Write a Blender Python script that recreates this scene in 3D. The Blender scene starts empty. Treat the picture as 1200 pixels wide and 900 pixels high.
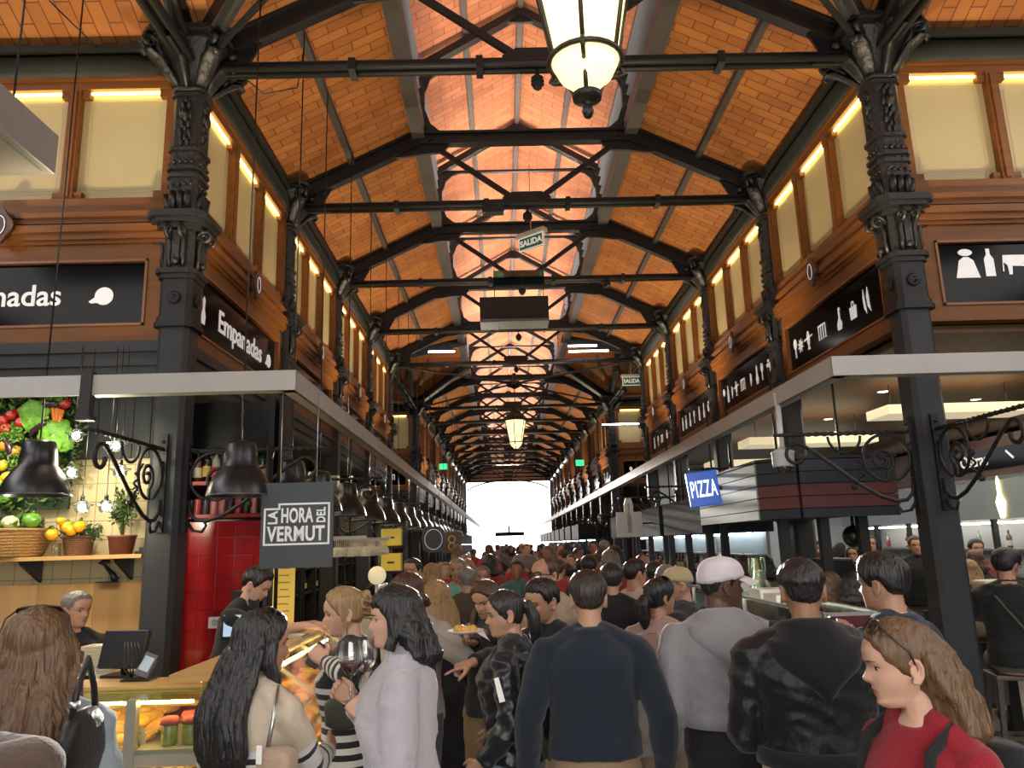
import bpy, bmesh, math, random
import numpy as np
from mathutils import Vector, Matrix, Euler, noise as mnoise
R = math.radians
random.seed(7)
SC = bpy.context.scene
COL = SC.collection
XC, HW, BAY = 0.40, 2.97, 2.8
XL, XR = XC - HW, XC + HW
NEAR_Y = [6.0, 8.8, 11.6, 14.4, 17.2]
FAR_Y = [23.0 + 2.8 * i for i in range(11)]
ORD = ['first', 'second', 'third', 'fourth', 'fifth', 'sixth', 'seventh', 'eighth', 'ninth', 'tenth', 'eleventh', 'twelfth',
       'thirteenth', 'fourteenth', 'fifteenth', 'sixteenth', 'seventeenth', 'eighteenth', 'nineteenth', 'twentieth',
       'twenty-first', 'twenty-second', 'twenty-third', 'twenty-fourth', 'twenty-fifth', 'twenty-sixth', 'twenty-seventh']

# ---------------------------------------------------------------- materials
MATS = {}
def mat(name, color=(.5, .5, .5), rough=.6, metal=0., var=.12, vscale=8., bump=.0, bscale=40., emit=None, estr=1., trans=0., alpha=1., spec=.5, stretch=(1, 1, 1), sheen=0., coat=0., sss=0.):
    if name in MATS: return MATS[name]
    m = bpy.data.materials.new(name); MATS[name] = m; m.use_nodes = True
    nt = m.node_tree; b = nt.nodes['Principled BSDF']
    b.inputs['Base Color'].default_value = (*color, 1); b.inputs['Roughness'].default_value = rough
    b.inputs['Metallic'].default_value = metal; b.inputs['Specular IOR Level'].default_value = spec
    b.inputs['Transmission Weight'].default_value = trans; b.inputs['Alpha'].default_value = alpha
    b.inputs['Sheen Weight'].default_value = sheen; b.inputs['Coat Weight'].default_value = coat
    if sss:
        b.inputs['Subsurface Weight'].default_value = sss; b.inputs['Subsurface Radius'].default_value = (.012, .005, .003)
        b.inputs['Subsurface Scale'].default_value = .6
    if emit:
        b.inputs['Emission Color'].default_value = (*emit, 1); b.inputs['Emission Strength'].default_value = estr
    tc = nt.nodes.new('ShaderNodeTexCoord'); mp = nt.nodes.new('ShaderNodeMapping')
    mp.inputs['Scale'].default_value = stretch
    nt.links.new(tc.outputs['Object'], mp.inputs['Vector'])
    if var > 0:
        n = nt.nodes.new('ShaderNodeTexNoise'); n.inputs['Scale'].default_value = vscale; n.inputs['Detail'].default_value = 4
        nt.links.new(mp.outputs[0], n.inputs['Vector'])
        mx = nt.nodes.new('ShaderNodeMix'); mx.data_type = 'RGBA'
        mx.inputs['A'].default_value = (*[c * (1 - var) for c in color], 1)
        mx.inputs['B'].default_value = (*[min(1, c * (1 + var)) for c in color], 1)
        nt.links.new(n.outputs['Fac'], mx.inputs['Factor']); nt.links.new(mx.outputs['Result'], b.inputs['Base Color'])
    if bump > 0:
        n2 = nt.nodes.new('ShaderNodeTexNoise'); n2.inputs['Scale'].default_value = bscale; n2.inputs['Detail'].default_value = 5
        nt.links.new(mp.outputs[0], n2.inputs['Vector'])
        bp = nt.nodes.new('ShaderNodeBump'); bp.inputs['Strength'].default_value = bump; bp.inputs['Distance'].default_value = .01
        nt.links.new(n2.outputs['Fac'], bp.inputs['Height']); nt.links.new(bp.outputs[0], b.inputs['Normal'])
    return m

def brick_mat(name, c1, c2, mortar, bw, bh, ms=.012, rough=.8, bump=.4, offset=.5, coord='UV', swap=False, coat=0., vary=.25):
    if name in MATS: return MATS[name]
    m = bpy.data.materials.new(name); MATS[name] = m; m.use_nodes = True
    nt = m.node_tree; b = nt.nodes['Principled BSDF']; b.inputs['Roughness'].default_value = rough
    b.inputs['Coat Weight'].default_value = coat
    tc = nt.nodes.new('ShaderNodeTexCoord'); br = nt.nodes.new('ShaderNodeTexBrick')
    br.inputs['Scale'].default_value = 1; br.inputs['Brick Width'].default_value = bw; br.inputs['Row Height'].default_value = bh
    br.inputs['Mortar Size'].default_value = ms; br.inputs['Mortar Smooth'].default_value = .3; br.offset = offset
    br.inputs['Color1'].default_value = (*c1, 1); br.inputs['Color2'].default_value = (*c2, 1); br.inputs['Mortar'].default_value = (*mortar, 1)
    nt.links.new(tc.outputs[coord], br.inputs['Vector'])
    n = nt.nodes.new('ShaderNodeTexNoise'); n.inputs['Scale'].default_value = 1.7; n.inputs['Detail'].default_value = 6
    nt.links.new(tc.outputs[coord], n.inputs['Vector'])
    mx = nt.nodes.new('ShaderNodeMix'); mx.data_type = 'RGBA'; mx.blend_type = 'MULTIPLY'
    rp = nt.nodes.new('ShaderNodeValToRGB'); rp.color_ramp.elements[0].position = .3; rp.color_ramp.elements[1].position = .7
    v = 1 - vary; rp.color_ramp.elements[0].color = (v, v, v, 1); rp.color_ramp.elements[1].color = (1, 1, 1, 1)
    nt.links.new(n.outputs['Fac'], rp.inputs[0])
    mx.inputs['Factor'].default_value = 1
    nt.links.new(br.outputs['Color'], mx.inputs['A']); nt.links.new(rp.outputs[0], mx.inputs['B']); nt.links.new(mx.outputs['Result'], b.inputs['Base Color'])
    bp = nt.nodes.new('ShaderNodeBump'); bp.inputs['Strength'].default_value = bump; bp.inputs['Distance'].default_value = .01; bp.invert = True
    nt.links.new(br.outputs['Fac'], bp.inputs['Height']); nt.links.new(bp.outputs[0], b.inputs['Normal'])
    return m

def emat(name, color=(1,1,1), strength=1.):
    if name in MATS: return MATS[name]
    m = bpy.data.materials.new(name); MATS[name] = m; m.use_nodes = True
    nt = m.node_tree; nt.nodes.clear(); o = nt.nodes.new('ShaderNodeOutputMaterial'); e = nt.nodes.new('ShaderNodeEmission')
    e.inputs[0].default_value = (*color, 1); e.inputs[1].default_value = strength; nt.links.new(e.outputs[0], o.inputs[0])
    return m

def glass_mat(name, color=(.9, .95, .93), refl=.12, alpha=.85):
    """thin pane: mostly transparent with a little gloss"""
    if name in MATS: return MATS[name]
    m = bpy.data.materials.new(name); MATS[name] = m; m.use_nodes = True
    nt = m.node_tree; nt.nodes.clear(); o = nt.nodes.new('ShaderNodeOutputMaterial')
    t = nt.nodes.new('ShaderNodeBsdfTransparent'); t.inputs[0].default_value = (*color, 1)
    g = nt.nodes.new('ShaderNodeBsdfGlossy'); g.inputs['Roughness'].default_value = .05; g.inputs[0].default_value = (1, 1, 1, 1)
    mx = nt.nodes.new('ShaderNodeMixShader'); lw = nt.nodes.new('ShaderNodeLayerWeight'); lw.inputs[0].default_value = .25
    mt = nt.nodes.new('ShaderNodeMath'); mt.operation = 'MULTIPLY_ADD'; mt.inputs[1].default_value = .6; mt.inputs[2].default_value = refl * .4
    nt.links.new(lw.outputs['Fresnel'], mt.inputs[0]); nt.links.new(mt.outputs[0], mx.inputs[0])
    nt.links.new(t.outputs[0], mx.inputs[1]); nt.links.new(g.outputs[0], mx.inputs[2]); nt.links.new(mx.outputs[0], o.inputs[0])
    return m

IRON = mat('iron', (.010, .010, .011), .5, .0, .3, 6, .35, 30, spec=.4)
IRON_ORN = mat('iron_ornament', (.010, .0095, .009), .42, .0, .4, 14, 1.0, 26, spec=.55)
GREY_IRON = mat('grey_iron', (.028, .029, .033), .5, 0, .2, 5, .15, 30, spec=.35)
WOOD = mat('clerestory_wood', (.175, .062, .013), .45, 0, .45, 3.0, .2, 20, stretch=(.6, 6, 6), spec=.3)
WOOD_D = mat('dark_wood', (.07, .025, .01), .45, 0, .4, 3, .2, 20, stretch=(.6, 6, 6))
PALE_WOOD = mat('pale_wood', (.42, .24, .085), .5, 0, .3, 2.2, .1, 20, stretch=(5, 5, .5))
BRICK = brick_mat('ceiling_brick', (.46, .175, .036), (.35, .112, .021), (.16, .05, .018), .36, .125, .0065, .8, .5, vary=.3)
CREAM = mat('etched_glass', (.50, .41, .21), .5, 0, .06, 3, .05, 60)
BLACKGLASS = mat('black_glass', (.003, .003, .0035), .12, 0, 0, spec=.1)
STEEL = mat('brushed_steel', (.5, .5, .5), .35, .9, .1, 4, .05, 50)
BAND = mat('canopy_grey', (.42, .40, .38), .5, .1, .12, 3, .1, 14)
WHITE = mat('white_paint', (.75, .73, .7), .55, 0, .05)
SIGNWHITE = mat('sign_white', (.85, .83, .82), .5, 0, .02, emit=(1, .97, .95), estr=.25)
BLACK = mat('black_paint', (.008, .008, .009), .35, 0, .2)
LED = emat('warm_led', (1, .72, .2), 11)
GLASS = glass_mat('clear_glass')

# ---------------------------------------------------------------- mesh builder
class MB:
    def __init__(s): s.v = []; s.f = []; s.m = []; s.uv = {}; s.sm = []
    def add(s, vs, fs, mi=0, smooth=False):
        o = len(s.v); s.v += [tuple(p) for p in vs]
        for f in fs: s.f.append(tuple(i + o for i in f)); s.m.append(mi); s.sm.append(smooth)
        return o
    def box(s, x0, x1, y0, y1, z0, z1, mi=0, M=None):
        vs = [(x, y, z) for x in (x0, x1) for y in (y0, y1) for z in (z0, z1)]
        if M: vs = [M @ Vector(p) for p in vs]
        return s.add(vs, [(0, 1, 3, 2), (4, 6, 7, 5), (0, 4, 5, 1), (2, 3, 7, 6), (0, 2, 6, 4), (1, 5, 7, 3)], mi)
    def bar(s, a, b, w, h, mi=0, up=(0, 0, 1)):
        a = Vector(a); b = Vector(b); d = (b - a).normalized(); u = Vector(up)
        if abs(d.dot(u)) > .99: u = Vector((0, 1, 0))
        x = d.cross(u).normalized(); z = x.cross(d)
        vs = []
        for p in (a, b):
            for sx, sz in ((-1, -1), (1, -1), (1, 1), (-1, 1)): vs.append(p + x * (sx * w / 2) + z * (sz * h / 2))
        s.add(vs, [(0, 3, 2, 1), (4, 5, 6, 7), (0, 1, 5, 4), (1, 2, 6, 5), (2, 3, 7, 6), (3, 0, 4, 7)], mi)
    def tube(s, pts, r, n=8, mi=0, caps=True, flat=None):
        pts = [Vector(p) for p in pts]; k = len(pts)
        rs = r if isinstance(r, (list, tuple)) else [r] * k
        ref = None; vs = []
        for i, p in enumerate(pts):
            d = (pts[min(i + 1, k - 1)] - pts[max(i - 1, 0)]).normalized()
            if ref is None:
                ref = Vector((0, 0, 1)) if abs(d.z) < .9 else Vector((1, 0, 0))
            x = d.cross(ref)
            if x.length < 1e-6: x = d.cross(Vector((0, 1, .1)))
            x.normalize(); y = x.cross(d).normalized(); ref = y
            for j in range(n):
                a = 2 * math.pi * j / n
                vs.append(p + x * (math.cos(a) * rs[i]) + y * (math.sin(a) * rs[i] * (flat or 1)))
        fs = [(i * n + j, i * n + (j + 1) % n, (i + 1) * n + (j + 1) % n, (i + 1) * n + j) for i in range(k - 1) for j in range(n)]
        if caps: fs += [tuple(range(n))[::-1], tuple((k - 1) * n + j for j in range(n))]
        return s.add(vs, fs, mi, True)
    def lathe(s, prof, n=24, c=(0, 0, 0), mi=0, caps=True, M=None, sq=None):
        """prof: list of (r,z); sq: superellipse exponent for squarish plans"""
        vs = []
        for r, z in prof:
            for j in range(n):
                a = 2 * math.pi * (j + .5) / n; ca, sa = math.cos(a), math.sin(a); q = r
                if sq: q = r / (abs(ca) ** sq + abs(sa) ** sq) ** (1 / sq)
                p = Vector((c[0] + q * ca, c[1] + q * sa, c[2] + z)); vs.append(M @ p if M else p)
        k = len(prof)
        fs = [(i * n + j, i * n + (j + 1) % n, (i + 1) * n + (j + 1) % n, (i + 1) * n + j) for i in range(k - 1) for j in range(n)]
        if caps: fs += [tuple(range(n))[::-1], tuple((k - 1) * n + j for j in range(n))]
        return s.add(vs, fs, mi, True)
    def ball(s, c, r, mi=0, n=12, k=8, M=None):
        r3 = r if isinstance(r, (list, tuple)) else (r, r, r)
        vs = []; 
        for i in range(1, k):
            t = math.pi * i / k
            for j in range(n):
                a = 2 * math.pi * j / n
                vs.append(Vector((r3[0] * math.sin(t) * math.cos(a), r3[1] * math.sin(t) * math.sin(a), r3[2] * math.cos(t))))
        vs += [Vector((0, 0, r3[2])), Vector((0, 0, -r3[2]))]
        vs = [(M @ p if M else p) + Vector(c) for p in vs]
        T = (k - 1) * n
        fs = [(i * n + j, (i + 1) * n + j, (i + 1) * n + (j + 1) % n, i * n + (j + 1) % n) for i in range(k - 2) for j in range(n)]
        fs += [(T, j, (j + 1) % n) for j in range(n)] + [(T + 1, (k - 2) * n + (j + 1) % n, (k - 2) * n + j) for j in range(n)]
        return s.add(vs, fs, mi, True)
    def prism(s, poly, h0, h1, M=None, mi=0, smooth=False):
        """poly in local xy extruded h0..h1 in local z; convex or simple"""
        n = len(poly)
        vs = [Vector((x, y, h0)) for x, y in poly] + [Vector((x, y, h1)) for x, y in poly]
        if M: vs = [M @ p for p in vs]
        fs = [tuple(range(n))[::-1], tuple(range(n, 2 * n))] + [(i, (i + 1) % n, n + (i + 1) % n, n + i) for i in range(n)]
        return s.add(vs, fs, mi, smooth)
    def slab(s, quad, th, uvs=None, mi=0):
        """closed slab from a polygon with thickness th along +normal-up; uv on the first face"""
        q = [Vector(p) for p in quad]; nrm = (q[1] - q[0]).cross(q[2] - q[0]).normalized()
        if nrm.z < 0: nrm = -nrm
        n = len(q); vs = q + [p + nrm * th for p in q]
        i0 = len(s.f)
        s.add(vs, [tuple(range(n)), tuple(range(n, 2 * n))] + [(i, (i + 1) % n, n + (i + 1) % n, n + i) for i in range(n)], mi)
        if uvs: s.uv[i0] = uvs
    def loft(s, rings, mi=0, caps=True, smooth=True):
        n = len(rings[0]); k = len(rings); vs = [p for r in rings for p in r]
        fs = [(i * n + j, i * n + (j + 1) % n, (i + 1) * n + (j + 1) % n, (i + 1) * n + j) for i in range(k - 1) for j in range(n)]
        if caps: fs += [tuple(range(n))[::-1], tuple((k - 1) * n + j for j in range(n))]
        return s.add(vs, fs, mi, smooth)
    def mesh(s, name, mats):
        me = bpy.data.meshes.new(name); me.from_pydata(s.v, [], s.f)
        for m in (mats if isinstance(mats, (list, tuple)) else [mats]): me.materials.append(m)
        me.polygons.foreach_set('material_index', s.m); me.polygons.foreach_set('use_smooth', s.sm)
        if s.uv:
            ul = me.uv_layers.new(name='UVMap')
            for fi, uvs in s.uv.items():
                p = me.polygons[fi]
                for li, uv in zip(p.loop_indices, uvs): ul.data[li].uv = uv
        me.update()
        bm = bmesh.new(); bm.from_mesh(me); bmesh.ops.recalc_face_normals(bm, faces=bm.faces); bm.to_mesh(me); bm.free()
        return me
    def build(s, name, mats, parent=None, loc=None, rz=0, bevel=0, label=None, cat=None, group=None, kind=None):
        o = bpy.data.objects.new(name, s.mesh(name, mats)); COL.objects.link(o)
        if parent: o.parent = parent
        if loc: o.location = loc
        if rz: o.rotation_euler.z = rz
        if bevel:
            b = o.modifiers.new('bevel', 'BEVEL'); b.width = bevel; b.segments = 2; b.limit_method = 'ANGLE'
        tag(o, label, cat, group, kind)
        return o

def tag(o, label=None, cat=None, group=None, kind=None):
    for k, v in (('label', label), ('category', cat), ('group', group), ('kind', kind)):
        if v: o[k] = v
    return o
def thing(name, label, cat, loc=(0, 0, 0), rz=0, group=None, kind=None):
    o = bpy.data.objects.new(name, None); o.empty_display_size = .1; COL.objects.link(o); o.location = loc; o.rotation_euler.z = rz
    return tag(o, label, cat, group, kind)
KIDS = {}
def dup(o, loc=None, rz=None, label=None, group=None, parent=None, scale=None):
    if not KIDS or True:
        kids = [c for c in COL.objects if c.parent == o] if parent is None or o.type == 'EMPTY' else list(o.children)
    c = o.copy(); COL.objects.link(c)
    if parent: c.parent = parent
    if loc is not None: c.location = loc
    if rz is not None: c.rotation_euler.z = rz
    if scale is not None: c.scale = scale
    if label: c['label'] = label
    if group: c['group'] = group
    for k in kids: dup(k, parent=c)
    return c
def rz_m(a): return Matrix.Rotation(a, 4, 'Z')
def text_mesh(txt, size, depth=.004, bold=0., align='CENTER', spacing=1., shear=0.):
    cu = bpy.data.curves.new('lettering', 'FONT'); cu.body = txt; cu.size = size; cu.extrude = depth; cu.align_x = align; cu.align_y = 'CENTER'
    cu.offset = bold; cu.space_character = spacing; cu.shear = shear; cu.resolution_u = 4
    o = bpy.data.objects.new('lettering', cu); COL.objects.link(o)
    dg = bpy.context.evaluated_depsgraph_get(); me = bpy.data.meshes.new_from_object(o.evaluated_get(dg))
    bpy.data.objects.remove(o); bpy.data.curves.remove(cu)
    return me
def text(txt, size, m, parent, loc, rot=(R(90), 0, 0), scale=(1, 1, 1), name='lettering', fit=None, **k):
    me = text_mesh(txt, size, **k)
    if fit:
        xs = [v.co.x for v in me.vertices]; ys = [v.co.y for v in me.vertices]; cx, cy = (max(xs) + min(xs)) / 2, (max(ys) + min(ys)) / 2
        for v in me.vertices: v.co.x = (v.co.x - cx) * fit[0] / (max(xs) - min(xs)); v.co.y = (v.co.y - cy) * fit[1] / (max(ys) - min(ys))
    me.materials.clear(); me.materials.append(m)
    o = bpy.data.objects.new(name, me); COL.objects.link(o); o.parent = parent; o.location = loc; o.rotation_euler = rot; o.scale = scale
    return o
def arc(c, r, a0, a1, n=10, plane='xz', ry=None):
    out = []
    for i in range(n + 1):
        a = R(a0 + (a1 - a0) * i / n); u, v = r * math.cos(a), (ry or r) * math.sin(a)
        out.append((c[0] + u, c[1], c[2] + v) if plane == 'xz' else (c[0], c[1] + u, c[2] + v) if plane == 'yz' else (c[0] + u, c[1] + v, c[2]))
    return out
def spiral(c, r0, r1, a0, turns, n=24, plane='xz'):
    out = []
    for i in range(n + 1):
        t = i / n; a = R(a0) + turns * 2 * math.pi * t; r = r0 + (r1 - r0) * t; u, v = r * math.cos(a), r * math.sin(a)
        out.append((c[0] + u, c[1], c[2] + v) if plane == 'xz' else (c[0], c[1] + u, c[2] + v))
    return out
def lamp(kind, name, loc, energy, color=(1, 1, 1), rot=(0, 0, 0), size=.2, sy=None, spot=None):
    L = bpy.data.lights.new(name, kind); L.energy = energy; L.color = color
    if kind == 'AREA':
        L.size = size
        if sy: L.shape = 'RECTANGLE'; L.size_y = sy
    elif kind == 'SUN': L.angle = size
    else: L.shadow_soft_size = size
    if spot: L.spot_size = R(spot); L.spot_blend = .6
    o = bpy.data.objects.new(name, L); COL.objects.link(o); o.location = loc; o.rotation_euler = rot
    return o
# ================================================================ SETTING
def struct(mb, name, mats, **k): return mb.build(name, mats, kind='structure', **k)
FLOOR_M = brick_mat('floor_tiles', (.20, .175, .14), (.17, .15, .12), (.1, .09, .075), .6, .6, .006, .35, .1, .5, 'Object', vary=.35)
mb = MB(); mb.box(-10, 11, -6, 56, -.1, 0); struct(mb, 'floor', FLOOR_M)
mb = MB(); mb.box(-40, 40, 56, 90, -.12, -.02); struct(mb, 'ground', mat('pavement', (.6, .58, .54), .9), label='pale sunlit pavement outside the far entrance', cat='pavement')

ZK, SL = 6.95, .493                      # roof height at the lantern edge, slope
LH = 1.3                                 # lantern half width
def zr(half): return ZK - SL * (half - LH)
SLEN = math.sqrt(1 + SL * SL)
EAVE = 3.25
Y0, Y1 = -4.0, 51.4
def slope_quads():
    """nave slopes; uv: u up the slope, v along the hall"""
    mb = MB()
    def poly(side, pts):
        q = [(XC + side * h, y, zr(h)) for h, y in pts]; mb.slab(q, .08, [(-(h) * SLEN, y) for h, y in pts])
    for sd in (-1, 1):
        for a, b in ((6.0, 17.2), (23.0, Y1)):
            poly(sd, [(LH, a), (EAVE, a), (EAVE, b), (LH, b)])
        for yc in (6.0 - HW, 23.0 - 2.9):
            hw = HW if yc < 5 else 2.9
            for s2 in (-1, 1):
                poly(sd, [(LH, yc + s2 * hw), (hw, yc + s2 * hw), (LH, yc + s2 * LH)])
        poly(sd, [(LH, Y0), (EAVE, Y0), (EAVE, 6 - 2 * HW), (LH, 6 - 2 * HW)])
    struct(mb, 'ceiling', BRICK, label='orange brick ceiling slopes of the main hall', cat='ceiling')
    mb = MB()
    for yc in (6.0 - HW, 20.1):
        hw = HW if yc < 5 else 2.9
        for sx in (-1, 1):
            for s2 in (-1, 1):
                # wing
                pts = [(LH, LH), (HW, hw), (7.2, hw), (7.2, LH)] 
                pts = [(LH, LH), (hw, hw), (7.6, hw), (7.6, LH)]
                q = [(XC + sx * a, yc + s2 * b, zr(b)) for a, b in pts]; mb.slab(q, .08, [(-b * SLEN, a) for a, b in pts])
                # its lantern
                q = [(XC + sx * LH, yc + s2 * 1.42, 7.92), (XC + sx * 7.6, yc + s2 * 1.42, 7.92), (XC + sx * 7.6, yc, 8.72), (XC + sx * LH, yc, 8.72)]
                mb.slab(q, .06, [(0, 0), (0, 6), (1.6, 6), (1.6, 0)])
                q = [(XC + sx * LH, yc + s2 * LH, ZK), (XC + sx * 7.6, yc + s2 * LH, ZK), (XC + sx * 7.6, yc + s2 * (LH + .01), 7.95), (XC + sx * LH, yc + s2 * (LH + .01), 7.95)]
                mb.slab(q, .03)
    struct(mb, 'ceiling', BRICK, label='orange brick ceiling slopes of the side wings at the crossings', cat='ceiling')
    mb = MB()
    for sd in (-1, 1):
        q = [(XC + sd * 1.42, Y0, 7.92), (XC + sd * 1.42, Y1, 7.92), (XC, Y1, 8.72), (XC, Y0, 8.72)]
        mb.slab(q, .06, [(0, Y0), (0, Y1), (1.63, Y1), (1.63, Y0)])
    struct(mb, 'ceiling', brick_mat('lantern_brick_lit', (.5, .19, .085), (.38, .125, .055), (.2, .08, .04), .34, .125, .0065, .8, .5, vary=.25), label='brick ceiling of the raised lantern roof, its pinkish light painted in', cat='ceiling')  # pinker than the slopes: the lantern's light is put into the brick colour
slope_quads()
# lantern louvres + purlins
LOUV = mat('louvre_grey', (.10, .105, .12), .5, .2)
n_trim = 1
mb = MB()
for sd in (-1, 1):
    x = XC + sd * LH
    for a, b in ((Y0, 1.73), (4.33, 18.8), (21.4, Y1)):
        for i in range(6):
            z = 7.02 + i * .155
            M = Matrix.Translation((x + sd * .06, 0, z)) @ Matrix.Rotation(sd * R(22), 4, 'Y')
            mb.box(-.06, .06, a, b, -.006, .006, 0, M)
struct(mb, 'trim_1', [LOUV, mat('louvre_back', (.2, .2, .22), .8)], label='grey louvres along both sides of the raised lantern', cat='louvres')
mb = MB()
for sd in (-1, 1):
    for a, b in ((6, 17.2), (23, Y1)):
        mb.bar((XC + sd * 2.15, a, zr(2.15) - .03), (XC + sd * 2.15, b, zr(2.15) - .03), .075, .07)
    for a, b in ((Y0, Y1),):
        mb.bar((XC + sd * .72, a, 8.29), (XC + sd * .72, b, 8.29), .07, .06)
        mb.bar((XC + sd * 1.36, a, 7.88), (XC + sd * 1.36, b, 7.88), .08, .1)
        mb.bar((XC + sd * 1.33, a, 6.9), (XC + sd * 1.33, b, 6.9), .16, .2)
mb.bar((XC, Y0, 8.66), (XC, Y1, 8.66), .07, .09)
struct(mb, 'trim_2', mat('purlin', (.05, .043, .04), .6, 0, .3), label='dark purlins running the length of the ceiling', cat='purlins')
# gutter beams on the column lines
GUT = mat('gutter_green', (.018, .021, .017), .5, .1, .3, 5, .15, 20, spec=.3)
def gutter(mb, a, b, out):
    a = Vector(a); b = Vector(b)
    mb.tube([a, b], .12, 12); o = Vector(out)
    mb.bar(a + Vector((0, 0, .13)), b + Vector((0, 0, .13)), .26, .06)
mb = MB()
for sx, x in ((1, XL), (-1, XR)):
    for a, b in ((6, 17.2), (23, Y1)):
        gutter(mb, (x + sx * .02, a, 5.93), (x + sx * .02, b, 5.93), (sx, 0, 0))
    s = -sx
    for y in (6.0, 23.0):
        gutter(mb, (x, y - .02, 5.93), (x + s * 5, y - .02, 5.93), (0, -1, 0))
    gutter(mb, (x, 17.2, 5.93), (x + s * 5, 17.2, 5.93), (0, 1, 0))
struct(mb, 'trim_3', GUT, label='dark green gutter beams on top of the clerestory walls', cat='gutter')

# ---- clerestory bay (local: x along, +y into the wall, z up; the viewer is at -y)
def bay_wall(L, n=3, blackbase=True):
    mb = MB(); a, b = .1, L - .1
    mb.box(a, b, -.05, .07, 5.73, 5.84); mb.box(a, b, -.08, .0, 5.80, 5.84)
    mb.box(a, b, .0, .07, 5.84, 6.1, 1)
    for z in (5.87, 5.915): mb.box(a, b, -.03, .0, z, z + .025)
    w = (b - a); pw = (w - .1 * (n + 1)) / n
    for i in range(n + 1):
        x = a + i * (pw + .1); mb.box(x, x + .1, -.05, .07, 4.72, 5.73); mb.box(x + .025, x + .075, -.065, -.05, 4.74, 5.71)
    for i in range(n):
        x = a + .1 + i * (pw + .1)
        for cx0, cx1 in ((x, x + .07), (x + pw - .07, x + pw)):
            mb.box(cx0, cx1, -.035, .05, 5.66, 5.73); mb.box(cx0, cx1, -.035, .05, 4.72, 4.79)
    mb.box(a, b, -.06, .07, 4.58, 4.72)
    for z0, z1, d in ((4.535, 4.58, .11), (4.49, 4.535, .085), (4.46, 4.49, .06), (4.40, 4.46, .13), (4.345, 4.40, .10), (4.315, 4.345, .075)):
        mb.box(a, b, -d, .07, z0, z1)
    mb.box(a, b, -.05, .07, 4.18, 4.315)
    mb.box(a, a + .16, -.05, .07, 3.62, 4.18); mb.box(b - .16, b, -.05, .07, 3.62, 4.18)
    mb.box(a, b, -.05, .07, 3.49, 3.62)
    for x0, x1, z0, z1 in ((a + .16, b - .16, 4.16, 4.18), (a + .16, b - .16, 3.62, 3.64), (a + .16, a + .18, 3.62, 4.18), (b - .18, b - .16, 3.62, 4.18)):
        mb.box(x0, x1, -.062, .0, z0, z1, 2)
    mb.box(a + .1, b - .1, .06, .08, 3.6, 4.2, 1)
    if blackbase:
        for z0, z1, d in ((3.40, 3.49, .075), (3.345, 3.40, .05), (3.29, 3.345, .065), (3.2, 3.29, .04)): mb.box(a, b, -d, .06, z0, z1, 3)
    return mb, pw, a
WALLMATS = [WOOD, WOOD_D, mat('sign_moulding', (.24, .085, .022), .4, 0, .3, 3), GREY_IRON]
_w = {}
def bay_mesh(L, n, bb=True):
    if (L, n, bb) not in _w:
        mb, pw, a = bay_wall(L, n, bb); _w[(L, n, bb)] = (mb.mesh('wall', WALLMATS), pw, a)
    return _w[(L, n, bb)]
# pane with etched lines
def pane_mesh(pw):
    mb = MB(); mb.box(0, pw, .02, .035, 4.72, 5.73)
    for k, (m_, t) in enumerate(((.07, .004), (.1, .003))):
        pass
    return mb.mesh('pane', CREAM)
_p = {}
ETCH = mat('etched_lines', (.44, .37, .24), .6)
NWIN = [0]
SIGN_N = [0]
def bay(origin, rz, L, side, led, n=3, sign=None, where=''):
    me, pw, a = bay_mesh(L, n, 'right' not in where)
    o = bpy.data.objects.new('wall_' + side, me); COL.objects.link(o); o.location = origin; o.rotation_euler.z = rz
    tag(o, 'wooden clerestory wall ' + where, 'wall', None, 'structure')
    key = round(pw, 4)
    if key not in _p:
        mbl = MB(); mbl.box(.07, pw - .07, -.012, .006, 5.705, 5.722)
        mbe = MB()
        for m_ in (.05, .075):
            for x0, x1, z0, z1 in ((m_, m_ + .004, 4.82, 5.6), (pw - m_ - .004, pw - m_, 4.82, 5.6), (m_ + .04, pw - m_ - .04, 5.69 - m_, 5.694 - m_), (m_ + .04, pw - m_ - .04, 4.75 + m_, 4.754 + m_)):
                mbe.box(x0, x1, .0185, .021, z0, z1)
        for x in (.05, pw - .095):
            for z in (5.585, 4.79):
                for q in ((0, .045, 0, .004), (0, .045, .041, .045), (0, .004, 0, .045), (.041, .045, 0, .045)):
                    mbe.box(x + q[0], x + q[1], .0185, .021, z + q[2], z + q[3])
        _p[key] = (pane_mesh(pw), mbl.mesh('led_strip', LED), mbe.mesh('etched_border', ETCH))
    pm, lm, em = _p[key]
    Mo = Matrix.Translation(origin) @ rz_m(rz)
    for i in range(n):
        NWIN[0] += 1
        w = bpy.data.objects.new('window_%d' % NWIN[0], pm); COL.objects.link(w); w.location = Mo @ Vector((a + .1 + i * (pw + .1), 0, 0)); w.rotation_euler.z = rz
        w['kind'] = 'structure'; w['label'] = 'cream etched pane, %s, in the clerestory wall %s' % (ORD[i] + ' from the ' + ('far end' if rz < 0 else 'near end' if rz > 0 else 'west end'), where) if 0 else 'cream etched window pane in the clerestory wall ' + where
        for nm, m_ in ((('led_strip', lm),) if led else ()) + (('etched_border', em),):
            c = bpy.data.objects.new(nm, m_); COL.objects.link(c); c.parent = w
    return Mo
PL, PRt = R(90), R(-90)
SIGN_SPOTS = []
for side, x, rz in (('left', XL, PL), ('right', XR, PRt)):
    for seg, ys in (('near', NEAR_Y), ('far', FAR_Y)):
        for i in range(len(ys) - 1):
            org = (x, ys[i], 0) if side == 'left' else (x, ys[i + 1], 0)
            where = 'on the %s of the aisle, %s bay of the %s stretch' % (side, ORD[i], seg)
            Mo = bay(org, rz, BAY, side, seg == 'near', where=where)
            SIGN_SPOTS.append((side, seg, i, Mo, BAY))
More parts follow.
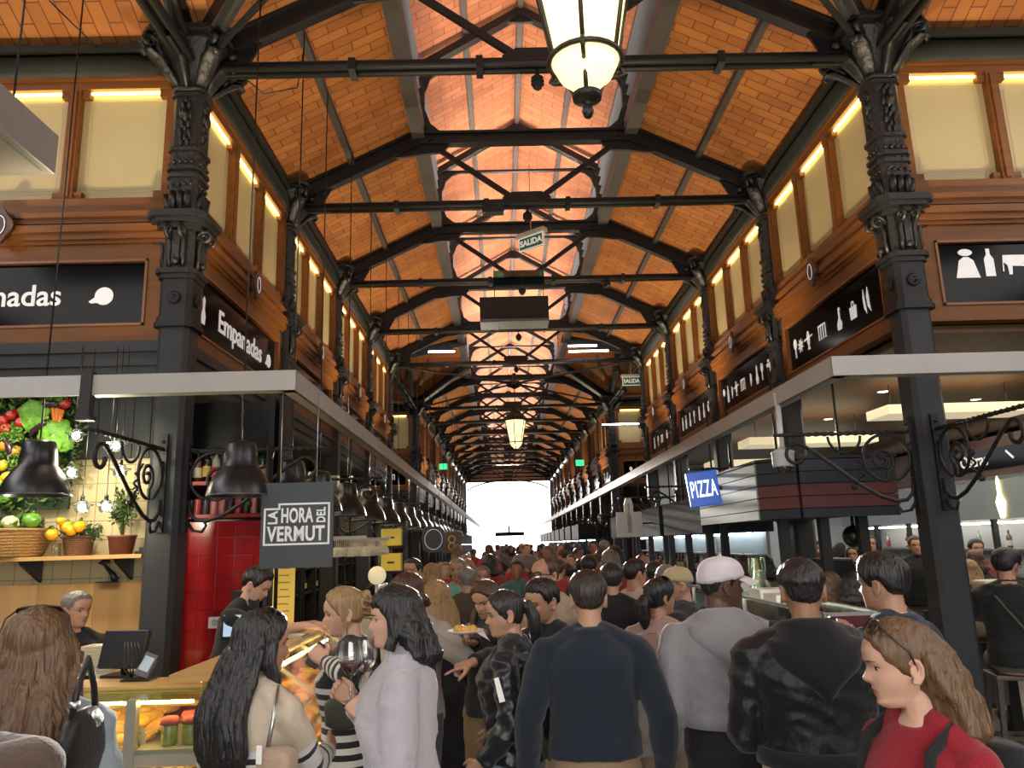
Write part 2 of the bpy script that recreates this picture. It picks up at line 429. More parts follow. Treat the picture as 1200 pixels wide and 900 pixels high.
for side, xs in (('left', (XL - 2.8, XL - 5.6)), ('right', (XR, XR + 2.8))):
    for y in (6.0, 23.0):
        for k, x0 in enumerate(xs):
            where = 'facing the %s crossing on the %s, %s bay out from the column' % ('near' if y < 10 else 'far', side, ORD[k])
            Mo = bay((x0, y, 0), 0, 2.8, 'front', True, where=where)
            SIGN_SPOTS.append((side + 'face', 'near' if y < 10 else 'far', k, Mo, 2.8))

# ---- outer shell
DARKW = mat('outer_wall', (.05, .045, .04), .8)
mb = MB(); mb.box(-9.3, -9.1, Y0, Y1, 0, 6.2); struct(mb, 'wall_left', DARKW)
mb = MB(); mb.box(9.9, 10.1, Y0, Y1, 0, 6.2); struct(mb, 'wall_right', DARKW)
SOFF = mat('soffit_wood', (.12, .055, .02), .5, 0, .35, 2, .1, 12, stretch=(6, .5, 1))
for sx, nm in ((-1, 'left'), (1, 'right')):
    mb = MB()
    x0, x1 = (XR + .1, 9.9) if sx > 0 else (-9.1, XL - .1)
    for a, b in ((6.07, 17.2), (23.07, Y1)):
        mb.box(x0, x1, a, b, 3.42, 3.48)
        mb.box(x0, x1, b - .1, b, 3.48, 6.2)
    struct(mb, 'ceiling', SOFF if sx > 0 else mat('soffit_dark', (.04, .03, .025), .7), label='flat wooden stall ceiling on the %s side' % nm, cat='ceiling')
    mb = MB(); mb.box(x0, x1, 6.07, 17.2, 6.1, 6.2); mb.box(x0, x1, 23.07, Y1, 6.1, 6.2)
    struct(mb, 'ceiling', SOFF, label='upper ceiling behind the %s clerestory' % nm, cat='ceiling')
mb = MB(); mb.box(-9.1, XL, Y0, Y0 + .1, 0, 6.2); mb.box(XR, 9.9, Y0, Y0 + .1, 0, 6.2); mb.box(XL, XR, Y0, Y0 + .1, 4.2, 6.2); struct(mb, 'wall_front', DARKW)  # unseen near-end wall, added with its opening sized to limit front light
# far end wall: brick gable, glazed screen with mullions
mb = MB()
mb.box(-9.1, XL - .1, 51.0, 51.3, 0, 6.2); mb.box(XR + .1, 9.9, 51.0, 51.3, 0, 6.2)
mb.prism([(XL - .3, 5.95), (XR + .3, 5.95), (XR + .3, 6.2), (XC + 1.35, 7.0), (XC + 1.35, 8.0), (XC, 8.8), (XC - 1.35, 8.0), (XC - 1.35, 7.0), (XL - .3, 6.2)], 0, .25, Matrix.Translation((0, 51.25, 0)) @ Matrix.Rotation(R(90), 4, 'X'))
struct(mb, 'wall_back', mat('end_wall', (.35, .22, .12), .8))
mb = MB()
for x in (XL + .15, XR - .15): mb.box(x - .06, x + .06, 51.0, 51.1, 0, 5.95)
mb.box(XC - .06, XC + .06, 51.0, 51.1, 2.4, 3.0)
for x in (XC - .9, XC + .95): mb.box(x - .03, x + .03, 51.02, 51.08, 0, 2.55)
mb.box(XC - .9, XC + .95, 51.0, 51.1, 2.35, 2.6)
mb.tube(arc((XC, 51.03, 5.0), 2.9, 20, 160, 24, ry=.95), .05, 6)
struct(mb, 'door_1', IRON, label='open glazed entrance doors at the far end', cat='doorway')

# ================================================================ COLUMNS
def column_parts():
    parts = []
    mb = MB()   # lower shaft
    mb.lathe([(.17, 0), (.17, .18), (.14, .22), (.128, .24), (.128, 3.55)], 4, sq=None)
    # square with chamfers: use an 8-gon instead
    mb = MB(); h, c = .122, .035
    oc = [(-h + c, -h), (h - c, -h), (h, -h + c), (h, h - c), (h - c, h), (-h + c, h), (-h, h - c), (-h, -h + c)]
    mb.prism(oc, 0, 3.62); mb.prism([(x * 1.25, y * 1.25) for x, y in oc], 0, .3); mb.prism([(x * 1.12, y * 1.12) for x, y in oc], .3, .36)
    parts.append(('shaft', mb.mesh('shaft', GREY_IRON)))
    mb = MB()
    for z0, z1, k in ((3.58, 3.62, 1.28), (3.62, 3.66, 1.18), (3.66, 3.98, 1.06), (3.98, 4.02, 1.2), (4.02, 4.06, 1.35)): mb.prism([(x * k, y * k) for x, y in oc], z0, z1)
    for sx, sy in ((1, 0), (-1, 0), (0, 1), (0, -1)):
        c0 = Vector((sx * .13, sy * .13, 3.82)); M = Vector((0, 0, 1)).rotation_difference(Vector((sx, sy, 0))).to_matrix().to_4x4()
        mb.lathe([(.05, 0), (.055, .012), (.04, .018), (.03, .012), (.02, .028), (.001, .034)], 12, c0 if 0 else (0, 0, 0), M=Matrix.Translation(c0) @ M)
    parts.append(('collar', mb.mesh('collar', IRON)))
    mb = MB()   # console block with volutes
    mb.prism([(x * 1.0, y * 1.0) for x, y in oc], 4.06, 4.44)
    for sx, sy in ((1, 0), (-1, 0), (0, 1), (0, -1)):
        a = math.atan2(sy, sx); M = rz_m(a)
        for w in (-.055, .055):
            mb.tube([M @ Vector(p) for p in [(.13, w, 4.08), (.15, w, 4.16), (.145, w, 4.25), (.17, w, 4.33)] + spiral((.19, w, 4.35), .06, .012, 190, -1.6, 18)], [.018] * 4 + [.02 - .0005 * i for i in range(19)], 6)
        mb.box(.12, .16, -.03, .03, 4.1, 4.38, 0, M)
        mb.ball(M @ Vector((.16, 0, 4.12)), .03)
    parts.append(('console', mb.mesh('console', IRON_ORN)))
    mb = MB()
    for z0, z1, k in ((4.40, 4.44, 1.45), (4.44, 4.48, 1.75), (4.48, 4.53, 1.95), (4.53, 4.55, 1.6)): mb.prism([(x * k, y * k) for x, y in oc], z0, z1)
    parts.append(('abacus', mb.mesh('abacus', IRON)))
    mb = MB()   # ornate upper shaft
    mb.prism([(x * .98, y * .98) for x, y in oc], 4.55, 5.66)
    for z in (4.86, 4.93, 5.10, 5.60): mb.prism([(x * 1.14, y * 1.14) for x, y in oc], z, z + .03)
    for sx, sy in ((1, 0), (-1, 0), (0, 1), (0, -1)):
        M = rz_m(math.atan2(sy, sx))
        for i in range(4): mb.ball(M @ Vector((.125, -.075 + .05 * i, 5.0)), .018, n=8, k=6); mb.ball(M @ Vector((.125, -.075 + .05 * i, 4.80)), .016, n=8, k=6)
        for k in range(5):
            z = 5.18 + k * .085
            for s in (-1, 1): mb.ball(M @ Vector((.118, s * (.025 + .012 * (k % 2)), z)), (.018, .03, .045), n=8, k=6)
            mb.ball(M @ Vector((.125, 0, z + .04)), (.016, .018, .03), n=8, k=6)
        for s in (-1, 0, 1):
            mb.tube([M @ Vector(p) for p in [(.115, s * .06, 4.56), (.13, s * .06, 4.66), (.15, s * .065, 4.73), (.16, s * .065, 4.72)]], [.03, .034, .024, .012], 7)
        mb.ball(M @ Vector((.13, 0, 5.42)), (.03, .05, .06), n=10, k=8)
    parts.append(('upper_shaft', mb.mesh('upper_shaft', IRON_ORN)))
    mb = MB()   # capital: flared bell, acanthus leaves, corner volutes
    mb.lathe([(.125, 5.64), (.15, 5.66), (.13, 5.69), (.135, 5.78), (.165, 5.9), (.23, 6.02), (.25, 6.06)], 24, sq=4)
    for z0, z1, k in ((6.06, 6.09, 2.0), (6.09, 6.13, 2.25)): mb.prism([(x * k, y * k) for x, y in oc], z0, z1)
    for i in range(8):
        a = i * math.pi / 4; M = rz_m(a); f = 1.25 if i % 2 else 1.0
        mb.tube([M @ Vector(p) for p in [(.12, 0, 5.68), (.15 * f, 0, 5.78), (.19 * f, 0, 5.88), (.25 * f, 0, 5.93), (.275 * f, 0, 5.90), (.265 * f, 0, 5.87)]], [.04, .06, .065, .05, .034, .012], 8, flat=.45)
        if i % 2:
            for w in (-.02, .02):
                mb.tube([M @ Vector(p) for p in [(.2, w, 5.86), (.26, w, 5.97)] + spiral((.305, w, 6.0), .055, .01, 170, -1.7, 20)], [.022, .024] + [.024 - .0006 * j for j in range(21)], 6)
        else:
            mb.ball(M @ Vector((.26, 0, 6.02)), (.04, .06, .05), n=8, k=6)
    mb.v = [(x * (1 + .28 * min(1, max(0, (z - 5.68) / .2))), y * (1 + .28 * min(1, max(0, (z - 5.68) / .2))), z) for x, y, z in mb.v]
    parts.append(('capital', mb.mesh('capital', IRON_ORN)))
    return parts
CP = column_parts()
def column(x, y, label):
    t = thing('iron_column', label, 'column', (x, y, 0), kind='structure')
    for nm, me in CP:
        o = bpy.data.objects.new(nm, me); COL.objects.link(o); o.parent = t
for side, x in (('left', XL), ('right', XR)):
    for i, y in enumerate(NEAR_Y): column(x, y, 'dark cast iron column with ornate capital, %s of the %s row before the far crossing' % (ORD[i], side))
    for i, y in enumerate(FAR_Y): column(x, y, 'dark cast iron column, %s of the %s row beyond the far crossing' % (ORD[i], side))
    column(x, 6 - 2 * HW, 'dark cast iron column on the %s at the near edge of the crossing' % side)

# ================================================================ TRUSSES (local: x across, centre 0)
def truss_parts():
    P = []
    def add(nm, mb, m=IRON): P.append((nm, mb.mesh(nm, m)))
    def ibeam(mb, a, b, w=.11, h=.17):
        a = Vector(a); b = Vector(b); d = (b - a).normalized(); up = Vector((0, 1, 0)).cross(d); up = up if up.z > 0 else -up
        mb.bar(a + up * h / 2, b + up * h / 2, w, .03); mb.bar(a - up * h / 2, b - up * h / 2, w, .03); mb.bar(a, b, .035, h)
    f = lambda h: 6.83 - SL * (h - LH)
    for s in (-1, 1):
        mb = MB(); ibeam(mb, (s * 2.95, 0, f(2.95)), (s * 1.2, 0, f(1.2))); 
        # gusset at the foot
        g = [(s * 2.9, 5.86), (s * 2.42, 5.86), (s * 2.5, 5.98), (s * 2.36, f(2.36) - .06), (s * 2.9, f(2.9))]
        mb.prism(g, -.015, .015, Matrix.Rotation(R(90), 4, 'X'))
        add('rafter', mb)
    mb = MB(); ibeam(mb, (-1.35, 0, 6.81), (1.35, 0, 6.81), .12, .14)
    for s in (-1, 1):   # curved knee plates
        k = [(s * 1.75, f(1.75) - .05), (s * 1.3, 6.86), (s * .82, 6.86)] + [(s * (.82 + .1 * math.sin(t) + .0), 6.74 - .1 * (1 - math.cos(t))) for t in ()] + [(s * .82, 6.76), (s * .95, 6.72), (s * 1.02, 6.62), (s * 1.3, 6.60), (s * 1.5, f(1.5) - .16)]
        mb.prism(k, -.02, .02, Matrix.Rotation(R(90), 4, 'X'))
    add('collar_beam', mb)
    mb = MB()
    for dy in (-.05, .05): mb.tube([(-2.95, dy, 5.9), (2.95, dy, 5.9)], .034, 8)
    mb.bar((-2.95, 0, 5.94), (2.95, 0, 5.94), .12, .025)
    for x in (-1.6, -.5, .5, 1.6): mb.box(x - .03, x + .03, -.09, .09, 5.85, 5.96)
    add('tie_rod', mb)
    for s in (-1, 1):
        mb = MB(); mb.bar((s * 1.15, 0, 6.72), (s * .12, 0, 5.96), .05, .06); add('brace', mb)
    mb = MB(); mb.prism([(-.3, 6.0), (-.2, 5.93), (.2, 5.93), (.3, 6.0), (.18, 6.07), (-.18, 6.07)], -.025, .025, Matrix.Rotation(R(90), 4, 'X'))
    mb.tube([(0, 0, 5.9), (0, 0, 5.80)], .012, 6)
    mb.lathe([(.001, 5.66), (.02, 5.675), (.042, 5.71), (.05, 5.745), (.045, 5.775), (.055, 5.785), (.03, 5.80), (.02, 5.82)], 14)
    for r in range(4):
        for j in range(8):
            a = (j + .5 * (r % 2)) * math.pi / 4; rr = (.045, .049, .04, .026)[r]
            mb.ball((rr * math.cos(a), rr * math.sin(a), 5.76 - r * .022), (.014, .014, .014), n=6, k=4)
    add('finial', mb)
    for s in (-1, 1):
        mb = MB(); mb.bar((s * 1.3, 0, 6.75), (s * 1.3, 0, 7.86), .1, .09, up=(0, 1, 0))
        # quarter arch gussets
        for cz, sg in ((7.78, -1), (6.88, 1)):
            pts = [(s * 1.27, cz)] + [(s * (1.27 - .28 + .28 * math.cos(R(a)) - 0), cz + sg * (.28 - .28 * math.sin(R(a)))) for a in range(0, 91, 15)][::1] + [(s * .99, cz)]
            mb.prism([(s * 1.27, cz), (s * .95, cz), (s * 1.08, cz + sg * .05), (s * 1.18, cz + sg * .14), (s * 1.235, cz + sg * .3), (s * 1.27, cz + sg * .36)], -.018, .018, Matrix.Rotation(R(90), 4, 'X'))
        mb.bar((s * 1.32, 0, 7.8), (0, 0, 8.6), .1, .12, up=(0, 1, 0)); 
        add('lantern_frame', mb)
    mb = MB(); mb.tube([(-1.3, 0, 7.80), (1.3, 0, 7.80)], .028, 6)
    mb.prism([(-.22, 8.44), (.22, 8.44), (.06, 8.62), (-.06, 8.62)], -.02, .02, Matrix.Rotation(R(90), 4, 'X')); add('lantern_tie', mb)
    return P
TP = truss_parts()
def truss(x, y, rz, label):
    t = thing('roof_truss', label, 'roof truss', (x, y, 0), rz)
    for nm, me in TP:
        o = bpy.data.objects.new(nm, me); COL.objects.link(o); o.parent = t
for i, y in enumerate(NEAR_Y): truss(XC, y, 0, 'black iron roof truss spanning the aisle, %s from the near lantern' % ORD[i])
for i, y in enumerate(FAR_Y): truss(XC, y, 0, 'black iron roof truss, %s beyond the far crossing' % ORD[i])
for yc, nm in ((6 - HW, 'near'), (20.1, 'far')):
    for s, sn in ((-1, 'left'), (1, 'right')): truss(XC + s * HW, yc, R(90), 'black iron truss across the %s wing opening at the %s crossing' % (sn, nm))
# valley rafters and diagonal rods at the crossings
for yc, nm in ((6 - HW, 'near'), (20.1, 'far')):
    hw = HW if yc < 5 else 2.9
    t = thing('crossing_frame', 'diagonal iron rafters and rods meeting over the %s crossing' % nm, 'roof frame', (XC, yc, 0))
    for sx in (-1, 1):
        for sy in (-1, 1):
            mb = MB(); mb.bar((sx * HW, sy * hw, 6.06), (sx * 1.25, sy * 1.25, 6.88), .13, .2); mb.build('valley_rafter', IRON, t)
            mb = MB(); mb.tube([(sx * 2.85, sy * (hw - .1), 5.93), (0, 0, 6.02)], .028, 8); mb.build('diagonal_rod', IRON, t)
    mb = MB(); mb.lathe([(.02, 5.86), (.08, 5.9), (.2, 5.95), (.22, 6.0), (.2, 6.05), (.06, 6.1), (.05, 6.3)], 20); mb.build('hub', IRON, t)
# ================================================================ CANOPY BANDS, BRACKETS
CANX_L, CANX_R, CANY, CZ0, CZ1 = -1.36, 2.245, 5.0, 2.86, 2.995
for sx, nm, x, x2 in ((-1, 'left', CANX_L, -7.0), (1, 'right', CANX_R, 8.0)):
    t = thing('canopy_band', 'long pale grey steel band at canopy height along the %s stalls' % nm, 'canopy', (0, 0, 0))
    for k, (a, b) in enumerate(((5.0, 8.4), (8.42, 14.0), (14.02, 20.0), (20.02, 28), (28.02, 36), (36.02, 46))):
        mb = MB(); mb.box(x - .012, x + .012, a, b, CZ0, CZ1); mb.box(x - .012 if sx < 0 else x - .09, x + .09 if sx < 0 else x + .012, a, b, CZ0, CZ0 + .012) if 0 else mb.box(min(x, x + sx * .09), max(x, x + sx * .09), a, b, CZ0, CZ0 + .012)
        mb.build('aisle_band', BAND, t)
    mb = MB(); 
    xa, xb = sorted((x, -2.70 if sx < 0 else 3.62)); mb.box(xa - .012, xb + .012, CANY - .012, CANY + .012, CZ0, CZ1); mb.box(xa, xb, CANY, CANY + .09, CZ0, CZ0 + .012); mb.build('front_band', BAND, t, bevel=.003)
    xa, xb = sorted((-2.715 if sx < 0 else 3.635, x2)); mb = MB(); mb.box(xa, xb, CANY - .012, CANY + .012, CZ0, CZ1); mb.build('front_band', mat('canopy_grey_light', (.46, .45, .46), .5, .1, .1), t)
    if sx < 0:
        mb = MB(); mb.box(-2.75, -2.68, 4.965, 5.03, 2.70, 3.02); mb.box(-2.765, -2.665, 4.96, 5.035, 2.69, 2.72); mb.build('clamp', GREY_IRON, t)

def bracket_mesh():
    """scroll bracket, local: +x outwards from the column, z up, root at x=.13"""
    mb = MB(); L = 1.22; z = 2.60
    n = 30; pts = []
    mb.tube([(.1, 0, z), (L, 0, z)], .013, 6)
    for ph in (0, math.pi):   # twisted bar
        mb.tube([(.1 + (L - .15) * i / 60, .011 * math.cos(i * .9 + ph), z + .011 * math.sin(i * .9 + ph)) for i in range(61)], .009, 5)
    mb.box(.11, .15, -.03, .03, 1.98, 2.72)
    for zz in (2.05, 2.2, 2.5, 2.66): mb.ball((.155, 0, zz), .014, n=8, k=6)
    # S strut
    mb.tube(spiral((L - .12, 0, 2.47), .02, .10, 120, -1.15, 20) + [(L - .15, 0, 2.56)] , .014, 6) if 0 else None
    strut = [(.3, 0, 2.06), (.42, 0, 2.10), (.58, 0, 2.2), (.78, 0, 2.36), (.92, 0, 2.47), (1.02, 0, 2.53)] + spiral((1.05, 0, 2.44), .09, .05, 95, -.8, 14)
    mb.tube([(.15, 0, 2.22), (.17, 0, 2.12), (.22, 0, 2.07)] + strut, .015, 7)
    # big ring with a curl
    mb.tube(spiral((.34, 0, 2.40), .185, .185, 250, -.95, 26) + spiral((.38, 0, 2.38), .10, .015, 250, -1.6, 26), .013, 6)
    mb.tube([(.15, 0, 2.06), (.2, 0, 1.99), (.27, 0, 1.98), (.3, 0, 2.03), (.27, 0, 2.07)], .013, 6)
    mb.tube(arc((.66, 0, 2.58), .13, 180, 360, 14), .011, 6)
    mb.tube([(.46, 0, 2.46), (.52, 0, 2.40)] + [(.55 + .02 * math.cos(i), .012 * math.sin(i), 2.38 - i * .012) for i in range(14)], .009, 5)
    mb.ball((.62, 0, 2.18), .025, n=8, k=6)
    return mb.mesh('scrollwork', IRON)
BRK = bracket_mesh()
def bracket(x, y, rz, label):
    o = bpy.data.objects.new('scroll_bracket', BRK); COL.objects.link(o); o.location = (x, y, 0); o.rotation_euler.z = rz
    tag(o, label, 'bracket', 'wrought iron canopy brackets')
for side, x, rz in (('left', XL, 0), ('right', XR, math.pi)):
    for i, y in enumerate(NEAR_Y[:5]): bracket(x, y, rz, 'wrought iron scroll bracket reaching over the aisle from the %s %s column' % (ORD[i], side))
    bracket(x, 6.0, R(-90), 'wrought iron scroll bracket on the front of the %s corner column towards the camera' % side)
    for i, y in enumerate(FAR_Y[:6]): bracket(x, y, rz, 'wrought iron scroll bracket from the %s %s column beyond the crossing' % (ORD[i], side))

# ================================================================ SIGN BOARDS ABOVE THE STALLS
def icon(kind):
    c = lambda x, y, rx, ry, n=14: [(x + rx * math.cos(2 * math.pi * i / n), y + ry * math.sin(2 * math.pi * i / n)) for i in range(n)]
    if kind == 'balloon': return [c(0, .0, .075, .075, 20), [(-.075, -.01), (-.12, -.045), (-.10, -.06), (-.05, -.055)]]
    if kind == 'leg': return [c(0, .05, .045, .06), [(-.012, .0), (.012, .0), (.01, -.11), (-.01, -.11)]]
    if kind == 'sun': return [[((.08 if i % 2 else .04) * math.cos(i * math.pi / 8), (.08 if i % 2 else .04) * math.sin(i * math.pi / 8)) for i in range(16)]]
    if kind == 'fish': return [c(0, .02, .035, .085), [(-.11, .01), (.11, .03), (.11, .045), (-.11, .03)], [(-.03, -.1), (.03, -.1), (.0, -.05)]]
    if kind == 'goose': return [[(-.05, -.1), (.03, -.1), (.05, -.04), (.02, .0), (.015, .09), (.03, .1), (.02, .12), (-.01, .12), (-.015, .02), (-.06, -.05)]]
    if kind == 'bag': return [[(-.06, -.08), (.06, -.08), (.07, .04), (-.07, .04)], [(-.03, .04), (-.02, .09), (.02, .09), (.03, .04), (.02, .04), (.012, .078), (-.012, .078), (-.02, .04)]]
    if kind == 'bananas': return [[(-.05, .13), (-.07, .05), (-.06, -.05), (-.02, -.11), (-.03, -.02), (-.04, .06)], [(.03, .13), (.0, .05), (.01, -.05), (.06, -.11), (.045, -.02), (.04, .06)]]
    if kind == 'bottle': return [[(-.04, -.12), (.04, -.12), (.04, .03), (.015, .07), (.015, .12), (-.015, .12), (-.015, .07), (-.04, .03)]]
    if kind == 'dress': return [[(-.1, -.13), (.1, -.13), (.06, .02), (.02, .05), (-.02, .05), (-.06, .02)], c(0, .09, .06, .03)]
    if kind == 'cow': return [[(-.13, .06), (.1, .06), (.13, .09), (.17, .06), (.16, .02), (.12, .0), (.1, -.04), (.1, -.11), (.075, -.11), (.07, -.04), (-.06, -.035), (-.07, -.11), (-.095, -.11), (-.1, -.03), (-.13, .0), (-.135, -.08), (-.145, -.08)]]
    if kind == 'jug': return [[(-.035, -.12), (.035, -.12), (.045, -.05), (.02, .02), (.025, .1), (.0, .13), (-.025, .1), (-.02, .02), (-.045, -.05)]]
    if kind == 'cup': return [[(-.07, .05), (.07, .05), (.05, -.05), (.02, -.07), (-.02, -.07), (-.05, -.05)], c(0, .08, .03, .02)]
    if kind == 'pepper': return [[(-.02, .08), (.03, .05), (.03, -.03), (-.01, -.1), (-.03, -.02)]]
    return [c(0, 0, .06, .06)]
def add_icons(t, items, z=3.88, y=-.022, s=1.0):
    for kind, x in items:
        if kind == 'mm':
            for k in range(4):
                mb = MB(); X = x + (k - 1.5) * .055
                mb.box(X - .008, X + .008, y - .004, y, z - .075, z + .075); mb.box(X - .008, X + .047, y - .004, y, z + .06, z + .075) if k < 3 else None; mb.box(X - .014, X + .014, y - .004, y, z - .08, z - .072)
                mb.build('icon', SIGNWHITE, t)
            continue
        mb = MB(); Mt = Matrix.Translation((x, y, z)) @ Matrix.Rotation(R(90), 4, 'X')
        for poly in icon(kind): mb.prism([(a * s, b * s) for a, b in poly], 0, .004, Mt)
        mb.build('icon', SIGNWHITE, t)
def signboard(Mo, L, label, items=(), txt=None, tx=0, al='CENTER', size=.26, z=3.88):
    rz = Mo.to_euler().z
    t = thing('sign_board', label, 'sign', Mo.translation, rz)
    mb = MB(); mb.box(.27, L - .27, -.018, .05, 3.63, 4.17); mb.build('panel', BLACKGLASS, t)
    add_icons(t, items, z)
    if txt: text(txt, size, SIGNWHITE, t, (tx, -.02, 3.89), bold=.003, align=al)
sets = {('right', 0): [('leg', 2.5 - .15), ('sun', 2.2), ('fish', 1.98), ('mm', 1.62), ('goose', 1.2), ('bag', .9), ('bananas', .62)],
        ('right', 1): [('leg', 2.4), ('bottle', 2.2), ('pepper', 2.0), ('fish', 1.8), ('mm', 1.5), ('pepper', 1.15), ('jug', .9), ('leg', .7), ('cup', .45)],
        ('right', 2): [('bottle', 2.3), ('bottle', 2.05), ('jug', 1.75), ('leg', 1.45), ('bottle', 1.1), ('jug', .8), ('cup', .5)],
        ('right', 3): [('jug', 2.2), ('leg', 1.8), ('mm', 1.4), ('cup', .9)],
        ('left', 1): [('cup', .5), ('pepper', .9), ('mm', 1.4), ('jug', 1.9)], ('left', 2): [('balloon', .6), ('bottle', 1.1), ('goose', 1.6), ('cup', 2.1)], ('left', 3): [('cup', .6), ('balloon', 1.3), ('jug', 2.0)]}
for side, seg, i, Mo, L in SIGN_SPOTS:
    if seg == 'near' and side in ('left', 'right'):
        if side == 'left' and i == 0: signboard(Mo, L, 'glossy black sign board reading Empanadas along the left of the aisle', [('jug', .42), ('balloon', 2.3)], 'Empanadas', 1.42, size=.29)
        else: signboard(Mo, L, 'glossy black sign board with white food pictograms over the %s bay on the %s' % (ORD[i], side), [(k_, (2.8 - x_) if side == 'right' else x_) for k_, x_ in sets[(side, i)]])
    elif seg == 'near' and side == 'leftface':
        if i == 0: signboard(Mo, L, 'glossy black Empanadas sign board facing the camera at upper left', [('balloon', 2.8 - .61)], 'Empanadas', 2.8 - .95, 'RIGHT', .25)
        else: signboard(Mo, L, 'plain glossy black sign board at the far left beside the Empanadas sign')
    elif seg == 'near' and side == 'rightface':
        if i == 0: signboard(Mo, L, 'glossy black sign board with white dress, bottle and cow pictograms at upper right', [('dress', .52), ('bottle', .71), ('cow', .96), ('jug', 1.4), ('fish', 1.9)], z=3.99)
        else: signboard(Mo, L, 'plain glossy black sign board at the far right', [('jug', .6), ('cup', 1.4)])
    elif seg == 'far' and side == 'rightface' : signboard(Mo, L, 'black sign board with white pictograms facing the far crossing on the right, %s bay' % ORD[i], [('leg', .5), ('mm', 1.3), ('fish', 1.9), ('cup', 2.3)] if i == 0 else [('jug', .7), ('cup', 1.5)])
    elif seg == 'far' and side == 'leftface': signboard(Mo, L, 'black sign board with white pictograms facing the far crossing on the left, %s bay' % ORD[i], [('balloon', .9), ('cup', 1.5), ('mm', 2.1)])
    elif seg == 'far' and i < 5: signboard(Mo, L, 'black sign board over the %s %s stall bay beyond the far crossing' % (ORD[i], side), [('jug', .7), ('mm', 1.4), ('cup', 2.1)])
# oval number badges on the cornices
def badge(loc, rz, label):
    t = thing('number_badge', label, 'badge', loc, rz)
    mb = MB(); mb.prism([(.10 * math.cos(a) * (1 + .15 * math.cos(4 * a)), .14 * math.sin(a) * (1 + .12 * math.cos(4 * a))) for a in [i * math.pi / 12 for i in range(24)]], 0, .03, Matrix.Rotation(R(90), 4, 'X')); mb.build('backing', WOOD_D, t)
    mb = MB(); mb.prism([(.055 * math.cos(a), .085 * math.sin(a)) for a in [i * math.pi / 12 for i in range(24)]], .03, .036, Matrix.Rotation(R(90), 4, 'X')); mb.build('plate', BLACK, t)
    mb = MB(); mb.tube([(.05 * math.cos(a), -.037, .08 * math.sin(a)) for a in [i * math.pi / 12 for i in range(25)]], .004, 5); mb.build('ring', SIGNWHITE, t)
for side, x, rz in (('left', XL + .14, PL), ('right', XR - .14, PRt)):
    for i in range(4): badge((x, NEAR_Y[i] + 1.4, 4.45), rz, 'dark oval number badge on the cornice over the %s %s bay' % (ORD[i], side))
badge((XL - 1.42, 5.86, 4.45), 0, 'dark oval number badge on the cornice facing the camera at far left')

# ================================================================ LANTERNS
LAMPGLASS = mat('lantern_glass', (.9, .8, .5), .4, 0, .05, 4, emit=(1, .80, .36), estr=1.5)
def lantern(loc, label, cordtop):
    t = thing('hanging_lantern', label, 'lantern', loc)
    n = 6; mb = MB()
    ring = lambda r, z: [(r * math.cos(i * math.pi / 3 + .35), r * math.sin(i * math.pi / 3 + .35), z) for i in range(6)]
    zs = [(.175, .22), (.29, .78)]
    mb.loft([ring(.17, .22), ring(.285, .80)], 0, True, False); 
    # bowl under the rim
    mb.lathe([(.03, .05), (.07, .08), (.13, .14), (.168, .22)], 24); mb.build('glass', LAMPGLASS, t)
    mb = MB()
    a, b = ring(.175, .22), ring(.29, .80)
    for p, q in zip(a, b): mb.tube([p, q], .012, 6)
    for rr in (a, b): mb.tube([(.18 * math.cos(k * math.pi / 12), .18 * math.sin(k * math.pi / 12), .22) for k in range(25)] if rr is a else [*b, b[0]], .014, 6)
    for k in range(3):
        an = k * 2.094 + .35
        M = rz_m(an)
        mb.tube([M @ Vector(p) for p in [(.06, 0, .04), (.085, 0, .10), (.13, 0, .19), (.19, 0, .235), (.215, 0, .20), (.19, 0, .18), (.12, 0, .155)]], .012, 6)
        for q in (.12, .15, .18): mb.ball(M @ Vector((q, 0, .2)), .014, n=6, k=4)
    mb.build('cage', mat('lantern_iron', (.06, .05, .035), .4, .4, .3, 10), t)
    mb = MB(); mb.lathe([(.001, -.09), (.018, -.08), (.03, -.05), (.022, -.02), (.012, -.01), (.03, .0), (.07, .015), (.075, .04), (.05, .05)], 18); mb.build('finial', IRON_ORN, t)
    mb = MB(); mb.lathe([(.30, .80), (.33, .82), (.29, .88), (.16, 1.0), (.13, 1.06), (.15, 1.08), (.09, 1.16), (.03, 1.2), (.02, 1.28)], 24); mb.build('hood', IRON, t)
    mb = MB(); mb.tube([(0, 0, 1.25), (0, 0, cordtop - loc[2])], .014, 6); mb.build('chain', IRON, t)
    lamp('POINT', 'lantern_bulb', (loc[0], loc[1], loc[2] + .5), 25, (1, .8, .5), size=.2).parent = None
lantern((.468, 3.4, 3.93), 'large lit yellow glass lantern hanging at the top of the picture', 6.0)
lantern((.40, 20.1, 4.22), 'lit yellow glass lantern hanging far down the aisle', 5.9)

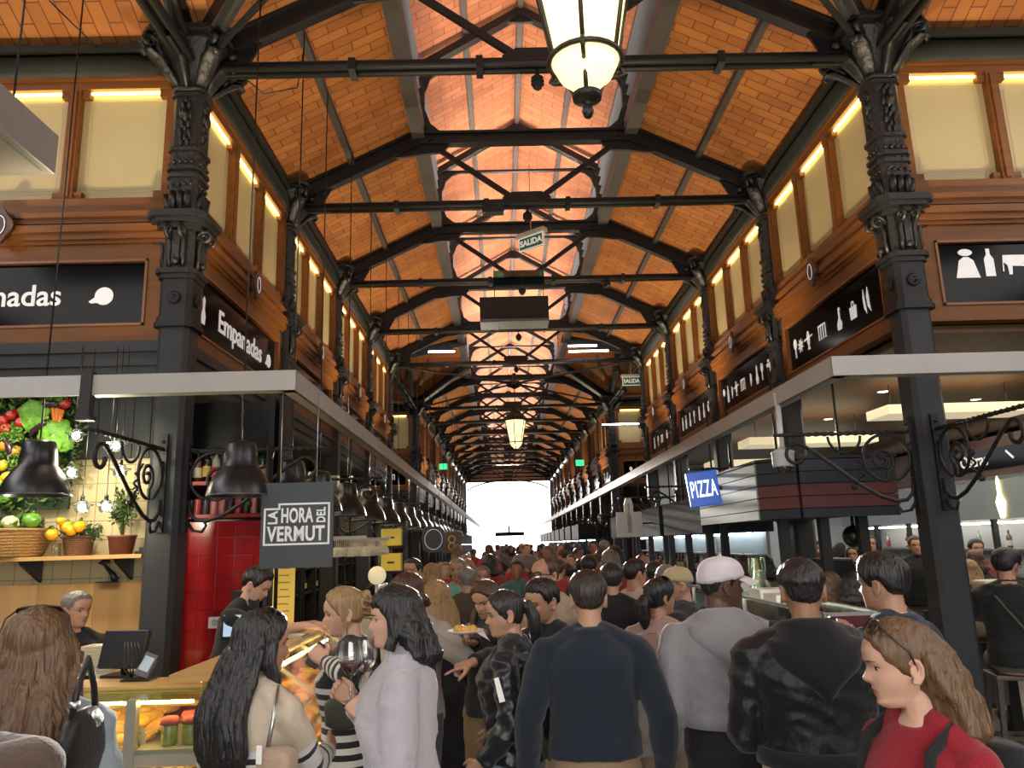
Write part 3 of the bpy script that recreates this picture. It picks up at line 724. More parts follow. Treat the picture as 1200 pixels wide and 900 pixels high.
# ================================================================ PENDANT SHADES ON THE LEFT
SHADE = mat('shade_black', (.008, .009, .011), .32, .0, .15, 5, spec=.5)
def pendant_meshes():
    mb = MB()
    prof = [(.215, 0), (.212, .015), (.205, .05), (.185, .10), (.155, .15), (.125, .19), (.118, .2), (.112, .26), (.10, .345), (.09, .36), (.045, .37), (.02, .375)]
    inner = [(.016, .365), (.09, .35), (.108, .2), (.15, .14), (.198, .05), (.208, .002)]
    mb.lathe(prof + inner, 32, caps=False); mb.f.append(None) if 0 else None
    rim = MB(); 
    rim.tube([(.213 * math.cos(i * math.pi / 16), .213 * math.sin(i * math.pi / 16), .003) for i in range(33)], .005, 6)
    bulb = MB(); bulb.ball((0, 0, .09), (.05, .05, .06)); bulb.lathe([(.03, .14), (.03, .3)], 10)
    return mb.mesh('shade', SHADE), rim.mesh('rim', mat('shade_rim', (.12, .13, .14), .3, .5)), bulb.mesh('bulb', mat('bulb', (.8, .75, .6), .4, emit=(1, .85, .6), estr=3))
PM = pendant_meshes()
def pendant(loc, top, label, s=1.0):
    t = thing('pendant_lamp', label, 'lamp', loc, 0, 'black pendant lamps over the left counters'); t.scale = (s, s, s)
    sh_ = None
    for nm, me in zip(('shade', 'rim', 'bulb'), PM):
        o = bpy.data.objects.new(nm, me); COL.objects.link(o); o.parent = sh_ or t; sh_ = sh_ or o
    mb = MB(); mb.tube([(0, 0, .36), (0, 0, (top - loc[2]) / s)], .006, 6); mb.build('cord', BLACK, t)
pendant((-3.09, 5.16, 2.225), 6.3, 'black metal pendant lamp in front of the vegetable wall at far left')
pendant((-1.745, 5.16, 2.185), 6.3, 'black metal pendant lamp hanging beside the dark HORA VERMUT sign', .98)
for i, y in enumerate([6.25, 7.2, 8.5, 9.9, 11.3, 12.7, 14.1, 15.5, 16.9, 18.3, 19.7, 21.1, 22.5, 23.9, 25.3, 26.7, 28.1, 29.5]):
    pendant((-1.70, y, 2.17), 6.45, 'black pendant lamp over the left counters, %s behind the HORA VERMUT sign' % ORD[i])

# ================================================================ HANGING SIGNS
SLATE = mat('sign_slate', (.035, .045, .055), .5, 0, .08)
t = thing('hanging_sign', 'dark grey square sign reading LA HORA DEL VERMUT', 'sign', (-1.345, 5.12, 1.71))
mb = MB(); mb.box(-.235, .235, -.012, .012, 0, .55); mb.build('board', SLATE, t, bevel=.003)
mb = MB()
for x in (-.12, .12): mb.tube([(x, 0, .54), (x, 0, 1.16)], .003, 5)
mb.build('wire', STEEL, t)
LET = mat('sign_letters', (.6, .6, .6), .5, 0, .03, emit=(.9, .92, 1), estr=.12)
mb = MB(); y0, y1 = -.017, -.011
for x0, x1, z0, z1 in ((-.215, .215, .145, .157), (-.215, -.203, .145, .385), (.203, .215, .145, .415), (-.11, .215, .403, .415), (-.215, -.11, .373, .385), (-.122, -.11, .373, .415)): mb.box(x0, x1, y0, y1, z0, z1)
mb.build('frame', LET, t)
text('VERMUT', .145, LET, t, (-.005, -.013, .218), bold=.004, fit=(.375, .098), spacing=1.05)
text('HORA', .145, LET, t, (.003, -.013, .336), bold=.004, fit=(.208, .098), spacing=1.05)
text('LA', .10, LET, t, (-.157, -.013, .325), rot=(R(90), R(-90), 0), bold=.003, fit=(.085, .062))
text('DEL', .10, LET, t, (.157, -.013, .336), rot=(R(90), R(-90), 0), bold=.003, fit=(.098, .058), spacing=1.05)
# oval sign and smaller ones further on
t = thing('hanging_sign', 'dark rounded sign with a pale ring hanging over the left counters further down', 'sign', (-1.2, 13.5, 1.72))
mb = MB(); mb.prism([(.2 * math.copysign(abs(math.cos(a)) ** .6, math.cos(a)), .22 + .22 * math.copysign(abs(math.sin(a)) ** .6, math.sin(a))) for a in [i * math.pi / 16 for i in range(32)]], -.015, .015, Matrix.Rotation(R(90), 4, 'X')); mb.build('board', SLATE, t)
mb = MB(); mb.tube([(.15 * math.cos(a), -.018, .22 + .17 * math.sin(a)) for a in [i * math.pi / 16 for i in range(33)]], .006, 5); mb.build('ring', LET, t)
mb = MB(); mb.tube([(-.1, 0, .42), (-.1, 0, 1.2)], .004, 5); mb.tube([(.1, 0, .42), (.1, 0, 1.2)], .004, 5); mb.build('wire', IRON, t)
t = thing('hanging_sign', 'brownish sign with a yellow figure eight beyond the rounded sign', 'sign', (-1.05, 16.0, 1.68))
mb = MB(); mb.box(-.2, .2, -.015, .015, 0, .42); mb.build('board', mat('brown_sign', (.10, .06, .05), .5), t)
mb = MB()
for z in (.13, .27): mb.tube([(.065 * math.cos(a), -.02, z + .07 * math.sin(a)) for a in [i * math.pi / 10 for i in range(21)]], .012, 6)
mb.build('numeral', mat('sign_yellow', (.6, .45, .1), .5), t)
mb = MB(); mb.tube([(0, 0, .4), (0, 0, 1.2)], .005, 5); mb.build('wire', IRON, t)

# SALIDA signs
EXITG = mat('exit_green', (.03, .10, .05), .5, 0, .05, emit=(.02, .12, .05), estr=.25)
def salida(loc, rz, label, w=.42, h=.2, up=.5):
    t = thing('exit_sign', label, 'exit sign', loc, rz)
    mb = MB(); mb.box(-w / 2, w / 2, -.012, .012, -h / 2, h / 2); mb.build('panel', EXITG, t)
    mb = MB()
    for x0, x1, z0, z1 in ((-w / 2, w / 2, h / 2 - .012, h / 2), (-w / 2, w / 2, -h / 2, -h / 2 + .012), (-w / 2, -w / 2 + .012, -h / 2, h / 2), (w / 2 - .012, w / 2, -h / 2, h / 2)): mb.box(x0, x1, -.016, .016, z0, z1)
    mb.build('frame', SIGNWHITE, t)
    mb = MB(); mb.box(-w / 2 - .03, w / 2 + .03, -.05, .05, h / 2, h / 2 + .055); mb.tube([(0, 0, h / 2 + .05), (0, 0, h / 2 + up)], .006, 5); mb.build('housing', mat('exit_housing', (.5, .48, .42), .5), t)
    text('SALIDA', h * .62, SIGNWHITE, t, (0, -.013, 0), bold=.003, scale=(min(1, w / (h * 2.3)), 1, 1))
salida((.47, 9.5, 5.70), R(-40), 'green SALIDA exit sign hung at an angle high over the aisle', .40, .18, 1.0)
salida((3.05, 17.3, 5.42), 0, 'green SALIDA exit sign beside the far crossing on the right', .42, .2)
for sx, x in (('left', XL + .3), ('right', XR - .3)):
    t = thing('exit_light', 'small glowing green exit box high on the %s near the far end' % sx, 'exit sign', (x, 30.0, 4.75))
    mb = MB(); mb.box(-.16, .16, -.03, .03, 0, .22); mb.build('panel', mat('exit_glow', (.05, .5, .2), .5, emit=(.05, .8, .3), estr=1.2), t)
    mb = MB(); mb.box(-.17, .17, .03, .05, -.01, .24); mb.tube([(0, .04, .23), (0, .04, .9)], .01, 5); mb.build('housing', IRON, t)

# black heater box with teal glass sheet on the truss
t = thing('black_box_unit', 'long black box unit slung under a roof truss in mid aisle', 'ceiling unit', (.305, 13.5, 5.72))
mb = MB(); mb.box(-.62, .62, -.25, .25, .05, .48); mb.build('casing', BLACK, t, bevel=.01)
mb = MB(); mb.box(-.62, -.28, -.27, .25, 0, .06); mb.box(-.27, .62, -.27, .25, .005, .055); mb.build('grille', mat('dull_metal', (.16, .155, .15), .4, .6), t)
mb = MB(); mb.tube([(-.35, 0, .47), (-.35, 0, 1.1)], .008, 5); mb.tube([(.55, 0, .47), (.55, 0, 1.1)], .008, 5); mb.build('hanger', IRON, t)
tag(MB().build('x', BLACK), None) if 0 else None
mb = MB(); mb.box(-.05, .75, 11.5, 11.52, 5.75, 6.05); o = mb.build('tinted_sheet', glass_mat('teal_glass', (.12, .45, .45), .2)); tag(o, 'teal tinted glass sheet fixed on the tie rod above the black box', 'glass sheet')
mb = MB(); mb.box(-.13, .13, -.06, .06, -.08, .08); mb.tube([(-.06, -.062, 0), (-.06, -.07, 0)], .02, 8); mb.tube([(.06, -.062, 0), (.06, -.07, 0)], .02, 8)
mb.build('junction_box', BLACK, loc=(-.02, 8.72, 5.84), label='small black junction box clipped under the second tie rod', cat='junction box')
mb = MB(); mb.box(-.05, .05, -.05, .05, -.09, .0); mb.tube([(0, -.05, -.06), (0, -.12, -.09)], .035, 10); mb.tube([(0, 0, 0), (0, 0, .06)], .01, 5)
mb.build('spotlight', BLACK, loc=(1.75, 11.6, 5.86), label='small black spotlight under the third tie rod on the right', cat='spotlight')
TUBE = emat('tube_light', (1, .97, .9), 14)
for x0, x1, y, z, lab in ((-1.6, -1.0, 17.05, 6.2, 'bright strip lamp on the left of the crossing truss'), (1.6, 2.25, 17.0, 6.24, 'upper of two bright strip lamps on the right of the crossing truss'), (1.6, 2.5, 16.95, 6.10, 'lower of two bright strip lamps on the right of the crossing truss')):
    t = thing('strip_lamp', lab, 'lamp', ((x0 + x1) / 2, y, z)); w2 = (x1 - x0) / 2
    mb = MB(); mb.tube([(-w2, -.02, -.03), (w2, -.02, -.03)], .022, 8); mb.build('tube', TUBE, t)
    mb = MB(); mb.box(-w2 - .03, w2 + .03, -.01, .06, -.02, .03); mb.build('housing', IRON, t)
t = thing('strip_lamp', 'bright strip lamp across the window panel at the far crossing on the right', 'lamp', (3.75, 22.75, 5.25))
mb = MB(); mb.tube([(-.7, 0, 0), (.45, 0, 0)], .02, 8); mb.build('tube', TUBE, t); mb = MB(); mb.box(-.7, .45, .02, .2, .0, .04); mb.build('housing', IRON, t)
# grey duct box at top left
t = thing('duct_box', 'pale grey suspended duct box cut off by the left edge of the picture', 'duct', (-2.9, 3.0, 3.92))
mb = MB(); mb.box(-.45, .445, -1.0, 1.0, 0, .235); mb.build('casing', mat('duct_grey', (.36, .36, .36), .5, .3, .1), t, bevel=.006)
mb = MB(); mb.box(-.4, .40, -.95, .95, -.006, 0); mb.build('underside', mat('duct_under', (.42, .40, .36), .7, 0, .25, 5), t)
mb = MB(); mb.tube([(.3, .8, .23), (.3, .8, 2.4)], .006, 5); mb.tube([(-.3, .8, .23), (-.3, .8, 2.4)], .006, 5); mb.build('hanger', IRON, t)
# cctv on the right band
t = thing('security_camera', 'white dome security camera on a short pole under the right canopy band', 'security camera', (2.25, 6.1, 2.36))
mb = MB(); mb.lathe([(.018, .12), (.019, .2), (.022, .5), (.03, .52), (.03, .6)], 12); mb.build('pole', mat('cam_white', (.5, .5, .5), .4), t)
mb = MB(); mb.lathe([(.078, 0), (.085, .01), (.085, .10), (.09, .105), (.09, .12), (.05, .14), (.02, .16)], 24); mb.build('housing', mat('cam_white', ()), t)
mb = MB(); mb.ball((0, 0, .0), (.06, .06, .06)); mb.build('dome', mat('cam_dome', (.03, .03, .035), .08), t)
# loose cables
mb = MB(); mb.tube([(-2.2, 6.0, 5.9), (-2.0, 6.1, 5.75), (-1.75, 6.25, 5.9), (-1.7, 6.25, 6.3)], .006, 5); mb.build('cable', BLACK, label='thin black cable looping from the left capital to the first lamp cord', cat='cable')
mb = MB(); mb.tube([(-3.60, 5.55, 6.28), (-3.35, 5.85, 6.06)], .007, 5); mb.build('cable', BLACK, label='thin black cable dropping to the gutter at upper left', cat='cable')
# ================================================================ LEFT STALL
TILE = brick_mat('cream_tiles', (.62, .52, .30), (.60, .50, .28), (.30, .22, .12), .15, .15, .004, .3, .25, 0, 'UV', coat=.3, vary=.1)
REDT = brick_mat('red_tiles', (.36, .010, .014), (.30, .008, .011), (.16, .005, .008), .15, .15, .004, .2, .3, 0, 'UV', coat=.4, vary=.15)
def wallquad(name, x0, x1, y, z0, z1, m, th=.04, **k):
    mb = MB(); q = [(x0, y, z0), (x1, y, z0), (x1, y, z1), (x0, y, z1)]
    vs = q + [(a, y + th, c) for a, _, c in q]; mb.add(vs, [(0, 1, 2, 3), (4, 5, 6, 7), (0, 1, 5, 4), (1, 2, 6, 5), (2, 3, 7, 6), (3, 0, 4, 7)])
    mb.uv[0] = [(p[0], p[2]) for p in q]
    return mb.build(name, m, **k)
wallquad('wall_back', -6.5, -2.72, 6.34, 0, 2.60, TILE, kind='structure', label='cream tiled back wall of the left food stall', cat='wall')
mb = MB()
for i in range(26): mb.box(-6.5 + i * .145, -6.5 + i * .145 + .138, 6.30, 6.36, 2.60, 3.3)
mb.build('wall_back', mat('dark_planks', (.03, .034, .036), .6, 0, .4, 4, .4, 30, stretch=(8, 1, 1)), kind='structure', label='dark plank wall above the cream tiles', cat='wall')
t = thing('wood_panel', 'pale oak panelling fixed on the tiled back wall behind the vendor', 'wall panel', (-4.6, 6.3, 1.17))
for i in range(8):
    x = -1.7 + i * .44; mb = MB(); mb.box(x, x + .437, -.03, .02, 0, .445); mb.build('board', [PALE_WOOD, mat('oak_b', (.36, .20, .07), .5, 0, .35, 2.2, .1, 20, stretch=(5, 5, .5)), mat('oak_c', (.47, .28, .11), .5, 0, .3, 2.2, .1, 20, stretch=(5, 5, .5))][i % 3], t)
t = thing('wall_shelf', 'pale wooden shelf with black brackets on the tiled wall holding baskets and plants', 'shelf', (-4.4, 6.15, 1.80))
mb = MB(); mb.box(-1.6, 1.66, -.17, .17, 0, .03); mb.build('plank', PALE_WOOD, t)
for x in (-.75, .72, 1.44):
    mb = MB(); mb.prism([(.17, 0), (-.12, 0), (-.10, -.03), (.17, -.17)], -.012, .012, Matrix.Translation((x, 0, 0)) @ Matrix.Rotation(R(90), 4, 'Z') @ Matrix.Rotation(R(90), 4, 'X')); mb.build('bracket', BLACK, t)
WICK = mat('wicker', (.34, .18, .055), .7, 0, .5, 30, 1.0, 60, stretch=(1, 1, 2.5))
WICKD = mat('wicker_dark', (.13, .05, .02), .7, 0, .5, 30, 1.0, 60, stretch=(1, 1, 2.5))
def basket(loc, r0, r1, h, m, label, rows=9):
    t = thing('basket', label, 'basket', loc)
    mb = MB(); prof = []
    for i in range(rows * 4 + 1):
        u = i / (rows * 4); prof.append((r0 + (r1 - r0) * u ** .8 + .006 * abs(math.sin(u * rows * math.pi)), h * u))
    mb.lathe([(.001, .003)] + prof + [(r1 - .015, h - .01), (r0 - .01, .02)], 28); mb.build('weave', m, t)
    mb = MB(); mb.tube([(r1 * math.cos(i * math.pi / 14), r1 * math.sin(i * math.pi / 14), h) for i in range(29)], .012, 6); mb.build('rim', m, t)
basket((-3.80, 6.13, 1.83), .19, .275, .205, WICK, 'large golden wicker basket of vegetables on the wall shelf')
basket((-3.30, 6.13, 1.83), .085, .11, .14, WICKD, 'small brown wicker basket of yellow peppers on the wall shelf')
t = thing('plant_pot', 'brown pot holding a bushy green herb on the wall shelf', 'pot', (-2.965, 6.13, 1.83))
mb = MB(); mb.lathe([(.08, 0), (.1, .125), (.108, .13), (.108, .145), (.09, .145), (.075, .02)], 24); mb.build('pot', mat('terracotta_dark', (.12, .035, .02), .6, 0, .2, 8), t)
def leaves(mb, c, rad, n, size, mi=0, up=.3, sq=(1, 1, 1)):
    for _ in range(n):
        d = Vector((random.gauss(0, 1), random.gauss(0, 1), random.gauss(0, 1))).normalized(); r = random.random() ** .4
        p = Vector(c) + Vector((d.x * rad[0], d.y * rad[1], d.z * rad[2])) * r
        a = Vector((random.gauss(0, 1), random.gauss(0, 1), random.gauss(up, 1))).normalized(); b = a.cross(Vector((random.gauss(0, 1), random.gauss(0, 1), random.gauss(0, 1)))).normalized()
        s = size * random.uniform(.6, 1.3); n_ = a.cross(b) * s * .15
        mb.add([p, p + a * s * .5 + b * s * .22 + n_, p + a * s, p + a * s * .5 - b * s * .22 + n_], [(0, 1, 2, 3)], mi if isinstance(mi, int) else random.choice(mi))
GREENS = [mat('leaf_dark', (.02, .06, .012), .6, 0, .3), mat('leaf_mid', (.06, .17, .02), .55, 0, .3), mat('leaf_light', (.16, .32, .04), .55, 0, .3), mat('leaf_olive', (.09, .12, .03), .6, 0, .3)]
mb = MB()
for k in range(26):
    a = random.uniform(0, 6.28); s = random.uniform(.02, .15); h = random.uniform(.2, .42)
    pts = [(0, 0, .12), (s * .4 * math.cos(a), s * .4 * math.sin(a), .12 + h * .5), (s * math.cos(a), s * math.sin(a), .12 + h * .9)]
    mb.tube(pts, .0025, 4, 3); 
    for j in range(16):
        u = random.random(); p = Vector(pts[1]).lerp(Vector(pts[2]), u); leaves(mb, p, (.025, .025, .025), 2, .04, [0, 0, 3])
mb.build('herb', GREENS, t)
def leafy(name, loc, rad, n, size, label, cat, mi, parent=None):
    mb = MB(); leaves(mb, (0, 0, 0), rad, n, size, mi); return mb.build(name, GREENS, parent, loc=loc, label=label, cat=cat, kind='stuff')
leafy('foliage', (-3.28, 6.13, 2.0), (.16, .12, .09), 260, .05, 'dark green sprigs spilling from the small pepper basket', 'foliage', [0, 0, 3])
leafy('foliage', (-3.80, 6.13, 2.06), (.27, .2, .07), 300, .07, 'green leaves filling the large wicker basket', 'foliage', [0, 1, 0, 3])
# vegetable wall
t = thing('vegetable_wall', 'wall panel of mixed green foliage behind the vegetables', 'plant wall', (-3.95, 6.24, 2.65))
mb = MB(); mb.box(-.9, .47, .02, .05, -.45, .6); mb.build('backing', mat('moss', (.015, .03, .01), .9), t)
mb = MB(); leaves(mb, (-.2, -.02, .08), (.82, .09, .66), 2300, .075, [0, 1, 3, 0, 2]); leaves(mb, (.42, -.02, .1), (.12, .06, .55), 260, .06, [0, 3, 0]); o = mb.build('foliage', GREENS, t); o['kind'] = 'stuff'
VEG = dict(tomato=(.45, .012, .01), pepper_r=(.5, .02, .008), carrot=(.7, .2, .02), lemon=(.75, .5, .03), aub=(.035, .008, .02), orange=(.75, .25, .02), cauli=(.75, .68, .38))
def vm(k): return mat('veg_' + k, VEG[k], .3, 0, .12, 12, spec=.6)
def lettuce(loc, r, label):
    t = thing('lettuce', label, 'lettuce', loc)
    mb = MB(); mb.ball((0, 0, 0), (r * .62, r * .5, r * .62)); mb.build('heart', mat('lettuce_heart', (.38, .62, .06), .5, 0, .25, 14, .6, 40), t)
    mb = MB()
    for k in range(16):
        a = random.uniform(0, 6.28); tilt = random.uniform(.1, 1.1); R_ = r * random.uniform(.8, 1.05)
        Mx = rz_m(0) @ Matrix.Rotation(a, 4, 'Y') @ Matrix.Rotation(-tilt * .5, 4, 'X')
        g = []
        for i in range(6):
            for j in range(7):
                u = i / 5; v = (j / 6 - .5) * 2; wv = math.sin(v * 9 + k) * .06 * u * r + math.sin(u * 8 + v * 4) * .02 * r
                p = Vector((v * r * .55 * math.sin(math.pi * (.15 + .8 * u)) , -(.38 + .25 * (1 - (u - .4) ** 2)) * r + wv + abs(v) * .12 * r, u * R_)); g.append(Mx @ p)
        mb.add(g, [(i * 7 + j, i * 7 + j + 1, (i + 1) * 7 + j + 1, (i + 1) * 7 + j) for i in range(5) for j in range(6)], 0, True)
    mb.build('leaves', mat('lettuce_leaf', (.14, .36, .025), .5, 0, .75, 22, .9, 40), t)
def tomato(loc, r, label, k='tomato'):
    t = thing('tomato', label, 'tomato', loc)
    mb = MB(); prof = [(.001, -r * .8)] + [(r * math.sin(a), -r * .82 * math.cos(a)) for a in [i * math.pi / 10 for i in range(1, 9)]] + [(r * .35, r * .72), (.001, r * .62)]
    Mx = Matrix.Translation((0, 0, 0)) @ Matrix.Rotation(R(70), 4, 'X'); mb.lathe(prof, 16, M=Mx); mb.build('flesh', vm(k), t)
    mb = MB()
    for i in range(5):
        a = i * 1.256; mb.prism([(.003, .002), (r * .5 * math.cos(a), r * .5 * math.sin(a)), (-.002, .004)], r * .64, r * .68, Mx)
    mb.build('calyx', GREENS[1], t)
def pt(px, py, y=6.02):   # helper kept in metres: measured spots on the vegetable wall
    return None
VW = lambda dx, dz, dy=0: (-3.45 - dx, 6.10 + dy, 3.12 - dz)
lettuce(VW(.25, .18), .13, 'upper bright green lettuce on the vegetable wall')
lettuce(VW(-.05 + .12, .36), .135, 'lower bright green lettuce on the vegetable wall, right of the lamp cord')
lettuce(VW(.5, .78), .10, 'small green lettuce low on the vegetable wall at the left')
for i, (dx, dz, r) in enumerate(((.44, .18, .045), (.36, .15, .04), (.50, .22, .045), (.36, .24, .045), (.47, .29, .05), (.02, .10, .04), (-.02, .36, .035), (.02, .73, .04))):
    tomato(VW(dx, dz, -.02), r, ['red tomato at the left picture edge, highest of its cluster', 'red tomato touching the upper lettuce', 'red tomato cut by the picture edge beside the lettuce', 'red tomato under the left side of the upper lettuce', 'dark red tomato lowest of the left cluster', 'red tomato at the top of the vegetable wall next to the carrots', 'small red tomato on the right edge of the lower lettuce', 'red tomato at the right rim of the black lamp shade'][i])
for i, (dx, dz) in enumerate(((.47, .42), (.30, .50), (.16, .53), (.38, .47))):
    mb = MB(); mb.ball((0, 0, 0), .045); mb.build('orange', vm('orange'), loc=VW(dx, dz, -.01), label='orange fruit on the vegetable wall, ' + ['at the left edge above the aubergine', 'in the feathery greens', 'just above the lamp shade', 'between two others in the greens'][i], cat='orange')
for i, (dx, dz) in enumerate(((.47, .58), (.42, .67), (.50, .70))):
    mb = MB(); mb.lathe([(.001, -.06), (.012, -.055), (.035, -.03), (.042, 0), (.035, .03), (.012, .05), (.001, .056)], 14, M=Matrix.Rotation(R(60 + 20 * i), 4, 'Y')); mb.build('lemon', vm('lemon'), loc=VW(dx, dz, -.02), label='yellow lemon on the vegetable wall, ' + ['highest of three', 'right of the other two', 'lowest of three'][i], cat='lemon')
for i in range(3):
    mb = MB(); mb.lathe([(.001, -.12), (.008, -.1), (.018, -.02), (.026, .06), (.024, .075), (.005, .085)], 10, M=Matrix.Rotation(R(-12 + 10 * i), 4, 'Y')); t = mb.build('carrot', vm('carrot'), loc=VW(.10 - .022 * i, .2 + .012 * i, -.02), label=['leftmost', 'middle', 'rightmost'][i] + ' of three orange carrots on the vegetable wall', cat='carrot')
for i, (dx, dz, a) in enumerate(((.45, .44, 60), (.16, .14, -20), (.19, .30, -30))):
    mb = MB(); mb.tube(arc((0, 0, -.12), .15, 50, 130, 10), [.012, .025, .033, .036, .036, .034, .03, .027, .022, .016, .008], 10); o = mb.build('aubergine', vm('aub'), loc=VW(dx, dz, -.03), label='dark aubergine on the vegetable wall, ' + ['at the left edge', 'beside the lamp cord high up', 'between the two lettuces'][i], cat='aubergine'); o.rotation_euler = (0, R(a), 0)
for i, (dx, dz, rr) in enumerate(((.33, .56, .12), (.42, .33, .09), (.1, .04, .08))):
    mb = MB(); leaves(mb, (0, 0, 0), (rr, .05, rr), 420, .035, [2, 2, 1]); mb.build('fennel_fronds', GREENS, loc=VW(dx, dz, -.02), kind='stuff', label='bright feathery green fronds on the vegetable wall', cat='fronds')
# basket contents
def cauli(loc, label):
    t = thing('cauliflower', label, 'cauliflower', loc); mb = MB()
    for _ in range(26):
        d = Vector((random.gauss(0, 1), random.gauss(0, 1), abs(random.gauss(0, 1)) - .2)).normalized() * .045; mb.ball(d, .02, n=8, k=6)
    mb.ball((0, 0, 0), .045); mb.build('florets', vm('cauli'), t)
    mb = MB(); leaves(mb, (0, 0, -.03), (.05, .05, .02), 30, .06, [1, 2]); mb.build('leaves', GREENS, t)
cauli((-3.73, 5.95, 2.08), 'pale yellow cauliflower at the front of the large basket')
def pepper(loc, r, k, label, rot=0):
    t = thing('pepper', label, 'pepper', loc, rot); mb = MB()
    rings = []
    for i in range(9):
        u = i / 8; rr = r * (math.sin(math.pi * min(1, .12 + .8 * u)) ** .6) * (1 - .2 * u)
        rings.append([Vector((rr * (1 + .1 * math.cos(4 * a)) * math.cos(a), rr * (1 + .1 * math.cos(4 * a)) * math.sin(a), r * 1.6 * (.5 - u))) for a in [j * math.pi / 10 for j in range(20)]])
    mb.loft(rings); mb.build('flesh', mat(k, (.8, .36, .015) if k == 'pepper_yellow' else (.12, .3, .03), .2, 0, .1, spec=.7), t)
    mb = MB(); mb.tube([(0, 0, r * .72), (.01, 0, r * 1.1)], [.012, .009], 6); mb.build('stem', GREENS[1], t)
for i, (x, z, r) in enumerate(((-3.33, 2.045, .052), (-3.29, 2.02, .05), (-3.225, 2.045, .05), (-3.42, 1.99, .05), (-3.36, 2.09, .035))):
    pepper((x, 6.0 - .01 * i, z), r, 'pepper_yellow', ['large yellow pepper in the middle of the small basket', 'yellow pepper low at the front of the small basket', 'yellow pepper at the right of the small basket', 'yellow pepper drooping from the left rim of the small basket', 'small yellow pepper topmost in the small basket'][i])
pepper((-3.60, 6.0, 2.1), .07, 'pepper_green', 'green pepper on top of the large basket')
mb = MB(); mb.lathe([(.001, 0), (.035, .002), (.036, .1), (.033, .1), (.032, .01)], 16); mb.build('drinking_glass', GLASS, loc=(-3.44, 6.08, 1.83), label='clear drinking glass on the shelf between the two baskets', cat='glass')
mb = MB(); mb.box(-.05, .05, -.03, .03, 0, .02); mb.box(-.02, .02, -.02, .02, .02, .05); mb.build('small_clip', BLACK, loc=(-2.80, 6.13, 1.83), label='small dark holder on the shelf right of the herb pot', cat='holder')
# tap-like bird sculpture on the panel
t = thing('bird_ornament', 'black bird shaped ornament standing on the oak panelling', 'ornament', (-3.09, 6.22, 1.618))
mb = MB(); mb.tube([(.05, 0, .01), (.03, 0, .06), (-.01, 0, .1), (-.04, 0, .135), (-.05, 0, .15)], [.03, .022, .014, .012, .02], 8); mb.tube([(-.09, 0, .15), (-.05, 0, .155), (.0, 0, .165)], [.006, .022, .006], 8); mb.build('body', BLACK, t)
mb = MB(); mb.box(-.09, .07, -.03, .03, 0, .008); mb.build('base', BLACK, t)

# small glass pendant lights
SG = glass_mat('lamp_glass', (.8, .9, .88), .4)
def small_lamp(i, x, z, lab):
    t = thing('glass_pendant', lab, 'lamp', (x, 5.6, z), 0, 'small glass pendants over the left counter')
    mb = MB(); mb.lathe([(.03, -.045), (.045, -.03), (.05, 0), (.075, .01), (.075, .018), (.045, .02), (.03, .045), (.012, .05)], 20); mb.build('glass', SG, t)
    mb = MB(); mb.ball((0, 0, -.005), (.026, .026, .026)); mb.build('bulb', emat('white_bulb', (1, .95, .82), 16), t)
    mb = MB(); mb.tube([(0, 0, .04), (0, 0, 3.35 - z)], .004, 5); mb.lathe([(.014, .04), (.014, .08)], 8); mb.build('cord', BLACK, t)
for i, (x, z, lab) in enumerate(((-3.099, 2.69, 'highest left'), (-2.803, 2.61, 'highest right'), (-3.11, 2.42, 'middle left'), (-2.758, 2.42, 'middle right'), (-3.012, 2.17, 'lowest left'), (-2.842, 2.17, 'lowest right'))):
    small_lamp(i, x, z, lab + ' of the six small glass pendants before the cream tiles')
    if i in (1, 5): lamp('POINT', 'glass_pendant_glow', (x - .1, 5.5, z - .05), 14, (1, .88, .62), size=.05)
lamp('SPOT', 'stall_spot', (-3.75, 5.2, 3.1), 75, (1, .9, .7), (R(28), 0, R(8)), .05, spot=110)
lamp('SPOT', 'stall_spot', (-3.0, 5.3, 3.1), 40, (1, .88, .62), (R(22), 0, 0), .05, spot=110)
# ---- display cases
CASEW = mat('case_wood', (.50, .30, .10), .45, 0, .25, 3, .1, 20, stretch=(1, 6, 6))
WARMT = emat('case_led', (1, .70, .22), 42)
t = thing('display_case', 'front glass display case of pastries facing the camera at lower left', 'display case', (-2.9, 4.1, 0))
mb = MB(); mb.box(-1.9, 1.38, .02, .75, 0, .5); mb.box(-1.9, 1.38, .0, .75, .5, .55); mb.build('base', CASEW, t)
mb = MB(); mb.box(-1.9, 1.38, .01, .72, .855, .875); mb.build('shelf', mat('shelf_steel', (.55, .5, .42), .35, .4), t)
mb = MB(); mb.box(-1.9, 1.38, -.005, .05, .80, .855); mb.build('shelf_rail', mat('case_rail', (.55, .5, .42), .3, .5), t)
mb = MB(); mb.box(-1.9, 1.38, .0, .34, 1.10, 1.108); mb.build('top_glass', glass_mat('edge_glass', (.75, .92, .82), .3), t)
mb = MB(); mb.box(-1.9, 1.38, .0, .006, .58, 1.10); mb.build('front_glass', GLASS, t)
mb = MB(); mb.box(-1.9, 1.40, .34, .62, 1.09, 1.125); mb.box(-1.9, 1.38, .32, .345, 1.02, 1.10); mb.build('service_ledge', CASEW, t)
for x in (-.92, 1.03):
    mb = MB(); mb.box(x - .025, x + .025, -.02, .03, .5, 1.115); mb.build('post', mat('case_post', (.45, .43, .36), .35, .6), t)
mb = MB(); mb.tube([(-1.9, .08, 1.085), (1.3, .08, 1.085)], .009, 6); mb.build('light_strip', WARMT, t)
mb = MB(); mb.tube([(-1.9, .08, .845), (1.3, .08, .845)], .007, 6); mb.build('light_strip', WARMT, t)
mb = MB()
for i in range(10): mb.box(-1.55 + i * .06, -1.51 + i * .06, -.008, .02, .785, .795)
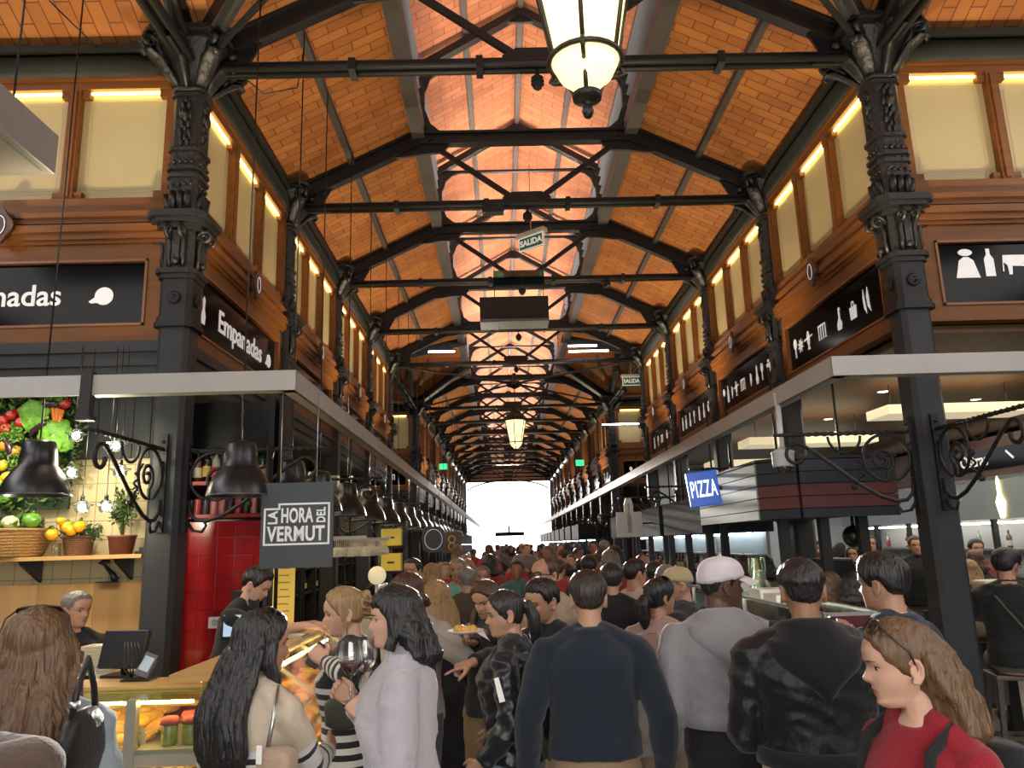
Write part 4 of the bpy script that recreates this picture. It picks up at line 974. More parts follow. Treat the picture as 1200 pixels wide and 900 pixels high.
for i in range(5): mb.box(-1.0 - .24 + i * .05, -1.0 - .2 + i * .05, -.008, .02, .785, .795)
mb.build('vent', BLACK, t)
# pastries
PAST = [mat('pastry_a', (.55, .24, .045), .5, 0, .4, 18, .5, 40), mat('pastry_b', (.66, .34, .08), .5, 0, .35, 18, .5, 40), mat('bread_white', (.72, .52, .26), .7, 0, .3, 10, .3, 30), mat('pastry_c', (.62, .30, .02), .4, 0, .3, 18, .5, 40)]
def empanada():
    mb = MB(); rings = []
    for i in range(13):
        u = (i / 12 - .5) * 2; w = .05 * (1 - abs(u) ** 2.4) ** .5 + .001
        rings.append([Vector((u * .085, (w * math.cos(a)) + .045 * (u * u), .028 * (1 - u * u) ** .5 * math.sin(a) * (1.2 if math.sin(a) > 0 else .5))) for a in [j * math.pi / 7 for j in range(14)]])
    mb.loft(rings)
    for i in range(15):
        u = (i / 14 - .5) * 2; mb.ball((u * .084, -.048 * (1 - u * u) ** .5 + .045 * u * u, .002), .011, n=6, k=4)
    return mb
EMP = [empanada().mesh('pastry', m) for m in PAST]
bun = MB(); bun.lathe([(.001, .05), (.03, .048), (.05, .035), (.058, .018), (.05, .002), (.001, 0)], 16); BUN = [bun.mesh('bun', m) for m in PAST]
loaf = MB(); loaf.tube([(-.16, 0, .03), (-.13, 0, .035), (-.05, 0, .04), (.05, 0, .04), (.13, 0, .035), (.16, 0, .03)], [.008, .032, .045, .045, .032, .008], 12, flat=.8); LOAF = loaf.mesh('loaf', PAST[2])
def bit(me, name, loc, rot, label, group, cat, s=1):
    o = bpy.data.objects.new(name, me); COL.objects.link(o); o.location = loc; o.rotation_euler = rot; o.scale = (s, s, s); tag(o, label, cat, group); return o
k = 0
for r in range(4):
    for c in range(20):
        x = -4.05 + c * .112 + (r % 2) * .05; 
        if x > -1.83: continue
        y = 4.22 + r * .085; z = .875 + .022 + r * .034
        bit(EMP[(r * 3 + c) % 2 if c % 5 else 3], 'empanada', (x, y, z), (R(25 + random.uniform(-15, 15)), R(random.uniform(-12, 12)), random.uniform(-.7, .7)), 'golden half-moon pastry heaped in the front glass display case', 'golden pastries heaped in the front display case', 'pastry')
for i, x in enumerate((-2.35, -2.08, -3.1, -3.6, -2.75)):
    bit(LOAF, 'bread_loaf', (x, 4.46, 1.0), (0, 0, random.uniform(-.2, .2)), ['pale bread loaf lying left of the case post', 'pale bread loaf just right of the case post', 'pale bread loaf near the left end of the case', 'pale bread loaf furthest left in the case', 'pale bread loaf behind the denim jacket woman'][i], None, 'bread', .8)
for i, (x, z, s) in enumerate(((-1.93, .95, 1.15), (-1.88, .89, .9), (-2.0, .89, .9))):
    bit(BUN[3], 'round_bun', (x, 4.3, z), (.3, 0, 0), ['topmost yellow round bun right of the case post', 'lower right round bun by the price card', 'lower left round bun by the price card'][i], None, 'bun', s)
PICK = mat('pickles', (.22, .26, .03), .4, 0, .5, 40, .6, 60)
for i, (x, y) in enumerate(((-1.72, 4.2), (-1.62, 4.22), (-1.535, 4.2), (-1.67, 4.33))):
    t = thing('pickle_jar', ['left jar of green pickles with a red checked lid', 'middle jar of green pickles with a red checked lid', 'right jar of green pickles with a red checked lid', 'rear jar of green pickles with a red checked lid'][i], 'jar', (x, y, .876))
    mb = MB(); mb.lathe([(.036, 0), (.04, .01), (.04, .09), (.03, .105)], 16); mb.build('glass', mat('jar_glass', (.30, .32, .06), .08, 0, .5, 30, coat=.8), t)
    mb = MB(); mb.lathe([(.034, .103), (.05, .10), (.042, .125), (.034, .135), (.001, .138)], 18); mb.build('lid', mat('red_cloth', (.5, .08, .06), .8, 0, .6, 60), t)
CARD = mat('price_card', (.72, .6, .42), .6)
for i, (x, rnd) in enumerate(((-2.1, 0), (-1.87, 1), (-2.35, 1))):
    t = thing('price_card', ['square pale price card in the front case left of the post', 'round topped price card in the front case right of the post', 'round topped price card near the denim jacket'][i], 'price card', (x, 4.15, .876))
    mb = MB(); mb.prism([(-.05, .02), (.05, .02), (.05, .06)] + ([(.035, .095), (0, .108), (-.035, .095)] if rnd else [(.05, .095), (-.05, .095)]) + [(-.05, .06)], -.002, .002, Matrix.Rotation(R(80), 4, 'X')); mb.build('card', CARD, t)
    mb = MB(); mb.box(-.02, .02, -.015, .015, 0, .035); mb.build('holder', BLACK, t)
    mb = MB(); mb.box(-.03, .03, -.0075, -.0065, .07, .074); mb.box(-.02, .02, -.007, -.006, .058, .061); mb.build('print', mat('card_print', (.4, .1, .06), .6), t)
for i, x in enumerate((-1.86, -1.66, -2.05)):
    mb = MB(); mb.lathe([(.001, 0), (.06, .002), (.085, .02), (.08, .022), (.05, .008), (.001, .008)], 20); mb.build('serving_dish', mat('stoneware', (.3, .2, .1), .5), loc=(x, 4.22, .75), label='shallow brown dish on the lower deck of the front case, ' + ['middle one', 'right one', 'left one'][i], cat='dish')
mb = MB(); mb.box(-1.9, 1.38, .02, .72, .735, .75); mb.build('lower_deck', CASEW, loc=(-2.9, 4.1, 0), label='pale lower deck of the front display case', cat='display deck')

# aisle side case: sloped glass
t = thing('display_case', 'long sloped glass display case glowing yellow along the aisle beside the striped women', 'display case', (0, 0, 0))
XA, XB, YA, YB = -1.48, -.90, 3.95, 6.15
mb = MB(); mb.box(XA, XB - .02, YA, YB, 0, .62); mb.build('base', CASEW, t)
mb = MB(); mb.box(XA - .02, XB + .03, YA - .03, YB, .62, .68); mb.box(XB - .03, XB + .03, YA - .03, YB, .66, .86); mb.build('counter_edge', mat('case_edge_cream', (.62, .50, .26), .35, 0, .1), t, bevel=.012)
mb = MB(); mb.box(XA, XB - .02, YA + .02, YB, .70, .72); mb.build('deck', mat('case_deck', (.6, .42, .14), .4), t)
mb = MB(); mb.slab([(XA + .1, YA, 1.215), (XA + .1, YB, 1.215), (XB, YB, .875), (XB, YA, .875)], .006); mb.build('sloped_glass', GLASS, t)
mb = MB(); mb.prism([(XA, .7), (XB, .7), (XB, .87), (XA + .1, 1.21), (XA, 1.21)], 0, .006, Matrix.Translation((0, YA + .006, 0)) @ Matrix.Rotation(R(90), 4, 'X')); mb.build('end_glass', GLASS, t)
mb = MB(); mb.box(XA - .22, XA + .1, YA + .15, YB, 1.19, 1.225); mb.build('service_ledge', CASEW, t)
mb = MB()
for yy in (YA, 4.7, 5.4, YB): mb.bar((XA + .1, yy, 1.21), (XB, yy, .87), .012, .02); 
mb.bar((XA + .1, YA, 1.215), (XA + .1, YB, 1.215), .02, .02); mb.bar((XB, YA, .872), (XB, YB, .872), .016, .016); mb.build('glass_frame', mat('case_rail', ()), t)
mb = MB(); mb.tube([(XA + .14, YA + .1, 1.16), (XA + .14, YB - .1, 1.16)], .009, 6); mb.build('light_strip', WARMT, t)
mb = MB(); mb.tube([(XB - .07, YA + .1, .84), (XB - .07, YB - .1, .84)], .006, 6); mb.build('light_strip', WARMT, t)
for r in range(5):
    for c in range(20):
        x = XA + .13 + r * .085; y = YA + .12 + c * .105; z = .75 + (4 - r) * .055 + random.uniform(0, .02)
        if random.random() < .25: bit(BUN[(r + c) % 4], 'round_bun', (x, y, z), (random.uniform(-.3, .3), random.uniform(0, .5), 0), 'round yellow bun in the sloped aisle display case', 'round buns in the sloped aisle case', 'bun', .8)
        else: bit(EMP[(r * 2 + c) % 4], 'empanada', (x, y, z), (R(random.uniform(-20, 20)), R(25), random.uniform(.9, 2.2)), 'golden half-moon pastry piled in the sloped aisle display case', 'golden pastries piled in the sloped aisle case', 'pastry')
for i, y in enumerate((4.25, 4.75, 5.3)):
    t = thing('price_card', 'pale price card in the sloped aisle case, %s from the near end' % ORD[i], 'price card', (XB - .10, y, .72), R(90))
    mb = MB(); mb.box(-.04, .04, -.002, .002, .02, .1); mb.build('card', CARD, t); mb = MB(); mb.box(-.018, .018, -.012, .012, 0, .03); mb.build('holder', BLACK, t)
mb = MB(); mb.box(-.16, .16, -.11, .11, 0, .012); mb.build('steel_tray', STEEL, loc=(-1.58, 5.7, 1.226), label='steel tray on the ledge of the aisle case behind the striped woman', cat='tray')

# till and tablet
def monitor(loc, rz, label):
    t = thing('till_monitor', label, 'monitor', loc, rz)
    mb = MB(); mb.box(-.145, .145, -.02, .02, .05, .265, M=Matrix.Rotation(R(-14), 4, 'X')); mb.build('screen_back', BLACK, t, bevel=.006)
    mb = MB(); mb.box(-.1, .1, -.03, .14, 0, .015); mb.tube([(0, .05, .01), (0, .04, .15)], .02, 8); mb.build('stand', BLACK, t)
    mb = MB()
    for k in range(5): mb.tube([(.05 + .02 * k, -.03, .2), (.08 + .03 * k, -.07, .12), (.07 + .02 * k, -.05, .05), (.12, -.04, .01)], .004, 5)
    mb.build('cable', BLACK, t)
monitor((-2.26, 4.75, 1.125), R(-12), 'black till monitor seen from behind on the front case ledge')
t = thing('card_terminal', 'small grey card terminal beside the black till monitor', 'card terminal', (-2.09, 4.64, 1.125))
mb = MB(); mb.box(-.04, .04, -.015, .015, .02, .15, M=Matrix.Rotation(R(-20), 4, 'X') @ Matrix.Rotation(R(20), 4, 'Y')); mb.build('body', mat('terminal', (.05, .05, .06), .4), t)
mb = MB(); mb.box(-.03, .03, -.02, -.014, .05, .13, M=Matrix.Rotation(R(-20), 4, 'X') @ Matrix.Rotation(R(20), 4, 'Y')); mb.build('screen', mat('lcd', (.2, .24, .28), .2, emit=(.5, .6, .7), estr=.2), t)
mb = MB(); mb.box(-.08, .08, -.06, .06, 0, .01); mb.build('base', BLACK, t)
mb = MB()
for i in range(14): mb.box(-.1, .1, -.07, .07, i * .012, i * .012 + .009)
mb.build('box_stack', mat('card_boxes', (.6, .52, .38), .7), loc=(-2.46, 4.95, 1.125), label='stack of folded cream cartons next to the till monitor', cat='cartons')
t = thing('order_tablet', 'small pale blue screen on a black post before the red tiles', 'tablet', (-1.84, 5.5, 1.22))
mb = MB(); mb.box(-.1, .1, -.01, .015, .02, .19); mb.build('case', BLACK, t, bevel=.006)
mb = MB(); mb.box(-.085, .085, -.012, -.009, .04, .18); mb.build('screen', mat('lcd_blue', (.3, .42, .55), .2, emit=(.45, .62, .8), estr=.5), t)
mb = MB(); mb.box(.01, .06, -.014, -.011, .07, .13); mb.build('tile', BLACK, t)
t = thing('equipment_post', 'black post carrying a small black box beside the red tiled wall', 'post', (-1.82, 5.75, 0))
mb = MB(); mb.tube([(.09, 0, 0), (.09, 0, 2.6)], .025, 8); mb.tube([(.16, .03, 1.2), (.16, .03, 2.6)], .014, 6); mb.build('pole', IRON, t)
mb = MB(); mb.box(-.13, .07, -.06, .06, 1.39, 1.55); mb.build('box', BLACK, t, bevel=.006)
wallquad('wall_back', -2.8, -2.02, 6.62, 0, 2.08, REDT, kind='structure', label='glossy red tiled wall behind the left column', cat='wall')
t = thing('socket', 'white wall socket on the red tiles', 'socket', (-2.385, 6.61, 1.26))
mb = MB(); mb.box(-.055, .055, -.012, 0, -.045, .045); mb.build('plate', WHITE, t, bevel=.004); mb = MB(); mb.lathe([(.028, 0), (.028, .004), (.02, .002)], 16, M=Matrix.Translation((0, -.012, 0)) @ Matrix.Rotation(R(90), 4, 'X')); mb.build('outlet', mat('socket_grey', (.4, .4, .4), .5), t)
t = thing('bar_shelving', 'black shelving with red boards above the red tiled wall', 'shelving', (-2.4, 6.75, 2.05))
for z in (.06, .34, .62):
    mb = MB(); mb.box(-.42, .42, -.13, .13, z, z + .03); mb.build('board', mat('red_board', (.3, .012, .012), .4) if z != .62 else IRON, t)
for x in (-.42, .42, .5): mb = MB(); mb.box(x - .02, x + .02, -.13, .13, -2.0, 1.1); mb.build('upright', IRON, t)
mb = MB(); mb.box(-.44, .5, .12, .14, 0, 1.1); mb.build('back', BLACK, t)
t2 = [mat('can_red', (.35, .06, .06), .3, .3), mat('can_pink', (.5, .2, .2), .3, .3), mat('can_dark', (.03, .02, .03), .3)]
for i in range(11):
    mb = MB(); mb.lathe([(.03, 0), (.033, .006), (.033, .12), (.028, .135), (.001, .136)], 14)
    mb.build('tin_can', t2[[0, 2, 0, 2, 1, 1, 2, 0, 2, 1, 2][i]], loc=(-2.74 + .068 * i, 6.68, 2.14), label='tin can on the lower red shelf above the red tiles', cat='can', group='tins on the lower red shelf')
def bottle_mesh(h, r, mats):
    mb = MB(); mb.lathe([(.001, 0), (r, .003), (r, h * .58), (r * .9, h * .66), (r * .36, h * .78), (r * .34, h * .95), (r * .4, h * .96), (r * .4, h), (.001, h)], 14)
    lab = MB(); lab.lathe([(r * 1.02, h * .15), (r * 1.02, h * .45)], 14, caps=False)
    return mb.mesh('bottle', mats[0]), lab.mesh('paper_label', mats[1])
BOT = [bottle_mesh(.30, .037, (mat('glass_green', (.02, .05, .02), .1, spec=.7), mat('lab_cream', (.6, .5, .3), .6))), bottle_mesh(.28, .04, (mat('glass_amber', (.14, .05, .01), .1, spec=.7), mat('lab_white', (.6, .6, .55), .6))), bottle_mesh(.31, .035, (mat('glass_dark', (.015, .01, .012), .1, spec=.7), mat('lab_gold', (.5, .33, .08), .5))), bottle_mesh(.29, .038, (mat('glass_pale', (.35, .38, .3), .1, spec=.7), mat('lab_red', (.4, .04, .03), .6)))]
def bottle(i, loc, label, group):
    b, l = BOT[i % 4]; o = bpy.data.objects.new('bottle', b); COL.objects.link(o); o.location = loc; tag(o, label, 'bottle', group)
    c = bpy.data.objects.new('paper_label', l); COL.objects.link(c); c.parent = o
for i in range(9): bottle(i, (-2.72 + .08 * i, 6.72, 2.42), 'bottle on the upper red shelf above the tin cans', 'bottles on the upper red shelf')

# ---- bar further along the left: back shelving, glass rack, counters
for b in range(4):
    y0 = 8.0 + b * 2.5
    lab = ORD[b]
    t = thing('back_bar', 'lit back bar shelving on the left, %s beyond the red wall' % lab, 'shelving', (-3.6, y0, 0))
    mb = MB(); mb.box(-.06, 0, 0, 2.4, .1, 3.2); mb.build('back', mat('bar_back', (.42, .36, .22), .5, 0, .15), t)
    for z in (1.1, 1.5, 1.95): mb = MB(); mb.box(0, .28, .05, 2.35, z, z + .03); mb.build('board', IRON, t)
    for y in (0.0, .8, 1.6, 2.35): mb = MB(); mb.box(-.02, .32, y, y + .06, 0, 3.2); mb.build('upright', IRON, t)
    mb = MB(); mb.tube([(.1, .1, 2.35), (.1, 2.3, 2.35)], .014, 6); mb.build('light_strip', emat('bar_led', (1, .8, .45), 18), t)
    for z in (1.13, 1.53, 1.98):
        for k in range(11): bottle(k * 7 + b + int(z * 10), (-3.45, y0 + .15 + k * .2, z), 'bottle on the lit back bar shelves on the left', 'bottles on the lit back bars')
for b, (a, c) in enumerate(((6.6, 8.7), (8.9, 11.5), (11.7, 14.3), (14.5, 17.1))):
    t = thing('bar_counter', 'dark bar counter on the left side of the aisle, %s beyond the pastry case' % ORD[b], 'counter', (0, 0, 0))
    mb = MB(); mb.box(-1.75, -1.15, a, c, 0, 1.02); mb.build('front', mat('counter_dark', (.04, .035, .03), .5), t)
    mb = MB(); mb.box(-1.8, -1.1, a - .02, c + .02, 1.02, 1.07); mb.build('top', mat('counter_top', (.3, .27, .22), .3), t)
# hanging wine glasses
def wineglass_mesh():
    mb = MB(); mb.lathe([(.033, 0), (.034, -.003), (.006, -.012), (.004, -.08), (.02, -.095), (.036, -.12), (.038, -.15), (.032, -.19)], 14, caps=False); return mb.mesh('wine_glass', mat('stemware', (.75, .72, .6), .08, 0, 0, alpha=.55, spec=1))
WG = wineglass_mesh()
t = thing('glass_rack', 'steel rack holding rows of upside-down wine glasses over the left bar', 'rack', (-1.72, 9.6, 1.93))
for x in (-.17, 0, .17): mb = MB(); mb.box(x - .01, x + .01, -.9, 1.0, .0, .015); mb.build('rail', STEEL, t)
mb = MB(); mb.box(-.2, .2, -.92, -.88, -.005, .03); mb.box(-.2, .2, .98, 1.02, -.005, .03); mb.build('end_bar', STEEL, t)
mb = MB(); mb.tube([(0, -.8, .02), (0, -.8, 1.45)], .008, 6); mb.tube([(0, .9, .02), (0, .9, 1.45)], .008, 6); mb.build('hanger', IRON, t)
for r in range(3):
    for c in range(18): bit(WG, 'wine_glass', (-1.88 + r * .16, 8.78 + c * .1, 1.925), (0, 0, 0), 'clear wine glass hanging upside down in the bar rack', 'wine glasses hanging in the bar rack', 'wine glass')
for i, z in enumerate((1.85, 1.50)):
    t = thing('yellow_box', ['upper', 'lower'][i] + ' yellow box on the black shelf beyond the hanging glasses', 'box', (-1.62, 11.4, z))
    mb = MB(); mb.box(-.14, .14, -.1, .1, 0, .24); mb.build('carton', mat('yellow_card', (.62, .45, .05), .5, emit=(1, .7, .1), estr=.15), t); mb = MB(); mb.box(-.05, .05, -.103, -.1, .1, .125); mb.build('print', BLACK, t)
t = thing('box_shelf', 'tall black shelf stand holding the two yellow boxes', 'shelf', (-1.62, 11.4, 0))
for z in (1.46, 1.81, 2.16): mb = MB(); mb.box(-.2, .2, -.13, .13, z, z + .03); mb.build('board', IRON, t)
for x in (-.2, .2): mb = MB(); mb.box(x - .02, x + .02, -.13, .13, 1.07, 2.2); mb.build('upright', IRON, t)
t = thing('globe_lamp', 'cream round globe on the beer tap stand behind the cup holder', 'lamp', (-1.38, 8.6, 1.07))
mb = MB(); mb.ball((0, 0, .46), (.10, .06, .10)); mb.build('globe', mat('globe_cream', (.7, .6, .38), .4, emit=(1, .85, .55), estr=.4), t); mb = MB(); mb.lathe([(.08, 0), (.06, .03), (.02, .06), (.02, .37)], 14); mb.build('stem', STEEL, t)
for i in range(4):
    t = thing('beer_tap', 'chrome beer tap, %s of four on the left bar' % ORD[i], 'tap', (-1.40, 8.85 + i * .16, 1.07))
    mb = MB(); mb.lathe([(.04, 0), (.025, .03), (.02, .3), (.03, .34), (.001, .36)], 12); mb.tube([(0, 0, .3), (.06, 0, .3), (.09, 0, .25)], .012, 6); mb.build('column', STEEL, t); mb = MB(); mb.tube([(0, 0, .34), (0, 0, .46)], [.012, .02], 8); mb.build('handle', BLACK, t)
t = thing('menu_strip', 'tall yellow menu strip beside the young barman', 'menu', (-1.76, 6.35, 1.16)); 
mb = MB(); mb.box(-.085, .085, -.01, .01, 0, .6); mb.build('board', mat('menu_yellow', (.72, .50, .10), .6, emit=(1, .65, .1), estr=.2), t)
mb = MB()
for k in range(9): mb.box(-.05 + .01 * (k % 3), .05 - .012 * (k % 2), -.0125, -.0095, .08 + k * .055, .088 + k * .055)
mb.build('print', mat('menu_print', (.35, .2, .06), .6), t)
t = thing('menu_easel', 'small white framed menu stand on the left bar before the barman', 'menu', (-1.32, 6.75, 1.07), R(-20))
mb = MB(); mb.box(-.09, .09, -.01, .01, 0, .28, M=Matrix.Rotation(R(-12), 4, 'X')); mb.build('frame', WHITE, t); mb = MB(); mb.box(-.075, .075, -.013, -.009, .02, .26, M=Matrix.Rotation(R(-12), 4, 'X')); mb.build('sheet', mat('slate_sheet', (.1, .1, .1), .6), t)
lamp('AREA', 'bar_light', (-2.6, 10, 2.9), 60, (1, .8, .5), (0, 0, 0), .8, sy=6)
lamp('AREA', 'bar_light', (-2.3, 14.5, 2.9), 40, (1, .85, .6), (0, 0, 0), .6, sy=4)
# ================================================================ RIGHT SIDE
HEX = bpy.data.materials.new('hex_tiles')
mat('hex_base', (.018, .035, .032), .25, 0, .3, 8)
def hex_wall(mb, P, u0, u1, v0, v1, s=.105, mi=0):
    """hex tiles as real raised pieces on a plane given by P(u,v)->(point, normal)"""
    dx = s * math.sqrt(3); r = 0; v = v0
    while v < v1 + s:
        off = dx / 2 if r % 2 else 0; u = u0 + off
        while u < u1 + dx:
            c = [(u + .93 * s * math.cos(R(30 + 60 * k)), v + .93 * s * math.sin(R(30 + 60 * k))) for k in range(6)]
            c = [(min(max(a, u0), u1), min(max(b, v0), v1)) for a, b in c]
            if max(a for a, b in c) - min(a for a, b in c) > .01 and max(b for a, b in c) - min(b for a, b in c) > .01:
                lo = [P(a, b, 0) for a, b in c]; hi = [P(a, b, .005) for a, b in c]
                mb.add(lo + hi, [tuple(range(6, 12))] + [(i, (i + 1) % 6, 6 + (i + 1) % 6, 6 + i) for i in range(6)], mi)
            u += dx
        v += s * 1.5; r += 1
t = thing('tiled_counter', 'counter clad in dark green hexagonal tiles on the right of the aisle', 'counter', (0, 0, 0))
CA, CB, CYA, CYB = 1.90, 2.42, 4.55, 8.4
mb = MB(); mb.box(CA, CB, CYA, CYB, 0, .95); mb.build('body', mat('grout_grey', (.10, .11, .105), .7), t)
mb = MB(); hex_wall(mb, lambda u, v, h: (u, CYA - h, v), CA, CB, .02, .94); hex_wall(mb, lambda u, v, h: (CA - h, u, v), CYA, CYB, .02, .94); mb.build('tiles', MATS['hex_base'], t)
mb = MB(); mb.box(CA - .05, CB + .03, CYA - .05, CYB, .95, 1.0); mb.build('worktop', mat('worktop', (.35, .33, .30), .25, .3), t, bevel=.006)
t = thing('glass_cabinet', 'lit glass display cabinet standing on the hexagonal tiled counter', 'display case', (0, 0, 1.0))
gx0, gx1, gy0, gy1 = 1.95, 2.29, 4.85, 8.2
mb = MB(); mb.box(gx0, gx0 + .006, gy0, gy1, 0, .34); mb.box(gx0, gx1, gy0, gy0 + .006, 0, .34); mb.build('side_glass', GLASS, t)
mb = MB(); mb.box(gx0, gx1, gy0, gy1, .34, .348); mb.build('top_glass', glass_mat('edge_glass', ()), t)
mb = MB()
for a, b in (((gx0, gy0), (gx0, gy1)), ((gx1, gy0), (gx1, gy1)), ((gx0, gy0), (gx1, gy0))):
    for z in (.0, .345): mb.bar((*a, z), (*b, z), .022, .022)
for p in ((gx0, gy0), (gx1, gy0), (gx0, 6.5), (gx0, gy1)): mb.bar((*p, 0), (*p, .35), .022, .022)
mb.build('frame', STEEL, t)
mb = MB(); mb.tube([(gx0 + .06, gy0 + .1, .325), (gx0 + .06, gy1 - .1, .325)], .009, 6); mb.build('light_strip', emat('cool_led', (1, .9, .7), 20), t)
for i in range(7):
    t = thing('food_tray', 'steel tray of food in the right glass cabinet, %s from the near end' % ORD[i], 'tray', (2.12, 5.15 + i * .45, 1.02)); t.scale = (.62, 1, 1)
    mb = MB(); mb.box(-.22, .22, -.19, .19, 0, .02); mb.build('pan', STEEL, t)
    mb = MB(); [mb.ball((random.uniform(-.18, .18), random.uniform(-.15, .15), .035), (.04, .04, .025), n=8, k=6) for _ in range(22)]; o = mb.build('food', [mat('food_yellow', (.7, .48, .05), .4, 0, .3), mat('food_cream', (.6, .5, .3), .5, 0, .3), mat('food_red', (.4, .1, .04), .4, 0, .3)][i % 3], t); o['kind'] = 'stuff'
t = thing('paper_note', 'yellow paper note inside the near end of the right cabinet', 'note', (2.04, 4.98, 1.02))
mb = MB(); mb.box(-.06, .06, -.003, .003, 0, .15, M=Matrix.Rotation(R(-25), 4, 'X')); mb.build('sheet', mat('note_yellow', (.75, .6, .05), .6, emit=(1, .8, .05), estr=.1), t)
t = thing('clear_canister', 'tall clear canister on top of the right glass cabinet', 'canister', (2.12, 6.6, 1.35))
mb = MB(); mb.lathe([(.001, 0), (.07, .002), (.07, .3), (.065, .3), (.062, .01)], 20); mb.build('cylinder', GLASS, t); mb = MB(); mb.lathe([(.055, .01), (.055, .2), (.001, .2)], 16); mb.build('contents', mat('cups', (.6, .58, .5), .5), t)
for i, (x, y, dz) in enumerate(((2.12, 5.9, 0), (2.12, 6.25, 0), (2.12, 7.2, 0))):
    mb = MB(); mb.box(-.15, .15, -.14, .14, 0, .05 + .02 * i); mb.build('carton', WHITE, loc=(x, y, 1.349), label='white carton lying on the right glass cabinet, %s from the near end' % ORD[i], cat='carton')
# pizza kiosk
t = thing('pizza_kiosk', 'plank clad kiosk fascia with navy and red boards', 'kiosk', (0, 0, 0))
navy, red, pale = mat('plank_navy', (.011, .013, .024), .5, 0, .2, 4), mat('plank_red', (.10, .022, .019), .5, 0, .2, 4), mat('plank_daylit', (.30, .36, .34), .45, 0, .2, 4)  # pale: daylight on the aisle face put into the board colour
poly = [(2.32, 9.0), (2.32, 6.95), (2.58, 6.68), (3.42, 6.68)]
zs = [1.97, 2.055, 2.16, 2.265, 2.37, 2.475]
cols = [navy, red, red, navy, navy]
for k in range(5):
    for (a, b), mm in zip(zip(poly, poly[1:]), (pale, None, None)):
        mb = MB(); d = (Vector((*b, 0)) - Vector((*a, 0))).normalized(); nrm = Vector((d.y, -d.x, 0)) * -1
        z0, z1 = zs[k], zs[k + 1] - .008; lean = .03
        mb.add([Vector((*a, z0)), Vector((*b, z0)), Vector((*b, z1)), Vector((*a, z1))] + [Vector((*p, z)) - nrm * (-.02) + nrm * (-.05) for p, z in ((a, z0), (b, z0), (b, z1), (a, z1))], [(0, 1, 2, 3), (4, 5, 6, 7), (0, 1, 5, 4), (1, 2, 6, 5), (2, 3, 7, 6), (3, 0, 4, 7)])
        mb.build('plank', mm or cols[k], t)
mb = MB(); mb.prism([(2.34, 9.0), (2.34, 6.96), (2.59, 6.70), (3.42, 6.70), (3.42, 9.0)], 1.99, 2.47); mb.build('core', mat('kiosk_core', (.02, .02, .025), .7), t)
mb = MB(); mb.prism([(2.29, 9.02), (2.29, 6.93), (2.57, 6.65), (3.45, 6.65), (3.45, 9.02)], 2.475, 2.50); mb.build('cap', IRON, t)
for x, y in ((2.52, 7.0), (2.52, 8.9), (3.14, 6.8), (2.8, 6.8)): mb = MB(); mb.box(x - .04, x + .04, y - .04, y + .04, 0, 1.99); mb.build('post', IRON, t)
mb = MB()
for x, y in ((2.6, 7.2), (3.2, 7.2), (2.6, 8.7)): mb.tube([(x, y, 2.48), (x, y, 3.42)], .012, 6)
mb.build('hanger', IRON, t)
t = thing('pizza_sign', 'glowing blue and white PIZZA sign on the kiosk corner', 'sign', (2.10, 8.05, 2.33), R(-4))
mb = MB(); mb.box(-.16, .16, -.03, .03, -.18, .18, M=Matrix.Rotation(R(-6), 4, 'Y')); mb.build('box', mat('sign_blue', (.02, .07, .3), .3, emit=(.03, .12, .6), estr=.4), t, bevel=.01)
text('PIZZA', .105, emat('pizza_glow', (.85, .93, 1), 1.6), t, (0, -.036, 0), rot=(R(90), R(-6), 0), bold=.001, fit=(.27, .17), spacing=1.12)
mb = MB(); mb.box(.13, .2, -.015, .015, -.02, .02); mb.build('arm', IRON, t)
# dark stall fascias and white menus further along on the right
def right_stall(y0, y1, lab, i):
    t = thing('stall_unit', 'dark stall front on the right of the aisle, %s' % lab, 'stall', (0, 0, 0))
    mb = MB(); mb.box(2.35, 3.2, y0, y1, 1.88, 2.32); mb.build('fascia', mat('stall_navy', (.014, .022, .03), .6, 0, .15, 3, spec=.2), t)
    mb = MB(); mb.box(2.2, 2.9, y0, y1, 0, 1.0); mb.build('counter', mat('stall_counter', (.06, .06, .065), .5), t)
    mb = MB(); mb.box(2.15, 2.95, y0 - .02, y1 + .02, 1.0, 1.05); mb.build('top', mat('counter_top', ()), t)
    for y in (y0 + .04, (y0 + y1) / 2, y1 - .04): mb = MB(); mb.box(2.4, 2.48, y - .04, y + .04, 1.05, 1.88); mb.build('post', IRON, t)
    mb = MB(); mb.box(3.1, 3.14, y0, y1, 1.05, 1.9); mb.build('back', mat('stall_back', (.4, .45, .46), .4, 0, .2, 3), t)
    for z in (1.3, 1.6): mb = MB(); mb.box(2.9, 3.1, y0 + .05, y1 - .05, z, z + .02); mb.build('shelf', STEEL, t)
    mb = MB(); mb.tube([(2.95, y0 + .1, 1.86), (2.95, y1 - .1, 1.86)], .014, 6); mb.build('light_strip', emat('stall_cool_led', (.8, .93, 1), 16), t)
    mb = MB(); mb.tube([(2.6, y0 + .3, 2.3), (2.6, y0 + .3, 3.42)], .012, 5); mb.tube([(2.6, y1 - .3, 2.3), (2.6, y1 - .3, 3.42)], .012, 5); mb.build('hanger', IRON, t)
    for k in range(9): bottle(k + i * 3, (2.98, y0 + .15 + k * (y1 - y0 - .3) / 9, 1.32), 'bottle on the shelves of the %s right stall' % ORD[i], 'bottles in the %s right stall' % ORD[i])
for i, (a, b, lab) in enumerate(((9.2, 11.4, 'just past the pizza kiosk'), (11.7, 14.2, 'second past the pizza kiosk'), (14.5, 17.0, 'third past the pizza kiosk'))): right_stall(a, b, lab, i)
t = thing('menu_sign', 'white stall sign with a cut-out bottle shape standing above it', 'sign', (1.98, 12.2, 1.88))
